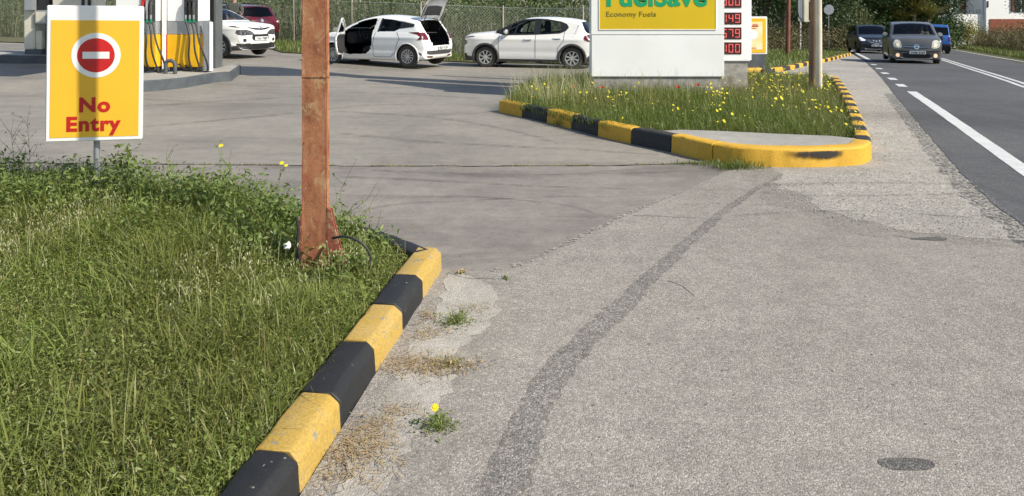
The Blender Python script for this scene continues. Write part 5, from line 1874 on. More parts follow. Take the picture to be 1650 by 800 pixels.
    c.seam([(2.29, 0.98), (2.21, 0.62), (2.24, 0.30), (2.30, 0.275), (2.80, 0.285), (2.96, 0.42), (3.00, 0.62)])
    c.seam([(2.98, 0.99), (3.10, 0.80), (3.0, 0.62)])
    c.interior(1.12, 1.75, 2.55)
    c.plate(False, 0.54, 'IKB 4120')
    c.finish()
    return c


c2 = open_hatch()
c2.place(Vector((AX(618, 21.9), 21.9, g(AX(618, 21.9), 21.9))), math.radians(180 - 24))


# ---- red car behind, seen from its rear corner
def red_car():
    sil = [(0.10, 0.24), (0.0, 0.45), (0.03, 0.75), (0.15, 0.92), (0.85, 1.06), (1.10, 1.10), (1.80, 1.50), (2.2, 1.58), (3.0, 1.58), (3.8, 1.52), (3.95, 1.44), (4.12, 1.12), (4.25, 0.98), (4.30, 0.62), (4.26, 0.36), (4.15, 0.25), (3.4, 0.21), (0.9, 0.21)]
    c = Car('parked_car', 'dark red car in the back, seen from its rear corner beside the standing man', 'car', 4.3, 1.80, sil, 'car_red', belt=1.02, tumble=0.32, group=PARK)
    c.glass('front_window', 'side', [(1.30, 1.07), (2.20, 1.07), (2.28, 1.48), (1.95, 1.46)], 'dark_glass')
    c.glass('rear_window', 'side', [(2.34, 1.07), (3.40, 1.10), (3.66, 1.30), (3.4, 1.42), (2.42, 1.48)], 'dark_glass')
    c.glass('windscreen', 'front', sym([(0.0, 1.12), (0.66, 1.10), (0.52, 1.47), (0.0, 1.53)]), 'glass')
    c.glass('tailgate_window', 'rear', sym([(0, 1.47), (0.52, 1.44), (0.64, 1.14), (0, 1.10)]), 'dark_glass')
    c.wheels((0.82, 3.45), 0.33, 10, (0.03, 'grey_plastic'))
    for f in (lambda p: p, mir):
        c.patch('tail_lamp', 'rear', sm(f([(0.56, 0.86), (0.86, 0.86), (0.84, 1.04), (0.60, 1.02)])), 'tail_red', 0.012)
        c.patch('reverse_lamp', 'rear', sm(f([(0.70, 0.90), (0.84, 0.90), (0.83, 0.95), (0.72, 0.95)])), 'lamp_lens', 0.016)
    c.patch('tail_lamp', 'side', sm([(3.95, 0.88), (4.22, 0.88), (4.2, 1.04), (4.02, 1.06)]), 'tail_red', 0.010)
    c.patch('bumper_trim', 'rear', sym([(0, 0.28), (0.80, 0.30), (0.82, 0.52), (0, 0.48)]), 'black_plastic', 0.008)
    c.patch('badge', 'rear', sm([(-0.07, 0.97), (0, 0.90), (0.07, 0.97), (0, 1.04)], 20), 'chrome', 0.014)
    for sgn in (1, -1):
        MB().tube([(2.0 - 2.15, sgn * 0.60, 1.56), (2.3 - 2.15, sgn * 0.60, 1.61), (3.4 - 2.15, sgn * 0.60, 1.60), (3.7 - 2.15, sgn * 0.60, 1.54)], 0.016, 7).build('roof_rail', 'black_plastic', c.root, True)
    c.plate(False, 0.72, 'NZE 3381')
    c.mirror(1.45, 1.06, 'car_white')
    c.interior(1.15, 1.8, 2.7, 0.6)
    c.finish()
    return c


c4_ = red_car()
c4_.place(Vector((-10.95, 28.7, g(-10.95, 28.7))), math.radians(145))

ROADG = 'cars on the road'
HD = math.atan2(-DR.y, -DR.x)


# ---- grey mini MPV coming along the road
def grey_car():
    sil = [(0.12, 0.20), (0.03, 0.28), (0.0, 0.44), (0.01, 0.62), (0.05, 0.84), (0.17, 0.96), (0.60, 1.06), (0.80, 1.09), (1.10, 1.27), (1.46, 1.47), (1.85, 1.54), (2.7, 1.55), (3.4, 1.49), (3.75, 1.40), (3.92, 1.10), (4.03, 0.85), (4.08, 0.55), (4.02, 0.30), (3.9, 0.21), (0.9, 0.18)]
    c = Car('moving_car', 'grey mini van with headlamps lit driving towards the camera', 'car', 4.08, 1.70, sil, 'car_grey', belt=1.0, tumble=0.22, pf=0.11, fa=0.5, crown=0.05, r=0.06, group=ROADG)
    c.glass('windscreen', 'front', sym([(0.0, 1.11), (0.55, 1.10), (0.69, 1.08), (0.59, 1.44), (0.3, 1.48), (0.0, 1.49)]), 'glass')
    c.glass('front_window', 'side', [(1.30, 1.03), (2.10, 1.03), (2.18, 1.43), (1.80, 1.42)], 'glass')
    c.glass('rear_window', 'side', [(2.22, 1.03), (3.10, 1.06), (3.35, 1.30), (2.9, 1.41), (2.30, 1.43)], 'dark_glass')
    c.glass('tailgate_window', 'rear', sym([(0, 1.38), (0.5, 1.35), (0.58, 1.05), (0, 1.02)]), 'dark_glass')
    c.wheels((0.74, 3.34), 0.31, 7, None)
    hl = [(0.48, 0.64), (0.60, 0.61), (0.72, 0.66), (0.745, 0.78), (0.69, 0.89), (0.60, 0.905), (0.51, 0.84)]
    for f in (lambda p: p, mir):
        c.patch('headlamp', 'front', sm(f(hl)), 'lamp_lens', 0.010)
        c.patch('headlamp_bulb', 'front', sm(f([(0.54, 0.68), (0.63, 0.67), (0.66, 0.76), (0.58, 0.81)])), 'lamp_lit', 0.014)
        c.patch('fog_lamp', 'front', sm(f([(0.55, 0.30), (0.64, 0.29), (0.67, 0.37), (0.62, 0.43), (0.55, 0.40)])), 'fog_lit', 0.014)
    c.patch('grille', 'front', sym([(0.0, 0.60), (0.40, 0.615), (0.43, 0.70), (0.0, 0.715)]), 'black_plastic', 0.008)
    c.patch('grille_bar', 'front', sym([(0.0, 0.65), (0.41, 0.66), (0.42, 0.672), (0.0, 0.665)]), 'chrome', 0.013)
    c.patch('round_badge', 'front', circle(0, 0.665, 0.085, 24), 'chrome', 0.018)
    c.patch('round_badge', 'front', circle(0, 0.665, 0.058, 24), 'black_plastic', 0.022)
    c.patch('badge_bar', 'front', [(-0.10, 0.65), (0.10, 0.65), (0.10, 0.68), (-0.10, 0.68)], 'chrome', 0.026)
    c.patch('lower_grille', 'front', sm(sym([(0.0, 0.27), (0.36, 0.27), (0.44, 0.34), (0.40, 0.43), (0.0, 0.43)]), 60), 'black_plastic', 0.008)
    c.patch('bumper_slot', 'front', sym([(0.0, 0.47), (0.5, 0.475), (0.74, 0.50), (0.74, 0.535), (0.4, 0.525), (0.0, 0.525)]), 'black_plastic', 0.007)
    c.patch('lower_trim', 'front', sym([(0.0, 0.22), (0.4, 0.22), (0.52, 0.27), (0.50, 0.29), (0.38, 0.255), (0.0, 0.255)]), 'alloy', 0.012)
    c.mirror(1.30, 1.02, 'alloy', ext=0.2)
    MB().tube([(-2.04 + 0.9, 0.35, 1.085), (-2.04 + 1.02, -0.2, 1.14)], 0.010, 6).build('wiper', 'black_plastic', c.root)
    c.interior(1.0, 1.7, 2.6, 0.6)
    c.plate(True, 0.46, 'YNM-2129', -0.03)
    c.finish()
    return c


c5 = grey_car()
GYd = 28.8
pg = Vector((AX(1466, GYd), GYd, 0))
pg.z = g(pg.x, pg.y) + 0.016
c5.place(pg, HD - math.radians(0.5))


# ---- dark people carrier behind it
def black_car():
    sil = [(0.12, 0.22), (0.02, 0.36), (0.0, 0.6), (0.06, 0.82), (0.20, 0.95), (0.80, 1.07), (1.0, 1.10), (1.75, 1.50), (2.2, 1.60), (3.2, 1.60), (4.1, 1.50), (4.35, 1.15), (4.45, 0.8), (4.4, 0.3), (4.2, 0.22), (0.9, 0.2)]
    c = Car('moving_car', 'near black people carrier with bright daytime lamps behind the grey car', 'car', 4.45, 1.86, sil, 'car_black', belt=1.02, tumble=0.26, pf=0.15, crown=0.06, group=ROADG)
    c.glass('windscreen', 'front', sym([(0.0, 1.12), (0.58, 1.11), (0.72, 1.09), (0.60, 1.49), (0.3, 1.54), (0.0, 1.55)]), 'dark_glass')
    c.glass('front_window', 'side', [(1.35, 1.06), (2.2, 1.06), (2.28, 1.48), (1.9, 1.47)], 'dark_glass')
    c.glass('rear_window', 'side', [(2.32, 1.06), (3.6, 1.1), (3.8, 1.35), (2.4, 1.48)], 'dark_glass')
    c.wheels((0.85, 3.65), 0.34, 5, None, 'dark_alloy')
    for f in (lambda p: p, mir):
        c.patch('headlamp', 'front', f([(0.52, 0.80), (0.62, 0.74), (0.80, 0.76), (0.86, 0.90), (0.80, 0.96), (0.66, 0.88)]), 'lamp_white', 0.010)
        c.patch('fog_lamp', 'front', sm(f([(0.50, 0.34), (0.70, 0.36), (0.70, 0.42), (0.52, 0.40)])), 'lamp_dark', 0.010)
    c.patch('grille', 'front', sym([(0.0, 0.62), (0.30, 0.68), (0.50, 0.80), (0.50, 0.85), (0.0, 0.80)]), 'dark_alloy', 0.008)
    for yy in (-0.30, -0.14, 0.02, 0.16):
        c.patch('grille_stud', 'front', [(yy - 0.05, 0.74 + abs(yy) * .2), (yy, 0.69 + abs(yy) * .2), (yy + 0.05, 0.74 + abs(yy) * .2), (yy, 0.79 + abs(yy) * .2)], 'chrome', 0.012)
    c.patch('chrome_trim', 'front', sym([(0.0, 0.28), (0.55, 0.28), (0.62, 0.35), (0.55, 0.35), (0.0, 0.325)]), 'chrome', 0.012)
    c.patch('wing_trim', 'front', sym([(0.0, 0.60), (0.30, 0.66), (0.5, 0.79), (0.48, 0.80), (0.28, 0.69), (0.0, 0.625)]), 'chrome', 0.014)
    c.mirror(1.4, 1.08, None, ext=0.24)
    c.interior(1.1, 1.9, 2.8, 0.62)
    c.plate(True, 0.50, 'IZK 5507')
    c.finish()
    return c


c6 = black_car()
BYd = 43.0
pbk = Vector((AX(1400, BYd), BYd, 0))
pbk.z = g(pbk.x, pbk.y) + 0.016
c6.place(pbk, HD + math.radians(6))


# ---- small blue off-roader going away
def blue_car():
    sil = [(0.06, 0.42), (0.0, 0.52), (0.02, 0.88), (0.10, 0.95), (0.95, 1.03), (1.12, 1.07), (1.42, 1.56), (1.58, 1.66), (2.2, 1.70), (3.30, 1.69), (3.44, 1.62), (3.50, 1.10), (3.54, 0.98), (3.56, 0.52), (3.48, 0.42), (2.6, 0.38), (1.0, 0.38)]
    c = Car('moving_car', 'small boxy blue off roader driving away, half hidden by the grey car', 'car', 3.56, 1.60, sil, 'car_blue', belt=1.05, tumble=0.16, pf=0.06, pr=0.05, r=0.06, crown=0.035, group=ROADG)
    c.glass('tailgate_window', 'rear', sym([(0, 1.55), (0.60, 1.53), (0.64, 1.12), (0.0, 1.10)]), 'dark_glass')
    c.glass('front_window', 'side', [(1.40, 1.10), (2.05, 1.10), (2.08, 1.54), (1.62, 1.54)], 'dark_glass')
    c.glass('rear_window', 'side', [(2.16, 1.12), (3.2, 1.14), (3.2, 1.52), (2.2, 1.54)], 'dark_glass')
    c.glass('windscreen', 'front', sym([(0.0, 1.12), (0.62, 1.12), (0.58, 1.55), (0.0, 1.58)]), 'glass')
    c.wheels((0.72, 2.97), 0.345, 5, (0.06, 'grey_plastic'), 'dark_alloy', 0.2)
    for f in (lambda p: p, mir):
        c.patch('tail_lamp', 'rear', f([(0.64, 0.78), (0.76, 0.78), (0.76, 1.06), (0.66, 1.06)]), 'tail_red', 0.014)
        c.patch('reflector', 'rear', f([(0.55, 0.50), (0.72, 0.50), (0.72, 0.56), (0.55, 0.56)]), 'tail_red', 0.014)
    c.patch('bumper_trim', 'rear', sym([(0, 0.44), (0.74, 0.44), (0.74, 0.60), (0, 0.60)]), 'black_plastic', 0.010)
    M_ = Matrix.Translation((3.56 / 2, 0, 0.92))
    MB().lathe([(0.0, 0.19), (0.2, 0.19), (0.31, 0.18), (0.335, 0.12), (0.335, 0.03), (0.30, 0.0), (0.0, 0.0)], 32, 'x', M_).build('spare_wheel', 'black_plastic', c.root, True)
    c.mirror(1.45, 1.12, 'black_plastic')
    c.interior(1.15, 1.6, 2.3, 0.75)
    c.finish()
    return c


c7 = blue_car()
UYd = 44.0
pbl = Vector((AX(1500, UYd), UYd, 0))
pbl.z = g(pbl.x, pbl.y) + 0.016
c7.place(pbl, HD + math.pi)


# ------------------------------------------------------------------ people
def skin_mesh(name, joints, edges, m, parent, root=0, levels=2):
    """joints: list of (x,y,z,rx,ry)"""
    me = bpy.data.meshes.new(name)
    me.from_pydata([j[:3] for j in joints], edges, [])
    o = link(bpy.data.objects.new(name, me), parent)
    sk = o.modifiers.new('skin', 'SKIN')
    sk.use_smooth_shade = True
    for i, j in enumerate(joints):
        me.skin_vertices[0].data[i].radius = (j[3], j[4])
    me.skin_vertices[0].data[root].use_root = True
    ss = o.modifiers.new('sub', 'SUBSURF')
    ss.levels = levels
    ss.render_levels = levels
    dg = bpy.context.evaluated_depsgraph_get()
    nm = bpy.data.meshes.new_from_object(o.evaluated_get(dg))
    o.modifiers.clear()
    o.data = nm
    nm.materials.clear()
    nm.materials.append(MAT[m])
    for p in nm.polygons:
        p.use_smooth = True
    return o


def hand_chain(w, d, joints, edges, wi):
    """palm and five fingers leaving joint wi, pointing along d"""
    d = Vector(d).normalized()
    s = d.cross(Vector((0, 0, 1)))
    s = s.normalized() if s.length > 0.1 else Vector((0, 1, 0))
    w = Vector(w)
    palm = w + d * 0.06
    joints.append((*palm, 0.03, 0.016))
    pi = len(joints) - 1
    edges.append((wi, pi))
    for k, (off, ln) in enumerate(((-0.027, 0.062), (-0.009, 0.075), (0.009, 0.072), (0.027, 0.055))):
        a = palm + d * 0.035 + s * off
        b = a + d * ln * 0.55 - Vector((0, 0, 0.008))
        e = b + d * ln * 0.4 - Vector((0, 0, 0.02))
        i0 = len(joints)
        joints += [(*a, 0.010, 0.009), (*b, 0.0085, 0.008), (*e, 0.007, 0.007)]
        edges += [(pi, i0), (i0, i0 + 1), (i0 + 1, i0 + 2)]
    a = w + d * 0.045 - s * 0.038
    b = a + d * 0.035 - s * 0.012
    i0 = len(joints)
    joints += [(*a, 0.011, 0.010), (*b, 0.009, 0.009)]
    edges += [(pi, i0), (i0, i0 + 1)]


def person(name, label, loc, rz, pose='stand'):
    o = empty(name, loc, rz)
    tag(o, label, 'person')
    # faces -y
    if pose == 'stand':
        hip, leg = 0.94, [((0.10, 0, 0.90), (0.11, -0.02, 0.50), (0.12, 0.01, 0.08), (0.13, -0.13, 0.035))]
        R = [(-0.20, 0.0, 1.46), (-0.27, -0.02, 1.18), (-0.20, -0.20, 1.05)]
        Lm = [(0.20, 0.0, 1.46), (0.27, -0.04, 1.19), (0.26, -0.26, 1.10)]
        oz = 0.0
    else:
        hip = 0.94
        leg = [((0.10, -0.02, 0.92), (0.12, -0.42, 0.98), (0.12, -0.60, 0.62), (0.12, -0.72, 0.60))]
        R = [(-0.20, 0.0, 1.44), (-0.24, -0.22, 1.22), (-0.12, -0.42, 1.28)]
        Lm = [(0.20, 0.0, 1.44), (0.24, -0.22, 1.22), (0.12, -0.42, 1.28)]
        oz = 0.0
    J = [(0, 0, hip, 0.15, 0.10), (0, 0, 1.15, 0.135, 0.095), (0, -0.005, 1.34, 0.165, 0.11), (0, 0.0, 1.46, 0.10, 0.075), (0, -0.005, 1.53, 0.055, 0.055),
         (0, -0.02, 1.60, 0.066, 0.08), (0, -0.02, 1.68, 0.076, 0.095), (0, -0.01, 1.755, 0.055, 0.07)]
    E = [(0, 1), (1, 2), (2, 3), (3, 4), (4, 5), (5, 6), (6, 7)]
    for arm in (R, Lm):
        i0 = len(J)
        J += [(*arm[0], 0.06, 0.06), (*arm[1], 0.045, 0.045), (*arm[2], 0.03, 0.026)]
        E += [(2, i0), (i0, i0 + 1), (i0 + 1, i0 + 2)]
        dd = Vector(arm[2]) - Vector(arm[1])
        hand_chain(arm[2], dd, J, E, i0 + 2)
    for sx in (1, -1):
        i0 = len(J)
        h, kn_, an, to = leg[0]
        J += [(sx * h[0], h[1], h[2], 0.095, 0.095), (sx * kn_[0], kn_[1], kn_[2], 0.062, 0.062), (sx * an[0], an[1], an[2], 0.042, 0.045), (sx * to[0], to[1], to[2], 0.04, 0.032)]
        E += [(0, i0), (i0, i0 + 1), (i0 + 1, i0 + 2), (i0 + 2, i0 + 3)]
    body = skin_mesh('body', J, E, 'skin', o)
    # clothes follow the same joints, a little wider
    Jj = [(0, 0, 0.90, 0.165, 0.12), (0, 0, 1.15, 0.152, 0.115), (0, -0.005, 1.34, 0.185, 0.128), (0, 0.0, 1.45, 0.12, 0.095)]
    Ej = [(0, 1), (1, 2), (2, 3)]
    for arm in (R, Lm):
        i0 = len(Jj)
        wv = Vector(arm[2]) - (Vector(arm[2]) - Vector(arm[1])).normalized() * 0.02
        Jj += [(*arm[0], 0.078, 0.078), (*arm[1], 0.06, 0.06), (*wv, 0.044, 0.042)]
        Ej += [(2, i0), (i0, i0 + 1), (i0 + 1, i0 + 2)]
    skin_mesh('jacket', Jj, Ej, 'jacket', o)
    Jt = [(0, 0, 0.93, 0.16, 0.112)]
    Et = []
    for sx in (1, -1):
        i0 = len(Jt)
        h, kn_, an, to = leg[0]
        Jt += [(sx * h[0], h[1], h[2] - 0.02, 0.108, 0.108), (sx * kn_[0], kn_[1], kn_[2], 0.078, 0.078), (sx * an[0], an[1], an[2] + 0.03, 0.064, 0.064)]
        Et += [(0, i0), (i0, i0 + 1), (i0 + 1, i0 + 2)]
    skin_mesh('trousers', Jt, Et, 'trouser', o)
    for sx in (1, -1):
        h, kn_, an, to = leg[0]
        skin_mesh('shoe', [(sx * an[0], an[1] + 0.03, an[2] - 0.03, 0.05, 0.045), (sx * to[0], to[1] - 0.01, to[2] + 0.005, 0.05, 0.036)], [(0, 1)], 'black_rubber', o, 0, 1)
    # face and hair
    for sx in (1, -1):
        MB().lathe([(0.0, 0.006), (0.008, 0.004), (0.011, 0.0)], 10, 'y', Matrix.Translation((sx * 0.030, -0.100, 1.685)) @ Matrix.Rotation(math.pi, 4, 'X')).build('eye', 'black_plastic', o, True)
        MB().box((sx * 0.078 - 0.008, -0.02, 1.645), (sx * 0.078 + 0.008, 0.015, 1.70), 0.006).build('ear', 'skin', o, True)
    MB().prism([(-0.012, 1.64), (0.012, 1.64), (0.0, 1.69)], -0.13, -0.09, 'y').build('nose', 'skin', o)
    MB().box((-0.022, -0.103, 1.613), (0.022, -0.090, 1.620), 0.002).build('mouth', 'door_brown', o)
    hm = []
    Hf = []
    n1, n2 = 16, 8
    for i in range(n2 + 1):
        ph = (math.pi * 0.58) * i / n2
        for k in range(n1):
            t = 2 * math.pi * k / n1
            front = max(0, -math.sin(t)) * (0.10 if i > 4 else 0)
            hm.append((0.086 * math.sin(ph) * math.cos(t), -0.005 + 0.103 * math.sin(ph) * math.sin(t) + front * 0.5, 1.70 + 0.10 * math.cos(ph) + (front * 0.5)))
    for i in range(n2):
        for k in range(n1):
            Hf.append((i * n1 + k, i * n1 + (k + 1) % n1, (i + 1) * n1 + (k + 1) % n1, (i + 1) * n1 + k))
    mesh_obj('hair', hm, Hf, 'hair', o, True)
    return o


MY = 26.9
pm = Vector((AX(377, MY), MY, 0))
pm.z = g(pm.x, pm.y) + 0.03
per = person('person', 'man in dark jacket standing between the white crossover and the red car', pm, math.radians(14))
per.scale = (1.06, 1.06, 1.06)
dr = person('person', 'driver in dark top seated at the wheel of the grey car', (0, 0, 0), 0, 'sit')
loc = c5.root.matrix_basis @ Vector((1.95 - 2.04, -0.36, -0.32))
rot = c5.root.rotation_euler.z - math.pi / 2
dr.location = loc
dr.rotation_euler = (0, 0, rot)

# ------------------------------------------------------------------ vegetation
def blades(name, P, h, w, lean, m, parent=None, curl=1.0, az=None):
    n = len(P)
    h = np.broadcast_to(h, n).astype(float)
    w = np.broadcast_to(w, n).astype(float)
    lean = np.broadcast_to(lean, n).astype(float)
    az = RNG.uniform(0, 2 * np.pi, n) if az is None else az
    fc = az + np.pi / 2 + RNG.normal(0, 0.5, n)
    dx, dy = np.cos(az), np.sin(az)
    sx, sy = np.cos(fc), np.sin(fc)
    V = np.zeros((n, 7, 3))
    k = 0
    for t, ws in ((0.0, 0.7), (0.38, 1.0), (0.74, 0.62), (1.0, 0.0)):
        off = lean * h * (0.35 * t + 0.65 * t ** (1 + curl))
        z = h * (t - 0.32 * lean * t ** 2.2)
        c = np.column_stack([P[:, 0] + dx * off, P[:, 1] + dy * off, P[:, 2] + z])
        if ws == 0:
            V[:, k] = c
            k += 1
        else:
            d = np.column_stack([sx, sy, np.zeros(n)]) * (w * ws / 2)[:, None]
            V[:, k] = c - d
            V[:, k + 1] = c + d
            k += 2
    T0 = np.array([(0, 1, 3), (0, 3, 2), (2, 3, 5), (2, 5, 4), (4, 5, 6)])
    T = (T0[None] + (np.arange(n) * 7)[:, None, None]).reshape(-1, 3)
    return tri_obj(name, V.reshape(-1, 3), T, m, parent)


def leaf_soup(C, size, aspect=1.7, flat=0.0, up=None):
    """folded rhombic leaves at points C"""
    n = len(C)
    size = np.broadcast_to(size, n)
    nrm = RNG.normal(0, 1, (n, 3))
    if flat:
        nrm[:, 2] = np.abs(nrm[:, 2]) + flat
    nrm /= np.linalg.norm(nrm, axis=1)[:, None]
    a = RNG.normal(0, 1, (n, 3))
    a -= nrm * (a * nrm).sum(1)[:, None]
    a /= np.linalg.norm(a, axis=1)[:, None]
    b = np.cross(nrm, a)
    L = size[:, None] * a * 0.5
    Wd = size[:, None] * b * 0.5 / aspect
    V = np.stack([C - L, C + Wd + nrm * size[:, None] * 0.08, C + L, C - Wd + nrm * size[:, None] * 0.08], 1).reshape(-1, 3)
    T0 = np.array([(0, 1, 2), (0, 2, 3)])
    T = (T0[None] + (np.arange(n) * 4)[:, None, None]).reshape(-1, 3)
    return V, T


def clumps(ells, n, per, spread, shell=0.55):
    """leaf positions: clumps spread through ellipsoids (cx,cy,cz,rx,ry,rz)"""
    vol = np.array([e[3] * e[4] * e[5] for e in ells]) ** 0.72
    vol /= vol.sum()
    out = []
    for e, f in zip(ells, vol):
        k = max(3, int(n * f / per))
        d = RNG.normal(0, 1, (k, 3))
        d /= np.linalg.norm(d, axis=1)[:, None]
        r = shell + (1 - shell) * RNG.random(k) ** 0.6
        c = np.array(e[:3]) + d * r[:, None] * np.array(e[3:6])
        c += RNG.normal(0, 0.05, c.shape) * np.array(e[3:6])
        sp = spread * RNG.uniform(0.6, 1.4, k)
        p = np.repeat(c, per, 0) + RNG.normal(0, 1, (k * per, 3)) * np.repeat(sp, per)[:, None]
        out.append(p)
    return np.vstack(out)


def ground_pts(poly, n, dz):
    P = scatter(poly, n)
    return np.column_stack([P, gnp(P[:, 0], P[:, 1]) + dz])


def lum(x, y, s, seed):
    """smooth random field for patchiness"""
    r = np.random.default_rng(seed)
    v = np.zeros_like(x)
    for _ in range(7):
        a = r.uniform(0, 6.28)
        f = s * r.uniform(0.6, 1.8)
        v += np.sin((x * np.cos(a) + y * np.sin(a)) * f + r.uniform(0, 6.28))
    return v / 7


# ---- near grass island
vis_a = [(-0.62, 4.48), (-0.95, 4.93), (-1.72, 5.34), (-2.7, 5.76), (-4.2, 6.16), (-5.2, 6.32), (-5.2, 5.0), (-2.2, 2.2), (-1.9, 1.9), (-0.94, 1.9)]


edge_dist = seg_dist


def isl_pts(n, poly=None):
    P = ground_pts(poly or vis_a, n, 0.07)
    P[:, 2] += mound(P)
    return P


P = isl_pts(92000)
f = lum(P[:, 0], P[:, 1], 3.2, 3)
keep = RNG.random(len(P)) < np.clip(0.85 + 0.5 * f, 0.35, 1)
P = P[keep]
f = f[keep]
ek = edge_dist(P, near_path)
eb = edge_dist(P, isl_a[:7])
dpole = np.hypot(P[:, 0] + 1.12, (P[:, 1] - 4.15) * 0.8)
h = np.clip(RNG.gamma(4.5, 0.019, len(P)) * (1 + 0.5 * f), 0.03, 0.22) * np.clip(0.45 + ek * 1.3, 0.5, 1.0)
h *= 1 + 0.7 * np.exp(-(eb / 0.6) ** 2) * np.clip((-0.9 - P[:, 0]) * 2, 0, 1)
h *= 1 - 0.72 * np.exp(-(dpole / 0.25) ** 2)
gr = blades('tall_grass', P, h, RNG.uniform(0.0026, 0.0062, len(P)), np.clip(RNG.normal(0.7, 0.36, len(P)), 0.08, 1.6), 'grass')
tag(gr, 'lush green grass covering the near island round the rusty post', 'grass', kind='stuff')
P = isl_pts(15000)
f = lum(P[:, 0], P[:, 1], 5.5, 41)
P = P[f > 0.08]
ek = np.clip(0.3 + edge_dist(P, near_path) * 1.2, 0.35, 1)
dp = np.hypot(P[:, 0] + 1.12, (P[:, 1] - 4.15) * 0.8)
hh_ = RNG.uniform(0.12, 0.30, len(P)) * ek * (1 - 0.75 * np.exp(-(dp / 0.3) ** 2))
lg = blades('long_grass', P, hh_, RNG.uniform(0.0035, 0.0075, len(P)), np.clip(RNG.normal(0.7, 0.35, len(P)), 0.1, 1.6), 'grass')
tag(lg, 'longer loose grass tussocks in the near grass', 'grass', kind='stuff')
P = isl_pts(2200)
dg_ = blades('dry_grass', P, RNG.uniform(0.06, 0.24, len(P)), RNG.uniform(0.0016, 0.0034, len(P)), np.clip(RNG.normal(0.5, 0.35, len(P)), 0.05, 1.3), 'grass_dry')
tag(dg_, 'pale dry blades scattered through the near grass', 'grass', kind='stuff')


# wild oats: a thin stalk with hanging pale spikelets
def oats(poly, n, hmin, hmax, sz, name, label, dz, per=5):
    P = isl_pts(n, poly)
    f = lum(P[:, 0], P[:, 1], 2.6, 9)
    P = P[f > -0.05]
    n = len(P)
    h = RNG.uniform(hmin, hmax, n)
    az = RNG.uniform(0, 6.28, n)
    tip = P + np.column_stack([np.cos(az) * h * 0.35, np.sin(az) * h * 0.35, h * 0.92])
    Vs, Ts = [], []
    # stalks
    sd = np.column_stack([np.sin(az), -np.cos(az), np.zeros(n)]) * 0.0011
    mid = P + np.column_stack([np.cos(az) * h * 0.08, np.sin(az) * h * 0.08, h * 0.6])
    V = np.stack([P - sd, P + sd, mid + sd, mid - sd, tip], 1).reshape(-1, 3)
    T0 = np.array([(0, 1, 2), (0, 2, 3), (3, 2, 4)])
    T = (T0[None] + (np.arange(n) * 5)[:, None, None]).reshape(-1, 3)
    Vs.append(V)
    Ts.append(T)
    c = np.repeat(tip, per, 0) - np.repeat(tip - mid, per, 0) * (RNG.random(n * per) * 0.8)[:, None]
    c += RNG.normal(0, 0.012, c.shape)
    m = len(c)
    d = np.column_stack([np.repeat(np.cos(az), per) * 0.4, np.repeat(np.sin(az), per) * 0.4, -np.ones(m)]) + RNG.normal(0, 0.35, (m, 3))
    d /= np.linalg.norm(d, axis=1)[:, None]
    s = np.cross(d, RNG.normal(0, 1, (m, 3)))
    s /= np.linalg.norm(s, axis=1)[:, None]
    ln = sz * RNG.uniform(0.7, 1.3, m)[:, None]
    V = np.stack([c, c + d * ln * 0.4 + s * ln * 0.13, c + d * ln, c + d * ln * 0.4 - s * ln * 0.13], 1).reshape(-1, 3)
    T0 = np.array([(0, 1, 2), (0, 2, 3)])
    T = (T0[None] + (np.arange(m) * 4)[:, None, None]).reshape(-1, 3) + len(Vs[0])
    o = tri_obj(name, np.vstack([Vs[0], V]), np.vstack([Ts[0], T]), 'seed')
    tag(o, label, 'grass', kind='stuff')
    return o


oats([(-0.75, 4.3), (-1.2, 4.9), (-2.7, 5.6), (-4.8, 6.0), (-4.2, 4.6), (-2.6, 3.5), (-1.2, 3.5)], 1100, 0.14, 0.28, 0.019, 'oat_heads', 'pale nodding wild oat heads among the near grass', 0.07)

# broad leaved weeds along the back of the near island
cl = []
back_line = [Vector(p) for p in ((-0.80, 4.72), (-1.35, 5.05), (-1.9, 5.32), (-2.7, 5.68), (-3.6, 5.95), (-4.9, 6.2))]
for i in range(150):
    k = random.random() * (len(back_line) - 1)
    a = back_line[int(k)].lerp(back_line[min(int(k) + 1, len(back_line) - 1)], k % 1)
    dpt = abs(random.gauss(0, 0.30))
    if a.x > -1.0 and random.random() < 0.7:
        continue
    cl.append((min(a.x + random.gauss(0, 0.12), -0.72), a.y - dpt - 0.02, dpt))
for i in range(34):
    cl.append((random.gauss(-3.0, 0.45), random.gauss(5.16, 0.12), 0.0))
C, S = [], []
stem = MB()
for (x, y, d) in cl:
    zm = float(mound(np.array([[x, y]]))[0])
    hh = random.uniform(0.16, 0.36) * (1.0 if x < -1.45 else 0.8) * (1 - 0.4 * min(1, d))
    r = random.uniform(0.08, 0.17)
    n = random.randint(50, 90)
    q = RNG.normal(0, 1, (n, 3)) * np.array([r, r, hh * 0.30]) * 0.7
    q[:, 2] = np.clip(q[:, 2] + hh * 0.62, 0.02, hh)
    C.append(q + np.array([x, y, 0.07 + zm]))
    S.append(RNG.uniform(0.016, 0.052, n))
    for j in range(4):
        e = q[random.randrange(n)]
        stem.tube([(x, y, 0.05 + zm), (x + e[0] * .5, y + e[1] * .5, 0.07 + zm + e[2] * .6), (x + e[0], y + e[1], 0.07 + zm + e[2])], [0.003, 0.0022, 0.001], 4, False)
V, T = leaf_soup(np.vstack(C), np.concatenate(S), 2.3, 0.5)
o = tri_obj('broadleaf_weeds', V, T, 'weed')
tag(o, 'bushy broad leaved weeds along the back of the near island', 'weeds', kind='stuff')
o = stem.build('weed_stems', 'weed')
tag(o, 'thin green stems of the weeds at the back of the near island', 'weeds', kind='stuff')

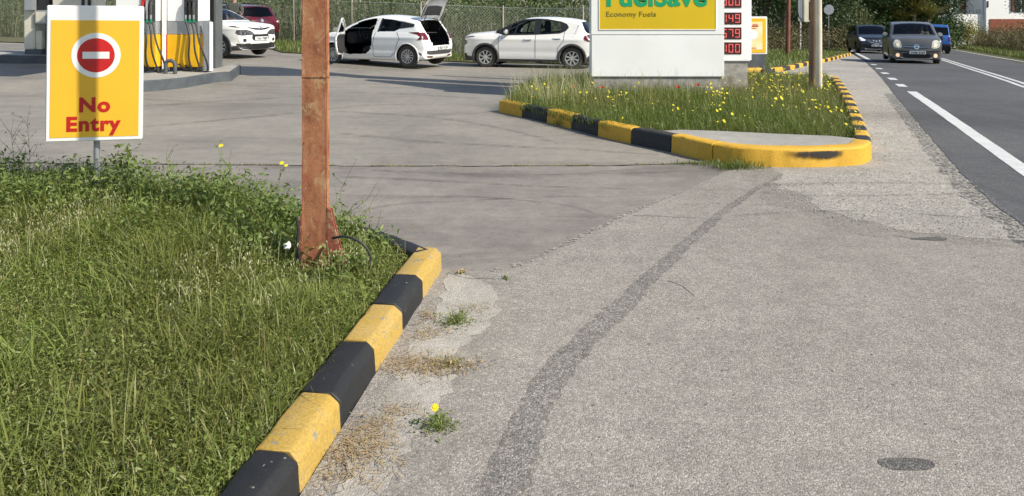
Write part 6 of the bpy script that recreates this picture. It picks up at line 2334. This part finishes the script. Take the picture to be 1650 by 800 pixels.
# small narrow leaflets knitting the sward together
P = isl_pts(150000)
f = lum(P[:, 0], P[:, 1], 2.4, 21)
f2 = lum(P[:, 0], P[:, 1], 6.5, 22)
P = P[RNG.random(len(P)) < np.clip(0.75 + 0.8 * f2, 0.15, 1)]
ek = np.clip(0.35 + edge_dist(P, near_path) * 1.5, 0.4, 1)
dp = np.hypot(P[:, 0] + 1.12, (P[:, 1] - 4.15) * 0.8)
P[:, 2] += RNG.beta(2, 1.6, len(P)) * 0.135 * ek * (1 - 0.7 * np.exp(-(dp / 0.25) ** 2))
V, T = leaf_soup(P, RNG.uniform(0.010, 0.032, len(P)), 4.2, 0.75)
o = tri_obj('small_leaves', V, T, 'grass')
tag(o, 'fine leafy growth knitted through the near grass', 'weeds', kind='stuff')
P = isl_pts(15000)
f = lum(P[:, 0], P[:, 1], 2.4, 21)
P = P[f > 0.05]
P[:, 2] += RNG.uniform(0.03, 0.13, len(P))
V, T = leaf_soup(P, RNG.uniform(0.008, 0.022, len(P)), 1.5, 0.9)
o = tri_obj('clover', V, T, 'weed')
tag(o, 'small low clover leaves filling gaps in the near grass', 'weeds', kind='stuff')
# long pale runners lying over the sward
P = isl_pts(140)
P = P[edge_dist(P, near_path) > 0.45]
P[:, 2] += 0.04
o = blades('grass_runners', P, RNG.uniform(0.16, 0.40, len(P)), RNG.uniform(0.0018, 0.0032, len(P)), np.clip(RNG.normal(1.4, 0.4, len(P)), 0.7, 2.3), 'runner')
tag(o, 'long pale grass stalks lying over the near grass', 'grass', kind='stuff')


def stalk_plant(name, label, base, pts, flowers, m='weed', rad=0.0022, leafn=6, cat='plant'):
    """branching stalk; pts: list of polylines relative to base"""
    o = empty(name, base)
    tag(o, label, cat)
    mb = MB()
    for pl in pts:
        mb.tube(pl, [rad * (1 - 0.6 * i / (len(pl) - 1)) for i in range(len(pl))], 5, False)
    mb.build('stalk', m, o)
    L = []
    for pl in pts:
        for _ in range(leafn):
            k = random.random() * (len(pl) - 1)
            a, b = Vector(pl[int(k)]), Vector(pl[min(int(k) + 1, len(pl) - 1)])
            L.append(a.lerp(b, k % 1) + Vector((random.gauss(0, .012), random.gauss(0, .012), random.gauss(0, .008))))
    if L:
        V, T = leaf_soup(np.array([tuple(p) for p in L]), RNG.uniform(0.015, 0.035, len(L)), 3.0)
        tri_obj('leaves', V, T, m, o)
    for (p, r) in flowers:
        fl = MB()
        n = 9
        for k in range(n):
            t = 2 * math.pi * k / n
            M = Matrix.Translation(p) @ Matrix.Rotation(math.radians(35), 4, 'X') @ Matrix.Rotation(t, 4, 'Z')
            fl.add([(0, -r * .12, 0), (r * .6, -r * .26, r * .12), (r, 0, r * .05), (r * .6, r * .26, r * .12), (0, r * .12, 0)], [(0, 1, 2, 3, 4)], M)
        fl.add([(r * .3 * math.cos(t), r * .3 * math.sin(t), r * .16) for t in [k * math.pi / 4 for k in range(8)]], [tuple(range(8))], Matrix.Translation(p) @ Matrix.Rotation(math.radians(35), 4, 'X'))
        fl.build('flower', 'petal_y', o)
    return o


def rel(base, pix, Y):
    return [tuple(A(x, y, Y) - base) for x, y in pix]


def root_at(px, Y):
    x = AX(px, Y)
    return Vector((x, Y, 0.07 + float(mound(np.array([[x, Y]]))[0])))


b = root_at(352, 5.45)
stalk_plant('flower_stalk', 'single yellow flower on a tall stalk left of the rusty post', b, [[(0, 0, 0)] + rel(b, [(355, 300), (356, 262), (356, 236)], 5.45)], [(Vector(rel(b, [(356, 235)], 5.45)[0]), 0.020)])
b = root_at(448, 5.0)
stalk_plant('flower_stalk', 'branched weed with two small yellow flowers just left of the rusty post', b, [[(0, 0, 0)] + rel(b, [(449, 310), (450, 285), (454, 264)], 5.0), rel(b, [(450, 290), (455, 276), (461, 268)], 5.0)],
            [(Vector(rel(b, [(454, 263)], 5.0)[0]), 0.018), (Vector(rel(b, [(461, 267)], 5.0)[0]), 0.015)])
b = root_at(555, 4.75)
stalk_plant('tall_weed', 'tall thin bare branched weed right of the rusty post', b,
            [[(0, 0, 0)] + rel(b, [(552, 350), (548, 310), (560, 285), (575, 255)], 4.75), rel(b, [(552, 350), (575, 335), (592, 320), (608, 294)], 4.75), rel(b, [(575, 335), (590, 345), (600, 325), (612, 305)], 4.75),
             rel(b, [(552, 345), (543, 330), (541, 300)], 4.75), rel(b, [(556, 300), (545, 290), (535, 280)], 4.75), [(0.1, 0.02, 0)] + rel(b, [(606, 368), (612, 352), (614, 338)], 4.7), rel(b, [(560, 345), (570, 330), (583, 322)], 4.75)], [], leafn=5)
for (px, Y, top, lab) in ((20, 5.9, 190, 'tall wispy weed at the left edge of the picture'), (46, 5.8, 170, 'tallest wispy weed just left of the No Entry board'), (270, 5.6, 228, 'slender weed spike right of the sign post'), (372, 5.3, 238, 'leafy weed spike halfway between sign and rusty post')):
    b = root_at(px, Y)
    zt = AZ(top, Y) - b.z
    br_ = [[(0, 0, 0), (0.01, 0, zt * .4), (-0.01, 0.0, zt * .8), (0.01, 0, zt)]]
    for k in range(6):
        z0 = zt * random.uniform(0.3, 0.85)
        dx = random.choice((-1, 1)) * random.uniform(0.05, 0.13)
        br_.append([(0, 0, z0), (dx * .5, random.gauss(0, .02), z0 + 0.07), (dx, random.gauss(0, .03), z0 + random.uniform(.08, .2))])
    stalk_plant('tall_weed', lab, b, br_, [], rad=0.0018, leafn=3)
b = root_at(205, 5.30)
o = empty('thistle', b)
tag(o, 'dark leafy thistle right below the No Entry board', 'plant')
V, T = leaf_soup(np.column_stack([RNG.normal(0, 0.05, 90), RNG.normal(0, 0.05, 90), RNG.uniform(0.15, AZ(232, 5.3) - b.z, 90)]), RNG.uniform(0.03, 0.07, 90), 2.2)
tri_obj('leaves', V, T, 'weed', o)
MB().tube([(0, 0, 0), (0.01, 0, 0.3), (0, 0, AZ(234, 5.3) - b.z)], 0.005, 6).build('stem', 'weed', o)


# ---- weeds in the gutter
def gutter_weed(px, py, r, h, n, label, dry=False, flower=None):
    b = G(px, py)
    b.z += 0.008
    o = empty('gutter_weed', b)
    tag(o, label, 'weed')
    P = np.column_stack([RNG.normal(0, r * .35, n), RNG.normal(0, r * .3, n), np.zeros(n)])
    bo = blades('blades', P, RNG.uniform(h * .3, h, n), RNG.uniform(0.002, 0.005, n), np.clip(RNG.normal(0.9, 0.4, n), 0.2, 1.7), 'grass_dry' if dry else 'grass', o)
    bo['kind'] = 'stuff'
    C = RNG.normal(0, 1, (n, 3)) * np.array([r * .6, r * .5, 0.008])
    C[:, 2] = np.abs(C[:, 2]) + RNG.uniform(0.0, h * .4, n)
    V, T = leaf_soup(C, RNG.uniform(0.008, 0.026, n), 2.4, 0.8)
    tri_obj('leaves', V, T, 'straw' if dry else 'weed', o)['kind'] = 'stuff'
    if flower:
        p = A(*flower, b.y - 0.02) - b
        MB().tube([(0, 0, 0), (p.x * .6, p.y * .6, p.z * .7), tuple(p)], 0.0018, 5).build('stalk', 'weed', o)
        fl = MB()
        for ring, rr, zz in ((11, 0.017, 0.0), (8, 0.011, 0.004)):
            for k in range(ring):
                t = 2 * math.pi * k / ring
                M = Matrix.Translation(p + Vector((0, 0, zz))) @ Matrix.Rotation(math.radians(40), 4, 'X') @ Matrix.Rotation(t, 4, 'Z')
                fl.add([(0, 0, 0), (rr * .6, -rr * .24, rr * .1), (rr, 0, rr * .02), (rr * .6, rr * .24, rr * .1)], [(0, 1, 2, 3)], M)
        fl.build('flower', 'petal_y', o)
    return o


gutter_weed(733, 523, 0.10, 0.09, 110, 'green weed tuft in the gutter nearest the end of the black and yellow kerb')
gutter_weed(722, 592, 0.09, 0.07, 80, 'half dry grass tuft halfway along the gutter', True)
gutter_weed(708, 690, 0.085, 0.055, 110, 'flat gutter weed carrying one yellow flower', False, (701, 657))
gutter_weed(815, 452, 0.02, 0.02, 20, 'tiny weed at the crack beyond the kerb end')
gutter_weed(742, 443, 0.035, 0.025, 40, 'small dead leaf clump just past the kerb end', True)

# loose straw along the kerb foot
C = []
for (px, py, n, rx, ry) in ((565, 735, 520, 0.09, 0.10), (660, 590, 260, 0.07, 0.06), (690, 540, 130, 0.06, 0.05), (640, 665, 70, 0.05, 0.04), (700, 600, 160, 0.08, 0.04), (740, 590, 90, 0.07, 0.03), (770, 500, 60, 0.06, 0.05), (600, 700, 160, 0.05, 0.07), (690, 512, 80, 0.03, 0.05)):
    c = G(px, py)
    q = np.column_stack([RNG.normal(c.x, rx, n), RNG.normal(c.y, ry, n), np.full(n, 0.012) + RNG.uniform(0, 0.010, n)])
    lim = -0.425 - 0.127 * (4.60 - q[:, 1]) + 0.015
    C.append(q[q[:, 0] > lim])
C = np.vstack(C)
n = len(C)
az = RNG.uniform(0, 3.14, n)
ln = RNG.uniform(0.012, 0.05, n)
d = np.column_stack([np.cos(az), np.sin(az), RNG.normal(0, 0.10, n)]) * ln[:, None] / 2
s = np.column_stack([-np.sin(az), np.cos(az), np.zeros(n)]) * 0.0013
V = np.stack([C - d - s, C - d + s, C + d + s, C + d - s], 1).reshape(-1, 3)
V[:, 2] = np.maximum(V[:, 2], 0.0125)
T = (np.array([(0, 1, 2), (0, 2, 3)])[None] + (np.arange(n) * 4)[:, None, None]).reshape(-1, 3)
tag(tri_obj('straw', V, T, 'straw'), 'dry straw and chaff gathered at the foot of the near kerb', 'straw', kind='stuff')


# loose gravel
def gravel(poly, n, smin, smax, name, label, dz=0.012):
    P = ground_pts(poly, n, dz)
    base = np.array([(1, 0, 0), (-1, 0, 0), (0, 1, 0), (0, -1, 0), (0, 0, 0.42), (0, 0, -0.4)])
    T0 = np.array([(0, 2, 4), (2, 1, 4), (1, 3, 4), (3, 0, 4), (2, 0, 5), (1, 2, 5), (3, 1, 5), (0, 3, 5)])
    V = base[None] * RNG.uniform(0.6, 1.3, (n, 6, 1)) * (smin + (smax - smin) * RNG.random(n) ** 3)[:, None, None]
    a = RNG.uniform(0, 6.28, n)
    ca, sa = np.cos(a)[:, None], np.sin(a)[:, None]
    V = np.stack([V[:, :, 0] * ca - V[:, :, 1] * sa, V[:, :, 0] * sa + V[:, :, 1] * ca, V[:, :, 2]], 2) + P[:, None]
    T = (T0[None] + (np.arange(n) * 6)[:, None, None]).reshape(-1, 3)
    o = tri_obj(name, V.reshape(-1, 3), T, 'stone')
    tag(o, label, 'gravel', kind='stuff')


gravel(xy((1230, 300), (1400, 272), (1560, 290), (1660, 370), (1600, 395), (1420, 372), (1300, 345)), 9000, 0.002, 0.0075, 'loose_gravel', 'loose pale gravel scattered over the worn shoulder beside the road')
gravel(xy((1405, 262), (1395, 215), (1420, 150), (1450, 165), (1540, 270)), 1500, 0.003, 0.010, 'loose_gravel', 'loose stones on the shoulder between the sign island and the road')
gravel(xy((850, 800), (940, 560), (1200, 360), (1500, 400), (1640, 800)), 420, 0.002, 0.006, 'loose_gravel', 'few small stones lying on the grey apron in front')

# grass in the joint and at the yellow kerb
J = []
for i in range(len(joint_xy) - 1):
    a, b = Vector(joint_xy[i]), Vector(joint_xy[i + 1])
    if a.x < -3.3 or a.x > 3:
        continue
    for _ in range(int((b - a).length * 260)):
        p = a.lerp(b, random.random())
        if math.sin(p.x * 4.1) + math.sin(p.x * 9.7 + 1) + random.gauss(0, .5) > 0.1:
            J.append((p.x, p.y + random.gauss(0, 0.012), 0.0))
J = np.array(J)
blj = blades('joint_grass', J, RNG.uniform(0.008, 0.03, len(J)) * np.where(J[:, 0] > 0.8, 1.5, 1.0), RNG.uniform(0.003, 0.007, len(J)), 0.8, 'grass_dry')
tag(blj, 'thin dry grass growing in the joint between the concrete slabs', 'grass', kind='stuff')
def tuft(px, py, rx, ry, n, hh, label, m='verge', dz=0.008):
    b = G(px, py)
    P = np.column_stack([RNG.normal(b.x, rx, n), RNG.normal(b.y, ry, n), np.full(n, b.z + dz)])
    o = blades('grass_tuft', P, RNG.uniform(hh * .3, hh, n), RNG.uniform(0.004, 0.008, n), np.clip(RNG.normal(0.7, .3, n), .1, 1.5), m)
    tag(o, label, 'grass', kind='stuff')


tuft(1185, 272, 0.13, 0.06, 420, 0.11, 'grass tuft at the foot of the yellow kerb nose where the joint ends')
tuft(1130, 266, 0.16, 0.03, 160, 0.07, 'thin grass fringe along the left end of the yellow kerb nose')
tuft(907, 203, 0.09, 0.04, 110, 0.14, 'grass tuft growing at the foot of the left black and yellow kerb')
tuft(862, 190, 0.05, 0.03, 50, 0.12, 'small grass wisp at the foot of the first black kerb block')

# ---- sign island grass and flowers
isl_bg = [tuple(G(x, y, 0.1)[:2]) for x, y in ((812, 172), (890, 190), (980, 212), (1060, 219), (1120, 218), (1200, 220), (1290, 225), (1372, 230), (1392, 226), (1384, 205), (1370, 175), (1356, 152), (1350, 142))] + back_b
P = ground_pts(isl_bg, 60000, 0.095)
f = lum(P[:, 0], P[:, 1], 1.9, 5)
base_px = np.array([X0 - 0.05, X1 + 0.7])
ok = ~((P[:, 0] > X0) & (P[:, 0] < X1) & (P[:, 1] > TY) & (P[:, 1] < TY + 0.35))
P, f = P[ok], f[ok]
rightness = np.clip((P[:, 0] - 3.2) / 2.0, 0, 1)
h = np.clip(RNG.gamma(4.5, 0.036, len(P)) * (1 + 0.4 * f), 0.05, 0.28) * (1 - 0.5 * rightness)
o = blades('island_grass', P, h, RNG.uniform(0.004, 0.009, len(P)), np.clip(RNG.normal(0.5, 0.3, len(P)), 0.03, 1.3), 'verge')
tag(o, 'rough green grass covering the island under the price sign', 'grass', kind='stuff')
P = ground_pts(isl_bg, 42000, 0.095)
P[:, 2] += RNG.beta(2, 1.6, len(P)) * 0.22 * (1 - 0.5 * np.clip((P[:, 0] - 3.2) / 2.0, 0, 1))
V, T = leaf_soup(P, RNG.uniform(0.014, 0.04, len(P)), 4.0, 0.3)
tag(tri_obj('island_leaves', V, T, 'verge'), 'fine leafy growth among the grass of the sign island', 'weeds', kind='stuff')
P = ground_pts(isl_bg, 2600, 0.095)
P = P[(P[:, 1] > 10.6)]
o = blades('island_dry_grass', P, RNG.uniform(0.2, 0.62, len(P)) * np.where(np.abs(P[:, 0] - 2.5) < 2.2, 1.0, 0.6), 0.005, np.clip(RNG.normal(0.3, 0.2, len(P)), 0.03, 0.9), 'grass_dry')
tag(o, 'tall dry grass stalks in front of the white sign panel', 'grass', kind='stuff')
P = ground_pts([tuple(G(x, y, 0.1)[:2]) for x, y in ((815, 168), (870, 182), (960, 168), (960, 140), (880, 145))], 700, 0.095)
o = blades('wispy_grass', P, RNG.uniform(0.3, 0.75, len(P)), 0.004, np.clip(RNG.normal(0.35, 0.25, len(P)), 0.03, 1.0), 'seed')
tag(o, 'pale wispy grass at the left tip of the sign island', 'grass', kind='stuff')


def flowers(P, r, m, name, label):
    n = len(P)
    k = 6
    V = [np.asarray(P) + np.array([0, 0, 0.0])]
    tilt = RNG.normal(0, 0.25, (n, 2))
    vs = [np.asarray(P)]
    for j in range(k):
        t = 2 * np.pi * j / k
        rr = r * RNG.uniform(0.75, 1.2, n)
        vs.append(np.column_stack([P[:, 0] + rr * np.cos(t), P[:, 1] + rr * np.sin(t), P[:, 2] + rr * (tilt[:, 0] * np.cos(t) + (tilt[:, 1] + 0.7) * np.sin(t)) + r * 0.2]))
    V = np.stack(vs, 1).reshape(-1, 3)
    T0 = np.array([(0, 1 + j, 1 + (j + 1) % k) for j in range(k)])
    T = (T0[None] + (np.arange(n) * (k + 1))[:, None, None]).reshape(-1, 3)
    o = tri_obj(name, V, T, m)
    tag(o, label, 'flowers', kind='stuff')


P = ground_pts(isl_bg, 3600, 0.095)
f = lum(P[:, 0], P[:, 1], 3.4, 31) + 0.7 * lum(P[:, 0], P[:, 1], 9.0, 32)
dens = np.clip(-0.03 + 0.75 * f + 0.30 * np.clip((P[:, 0] - 2.0) / 3, 0, 1), 0.008, 1)
P = P[RNG.random(len(P)) < dens]
P[:, 2] += RNG.uniform(0.14, 0.30, len(P)) * np.where(P[:, 0] > 4, 0.7, 1.0)
flowers(P, 0.006 + 0.016 * RNG.random(len(P)) ** 2.5, 'petal_y', 'yellow_wildflowers', 'small yellow wildflowers dotted over the sign island')
pos_lab = ['red poppy in front of the middle of the white sign panel', 'red poppy below the left part of the white sign panel', 'red poppy near the right end of the white sign panel', 'pale red poppy at the left corner of the sign base']
for (px, py), lab in zip(((1092, 142), (970, 143), (1124, 139), (926, 141)), pos_lab):
    Y = 12.4
    p = A(px, py, Y)
    o = empty('poppy', (p.x, p.y, 0.095))
    tag(o, lab, 'flower')
    z = p.z - 0.095
    MB().tube([(0, 0, 0), (0.01, 0, z * .6), (0, 0, z)], 0.003, 5).build('stalk', 'weed', o)
    fl = MB()
    for k in range(5):
        t = 2 * math.pi * k / 5
        M = Matrix.Translation((0, 0, z)) @ Matrix.Rotation(math.radians(30), 4, 'X') @ Matrix.Rotation(t, 4, 'Z')
        fl.add([(0, 0, 0), (0.022, -0.022, 0.022), (0.038, 0, 0.033), (0.022, 0.022, 0.022)], [(0, 1, 2, 3)], M)
    fl.build('petals', 'petal_r', o)

# ---- verge and lawn grass
vg = verge_edge[1:] + [(0.6, 23.8), (0.5, 25.5), (-8, 31.5), (-24, 42)]
P = ground_pts(vg, 30000, 0.02)
o = blades('verge_grass', P, np.clip(RNG.gamma(5, 0.035, len(P)), 0.05, 0.5), RNG.uniform(0.012, 0.024, len(P)), 0.4, 'verge')
tag(o, 'grass strip along the foot of the chain link fence', 'grass', kind='stuff')
P = ground_pts([p for p in lawn_c if p[1] < 58], 36000, 0.02)
o = blades('lawn_grass', P, np.clip(RNG.gamma(5, 0.026, len(P)), 0.04, 0.35), RNG.uniform(0.012, 0.026, len(P)), 0.4, 'verge')
tag(o, 'green lawn grass beyond the far kerb', 'grass', kind='stuff')

# ---- tall vegetation behind the fence
def mass(name, label, poly, n, hmin, hmax, leaf, m, per=26, spread=0.28, taper=None):
    P = scatter(poly, max(3, n // per))
    f = lum(P[:, 0], P[:, 1], 0.9, 77)
    top = hmin + (hmax - hmin) * np.clip(0.5 + 0.6 * f, 0, 1)
    z = gnp(P[:, 0], P[:, 1]) + top * RNG.random(len(P)) ** 0.75
    c = np.repeat(np.column_stack([P, z]), per, 0) + RNG.normal(0, spread, (len(P) * per, 3))
    V, T = leaf_soup(c, RNG.uniform(leaf * .6, leaf * 1.4, len(c)), 2.2)
    o = tri_obj(name, V, T, m)
    tag(o, label, 'shrubs', kind='stuff')
    return o


fl_ = [tuple(p + Vector((0.45, 0.75))) for p in fpath]
bh = fl_ + [(9, 27), (7, 31), (-4, 35), (-12, 40), (-28, 50), (-46, 62)]
mass('scrub', 'grey green scrub growing behind the chain link fence', bh, 60000, 1.2, 3.6, 0.10, 'grey_leaf')
mass('dark_scrub', 'dark leafy undergrowth behind the chain link fence', bh, 36000, 0.8, 3.4, 0.11, 'mid_leaf')
P = ground_pts(bh, 16000, 0)
o = blades('dry_stalks', P, RNG.uniform(0.8, 2.6, len(P)), RNG.uniform(0.010, 0.026, len(P)), np.clip(RNG.normal(.25, .15, len(P)), .02, .7), 'grey_leaf')
tag(o, 'tall dry grass stalks behind the chain link fence', 'grass', kind='stuff')
hedge_b = [(p[0] + 1.2, p[1] + 5.5) for p in fl_] + [(9, 34), (-4, 42), (-30, 58), (-50, 72)]
mass('hedge_row', 'dense dark hedge far behind the scrub', [(p[0], p[1]) for p in hedge_b], 60000, 2.5, 5.0, 0.2, 'mid_leaf', 30, 0.4)


def tree(name, label, base, H, ells, n, leaf, m, trunk_r=0.16, group=None, per=22, spread=0.3, limbs=6, shell=0.5):
    o = empty(name, base)
    tag(o, label, 'tree', group)
    tr = MB()
    zc = min(e[2] for e in ells)
    top = max(e[2] for e in ells)
    tr.tube([(0, 0, -0.4), (0.05, 0, zc * .5), (0, 0.05, zc), (0.05, 0, top)], [trunk_r * 1.15, trunk_r * .9, trunk_r * .75, trunk_r * .25], 9)
    for i in range(limbs):
        e = random.choice(ells)
        t = Vector((e[0] + random.gauss(0, e[3] * .4), e[1] + random.gauss(0, e[4] * .4), e[2] + random.gauss(0, e[5] * .3)))
        s = Vector((0.02, 0.02, zc * random.uniform(0.55, 0.95)))
        tr.tube([s, s.lerp(t, 0.5) + Vector((0, 0, 0.2)), t], [trunk_r * .5, trunk_r * .3, trunk_r * .1], 6)
    tr.build('trunk', 'bark', o, True)
    c = clumps(ells, n, per, spread, shell)
    V, T = leaf_soup(c, RNG.uniform(leaf * .6, leaf * 1.4, len(c)), 1.9)
    tri_obj('crown', V, T, m, o)
    return o


def gb(px, Y):
    x = AX(px, Y)
    return Vector((x, Y, g(x, Y)))


TG = 'trees at the end of the road'
tree('evergreen_tree', 'dark evergreen with bare lower trunk behind the poster case', gb(1232, 44), 7, [(0, 0, 4.6, 2.6, 2.2, 2.6), (1.3, -.3, 3.6, 1.6, 1.5, 1.4)], 9000, 0.16, 'dark_leaf', 0.20, TG)
tree('evergreen_tree', 'dark evergreen above the brown pole on the lawn', gb(1262, 47), 7, [(0, 0, 4.9, 2.4, 2.2, 2.6), (-1.2, .5, 4.0, 1.5, 1.5, 1.2), (1.6, 0, 4.2, 1.4, 1.4, 1.4)], 9000, 0.16, 'dark_leaf', 0.18, TG)
tree('evergreen_tree', 'dark evergreen behind the wooden utility pole', gb(1312, 50), 7, [(0, 0, 4.6, 2.8, 2.4, 3.0), (0.6, -1, 2.8, 1.8, 1.4, 1.5)], 11000, 0.17, 'dark_leaf', 0.20, TG)
tree('evergreen_tree', 'dark tall conifer behind the near black car', gb(1392, 58), 9, [(0, 0, 3.6, 3.2, 2.4, 3.6), (-2, 0, 5.5, 2.2, 2, 2.4), (2, 0, 4.6, 2.4, 2, 3)], 18000, 0.17, 'dark_leaf', 0.25, TG)
tree('broadleaf_tree', 'glossy dark broadleaf tree above the black car', gb(1432, 56), 7, [(0, 0, 3.4, 2.2, 2.0, 2.9), (1.2, -.6, 2.8, 1.4, 1.3, 2.0)], 11000, 0.22, 'mid_leaf', 0.2, TG, 16)
tree('broadleaf_tree', 'dark bushy tree left of the house veranda', gb(1508, 57), 6, [(0, 0, 2.6, 1.6, 1.5, 2.4), (0.5, 0, 4.5, 1.6, 1.5, 1.6)], 9000, 0.17, 'dark_leaf', 0.16, TG)
tree('olive_bush', 'round grey green bush left of the black car', gb(1362, 51), 4, [(0, 0, 1.9, 1.7, 1.4, 1.5), (-1, 0.3, 1.5, 1.0, 1, 1.1)], 9000, 0.12, 'olive_leaf', 0.10, TG)
tree('evergreen_tree', 'far dark tree filling the gap right of the pale pole', gb(1350, 62), 8, [(0, 0, 4.0, 3.4, 2.2, 3.6), (-3, 0, 3.6, 2.6, 2.2, 3.2)], 14000, 0.2, 'dark_leaf', 0.2, TG)
tree('garden_tree', 'small tree branch reaching in front of the house window at the right edge', gb(1672, 60), 6, [(0, 0, 4.2, 1.6, 1.4, 1.4), (-1.2, 0, 3.8, 0.9, 0.8, 0.7)], 2600, 0.13, 'dark_leaf', 0.12, TG, 14, 0.22)

# spiky palm above the grey car
o = empty('spiky_palm', gb(1472, 54))
tag(o, 'spiky yellow green palm behind the grey car roof', 'palm')
MB().tube([(0, 0, -0.3), (0, 0, 2.6)], [0.22, 0.17], 9).build('trunk', 'bark', o, True)
MB().tube([(0.1, 0, 1.0), (1.1, 0, 2.2)], [0.18, 0.14], 9).build('branch', 'bark', o, True)
n = 1100
ctr = np.array([(0, 0, 2.7), (1.1, 0, 2.3), (-0.7, 0.2, 2.0), (0.4, -0.2, 3.4)])[RNG.integers(0, 4, n)]
blades('fronds', ctr + RNG.normal(0, .06, (n, 3)), RNG.uniform(0.9, 1.5, n), RNG.uniform(0.03, 0.06, n), np.clip(RNG.normal(1.1, 0.5, n), 0.2, 2.2), 'palm_leaf', o, 0.9)

# undergrowth round the trees and the bank right of the road
mass('undergrowth', 'brown green undergrowth between the tree trunks beyond the lawn', [gb(1205, 39)[:2], gb(1345, 44)[:2], gb(1375, 52)[:2], gb(1480, 56)[:2], gb(1480, 62)[:2], gb(1340, 60)[:2], gb(1190, 50)[:2]], 26000, 0.5, 1.9, 0.13, 'dry_leaf', 24, 0.3)
mass('roadside_bushes', 'green bushes at the bend behind the cars', [gb(1340, 52)[:2], gb(1530, 53)[:2], gb(1545, 60)[:2], gb(1330, 62)[:2]], 24000, 0.9, 2.6, 0.14, 'mid_leaf', 24, 0.3)
bank = xy((1535, 76), (1570, 82.5), (1650, 96), (1800, 122), (2100, 175))
bank_b = [(p[0] + 7, p[1] + 5.5) for p in bank]
bp = [(p[0] + 1.6, p[1] + 0.7) for p in bank] + bank_b[::-1]
mass('dry_shrubs', 'brown dry shrubs on the bank right of the road', bp, 70000, 0.7, 1.85, 0.10, 'dry_leaf', 26, 0.26)
P = ground_pts(bp, 9000, 0)
o = blades('dry_bank_stalks', P, RNG.uniform(0.4, 1.45, len(P)), RNG.uniform(0.012, 0.026, len(P)), np.clip(RNG.normal(.35, .2, len(P)), .02, .9), 'dry_leaf')
tag(o, 'dry brown stalks standing among the shrubs of the right bank', 'grass', kind='stuff')
bg_ = [(p[0] + 0.1, p[1]) for p in bank] + [(p[0] + 2.2, p[1] + 1.2) for p in bank][::-1]
P = ground_pts(bg_, 14000, -0.02)
o = blades('bank_grass', P, RNG.uniform(0.1, 0.45, len(P)), RNG.uniform(0.012, 0.026, len(P)), 0.5, 'verge')
tag(o, 'rough grass strip between the road and the dry shrubs', 'grass', kind='stuff')
tree('yellow_shrub', 'bright yellow green shrub in front of the white house wall', gb(1558, 60), 2, [(0, 0, 1.5, 0.9, 0.8, 0.6), (-.4, 0, 1.1, 0.8, .8, .6)], 4000, 0.10, 'yellow_leaf', 0.06, None)
tree('garden_bush', 'dark green bush below the house veranda', gb(1533, 59), 2, [(0, 0, 1.3, 0.8, 0.8, 1.1)], 3600, 0.13, 'dark_leaf', 0.06, None)
mass('far_wood', 'far belt of dark trees closing the view', [(-60, 85), (-30, 70), (10, 66), (60, 80), (95, 90), (95, 110), (-60, 110)], 60000, 5.0, 11.0, 0.45, 'dark_leaf', 30, 0.9)
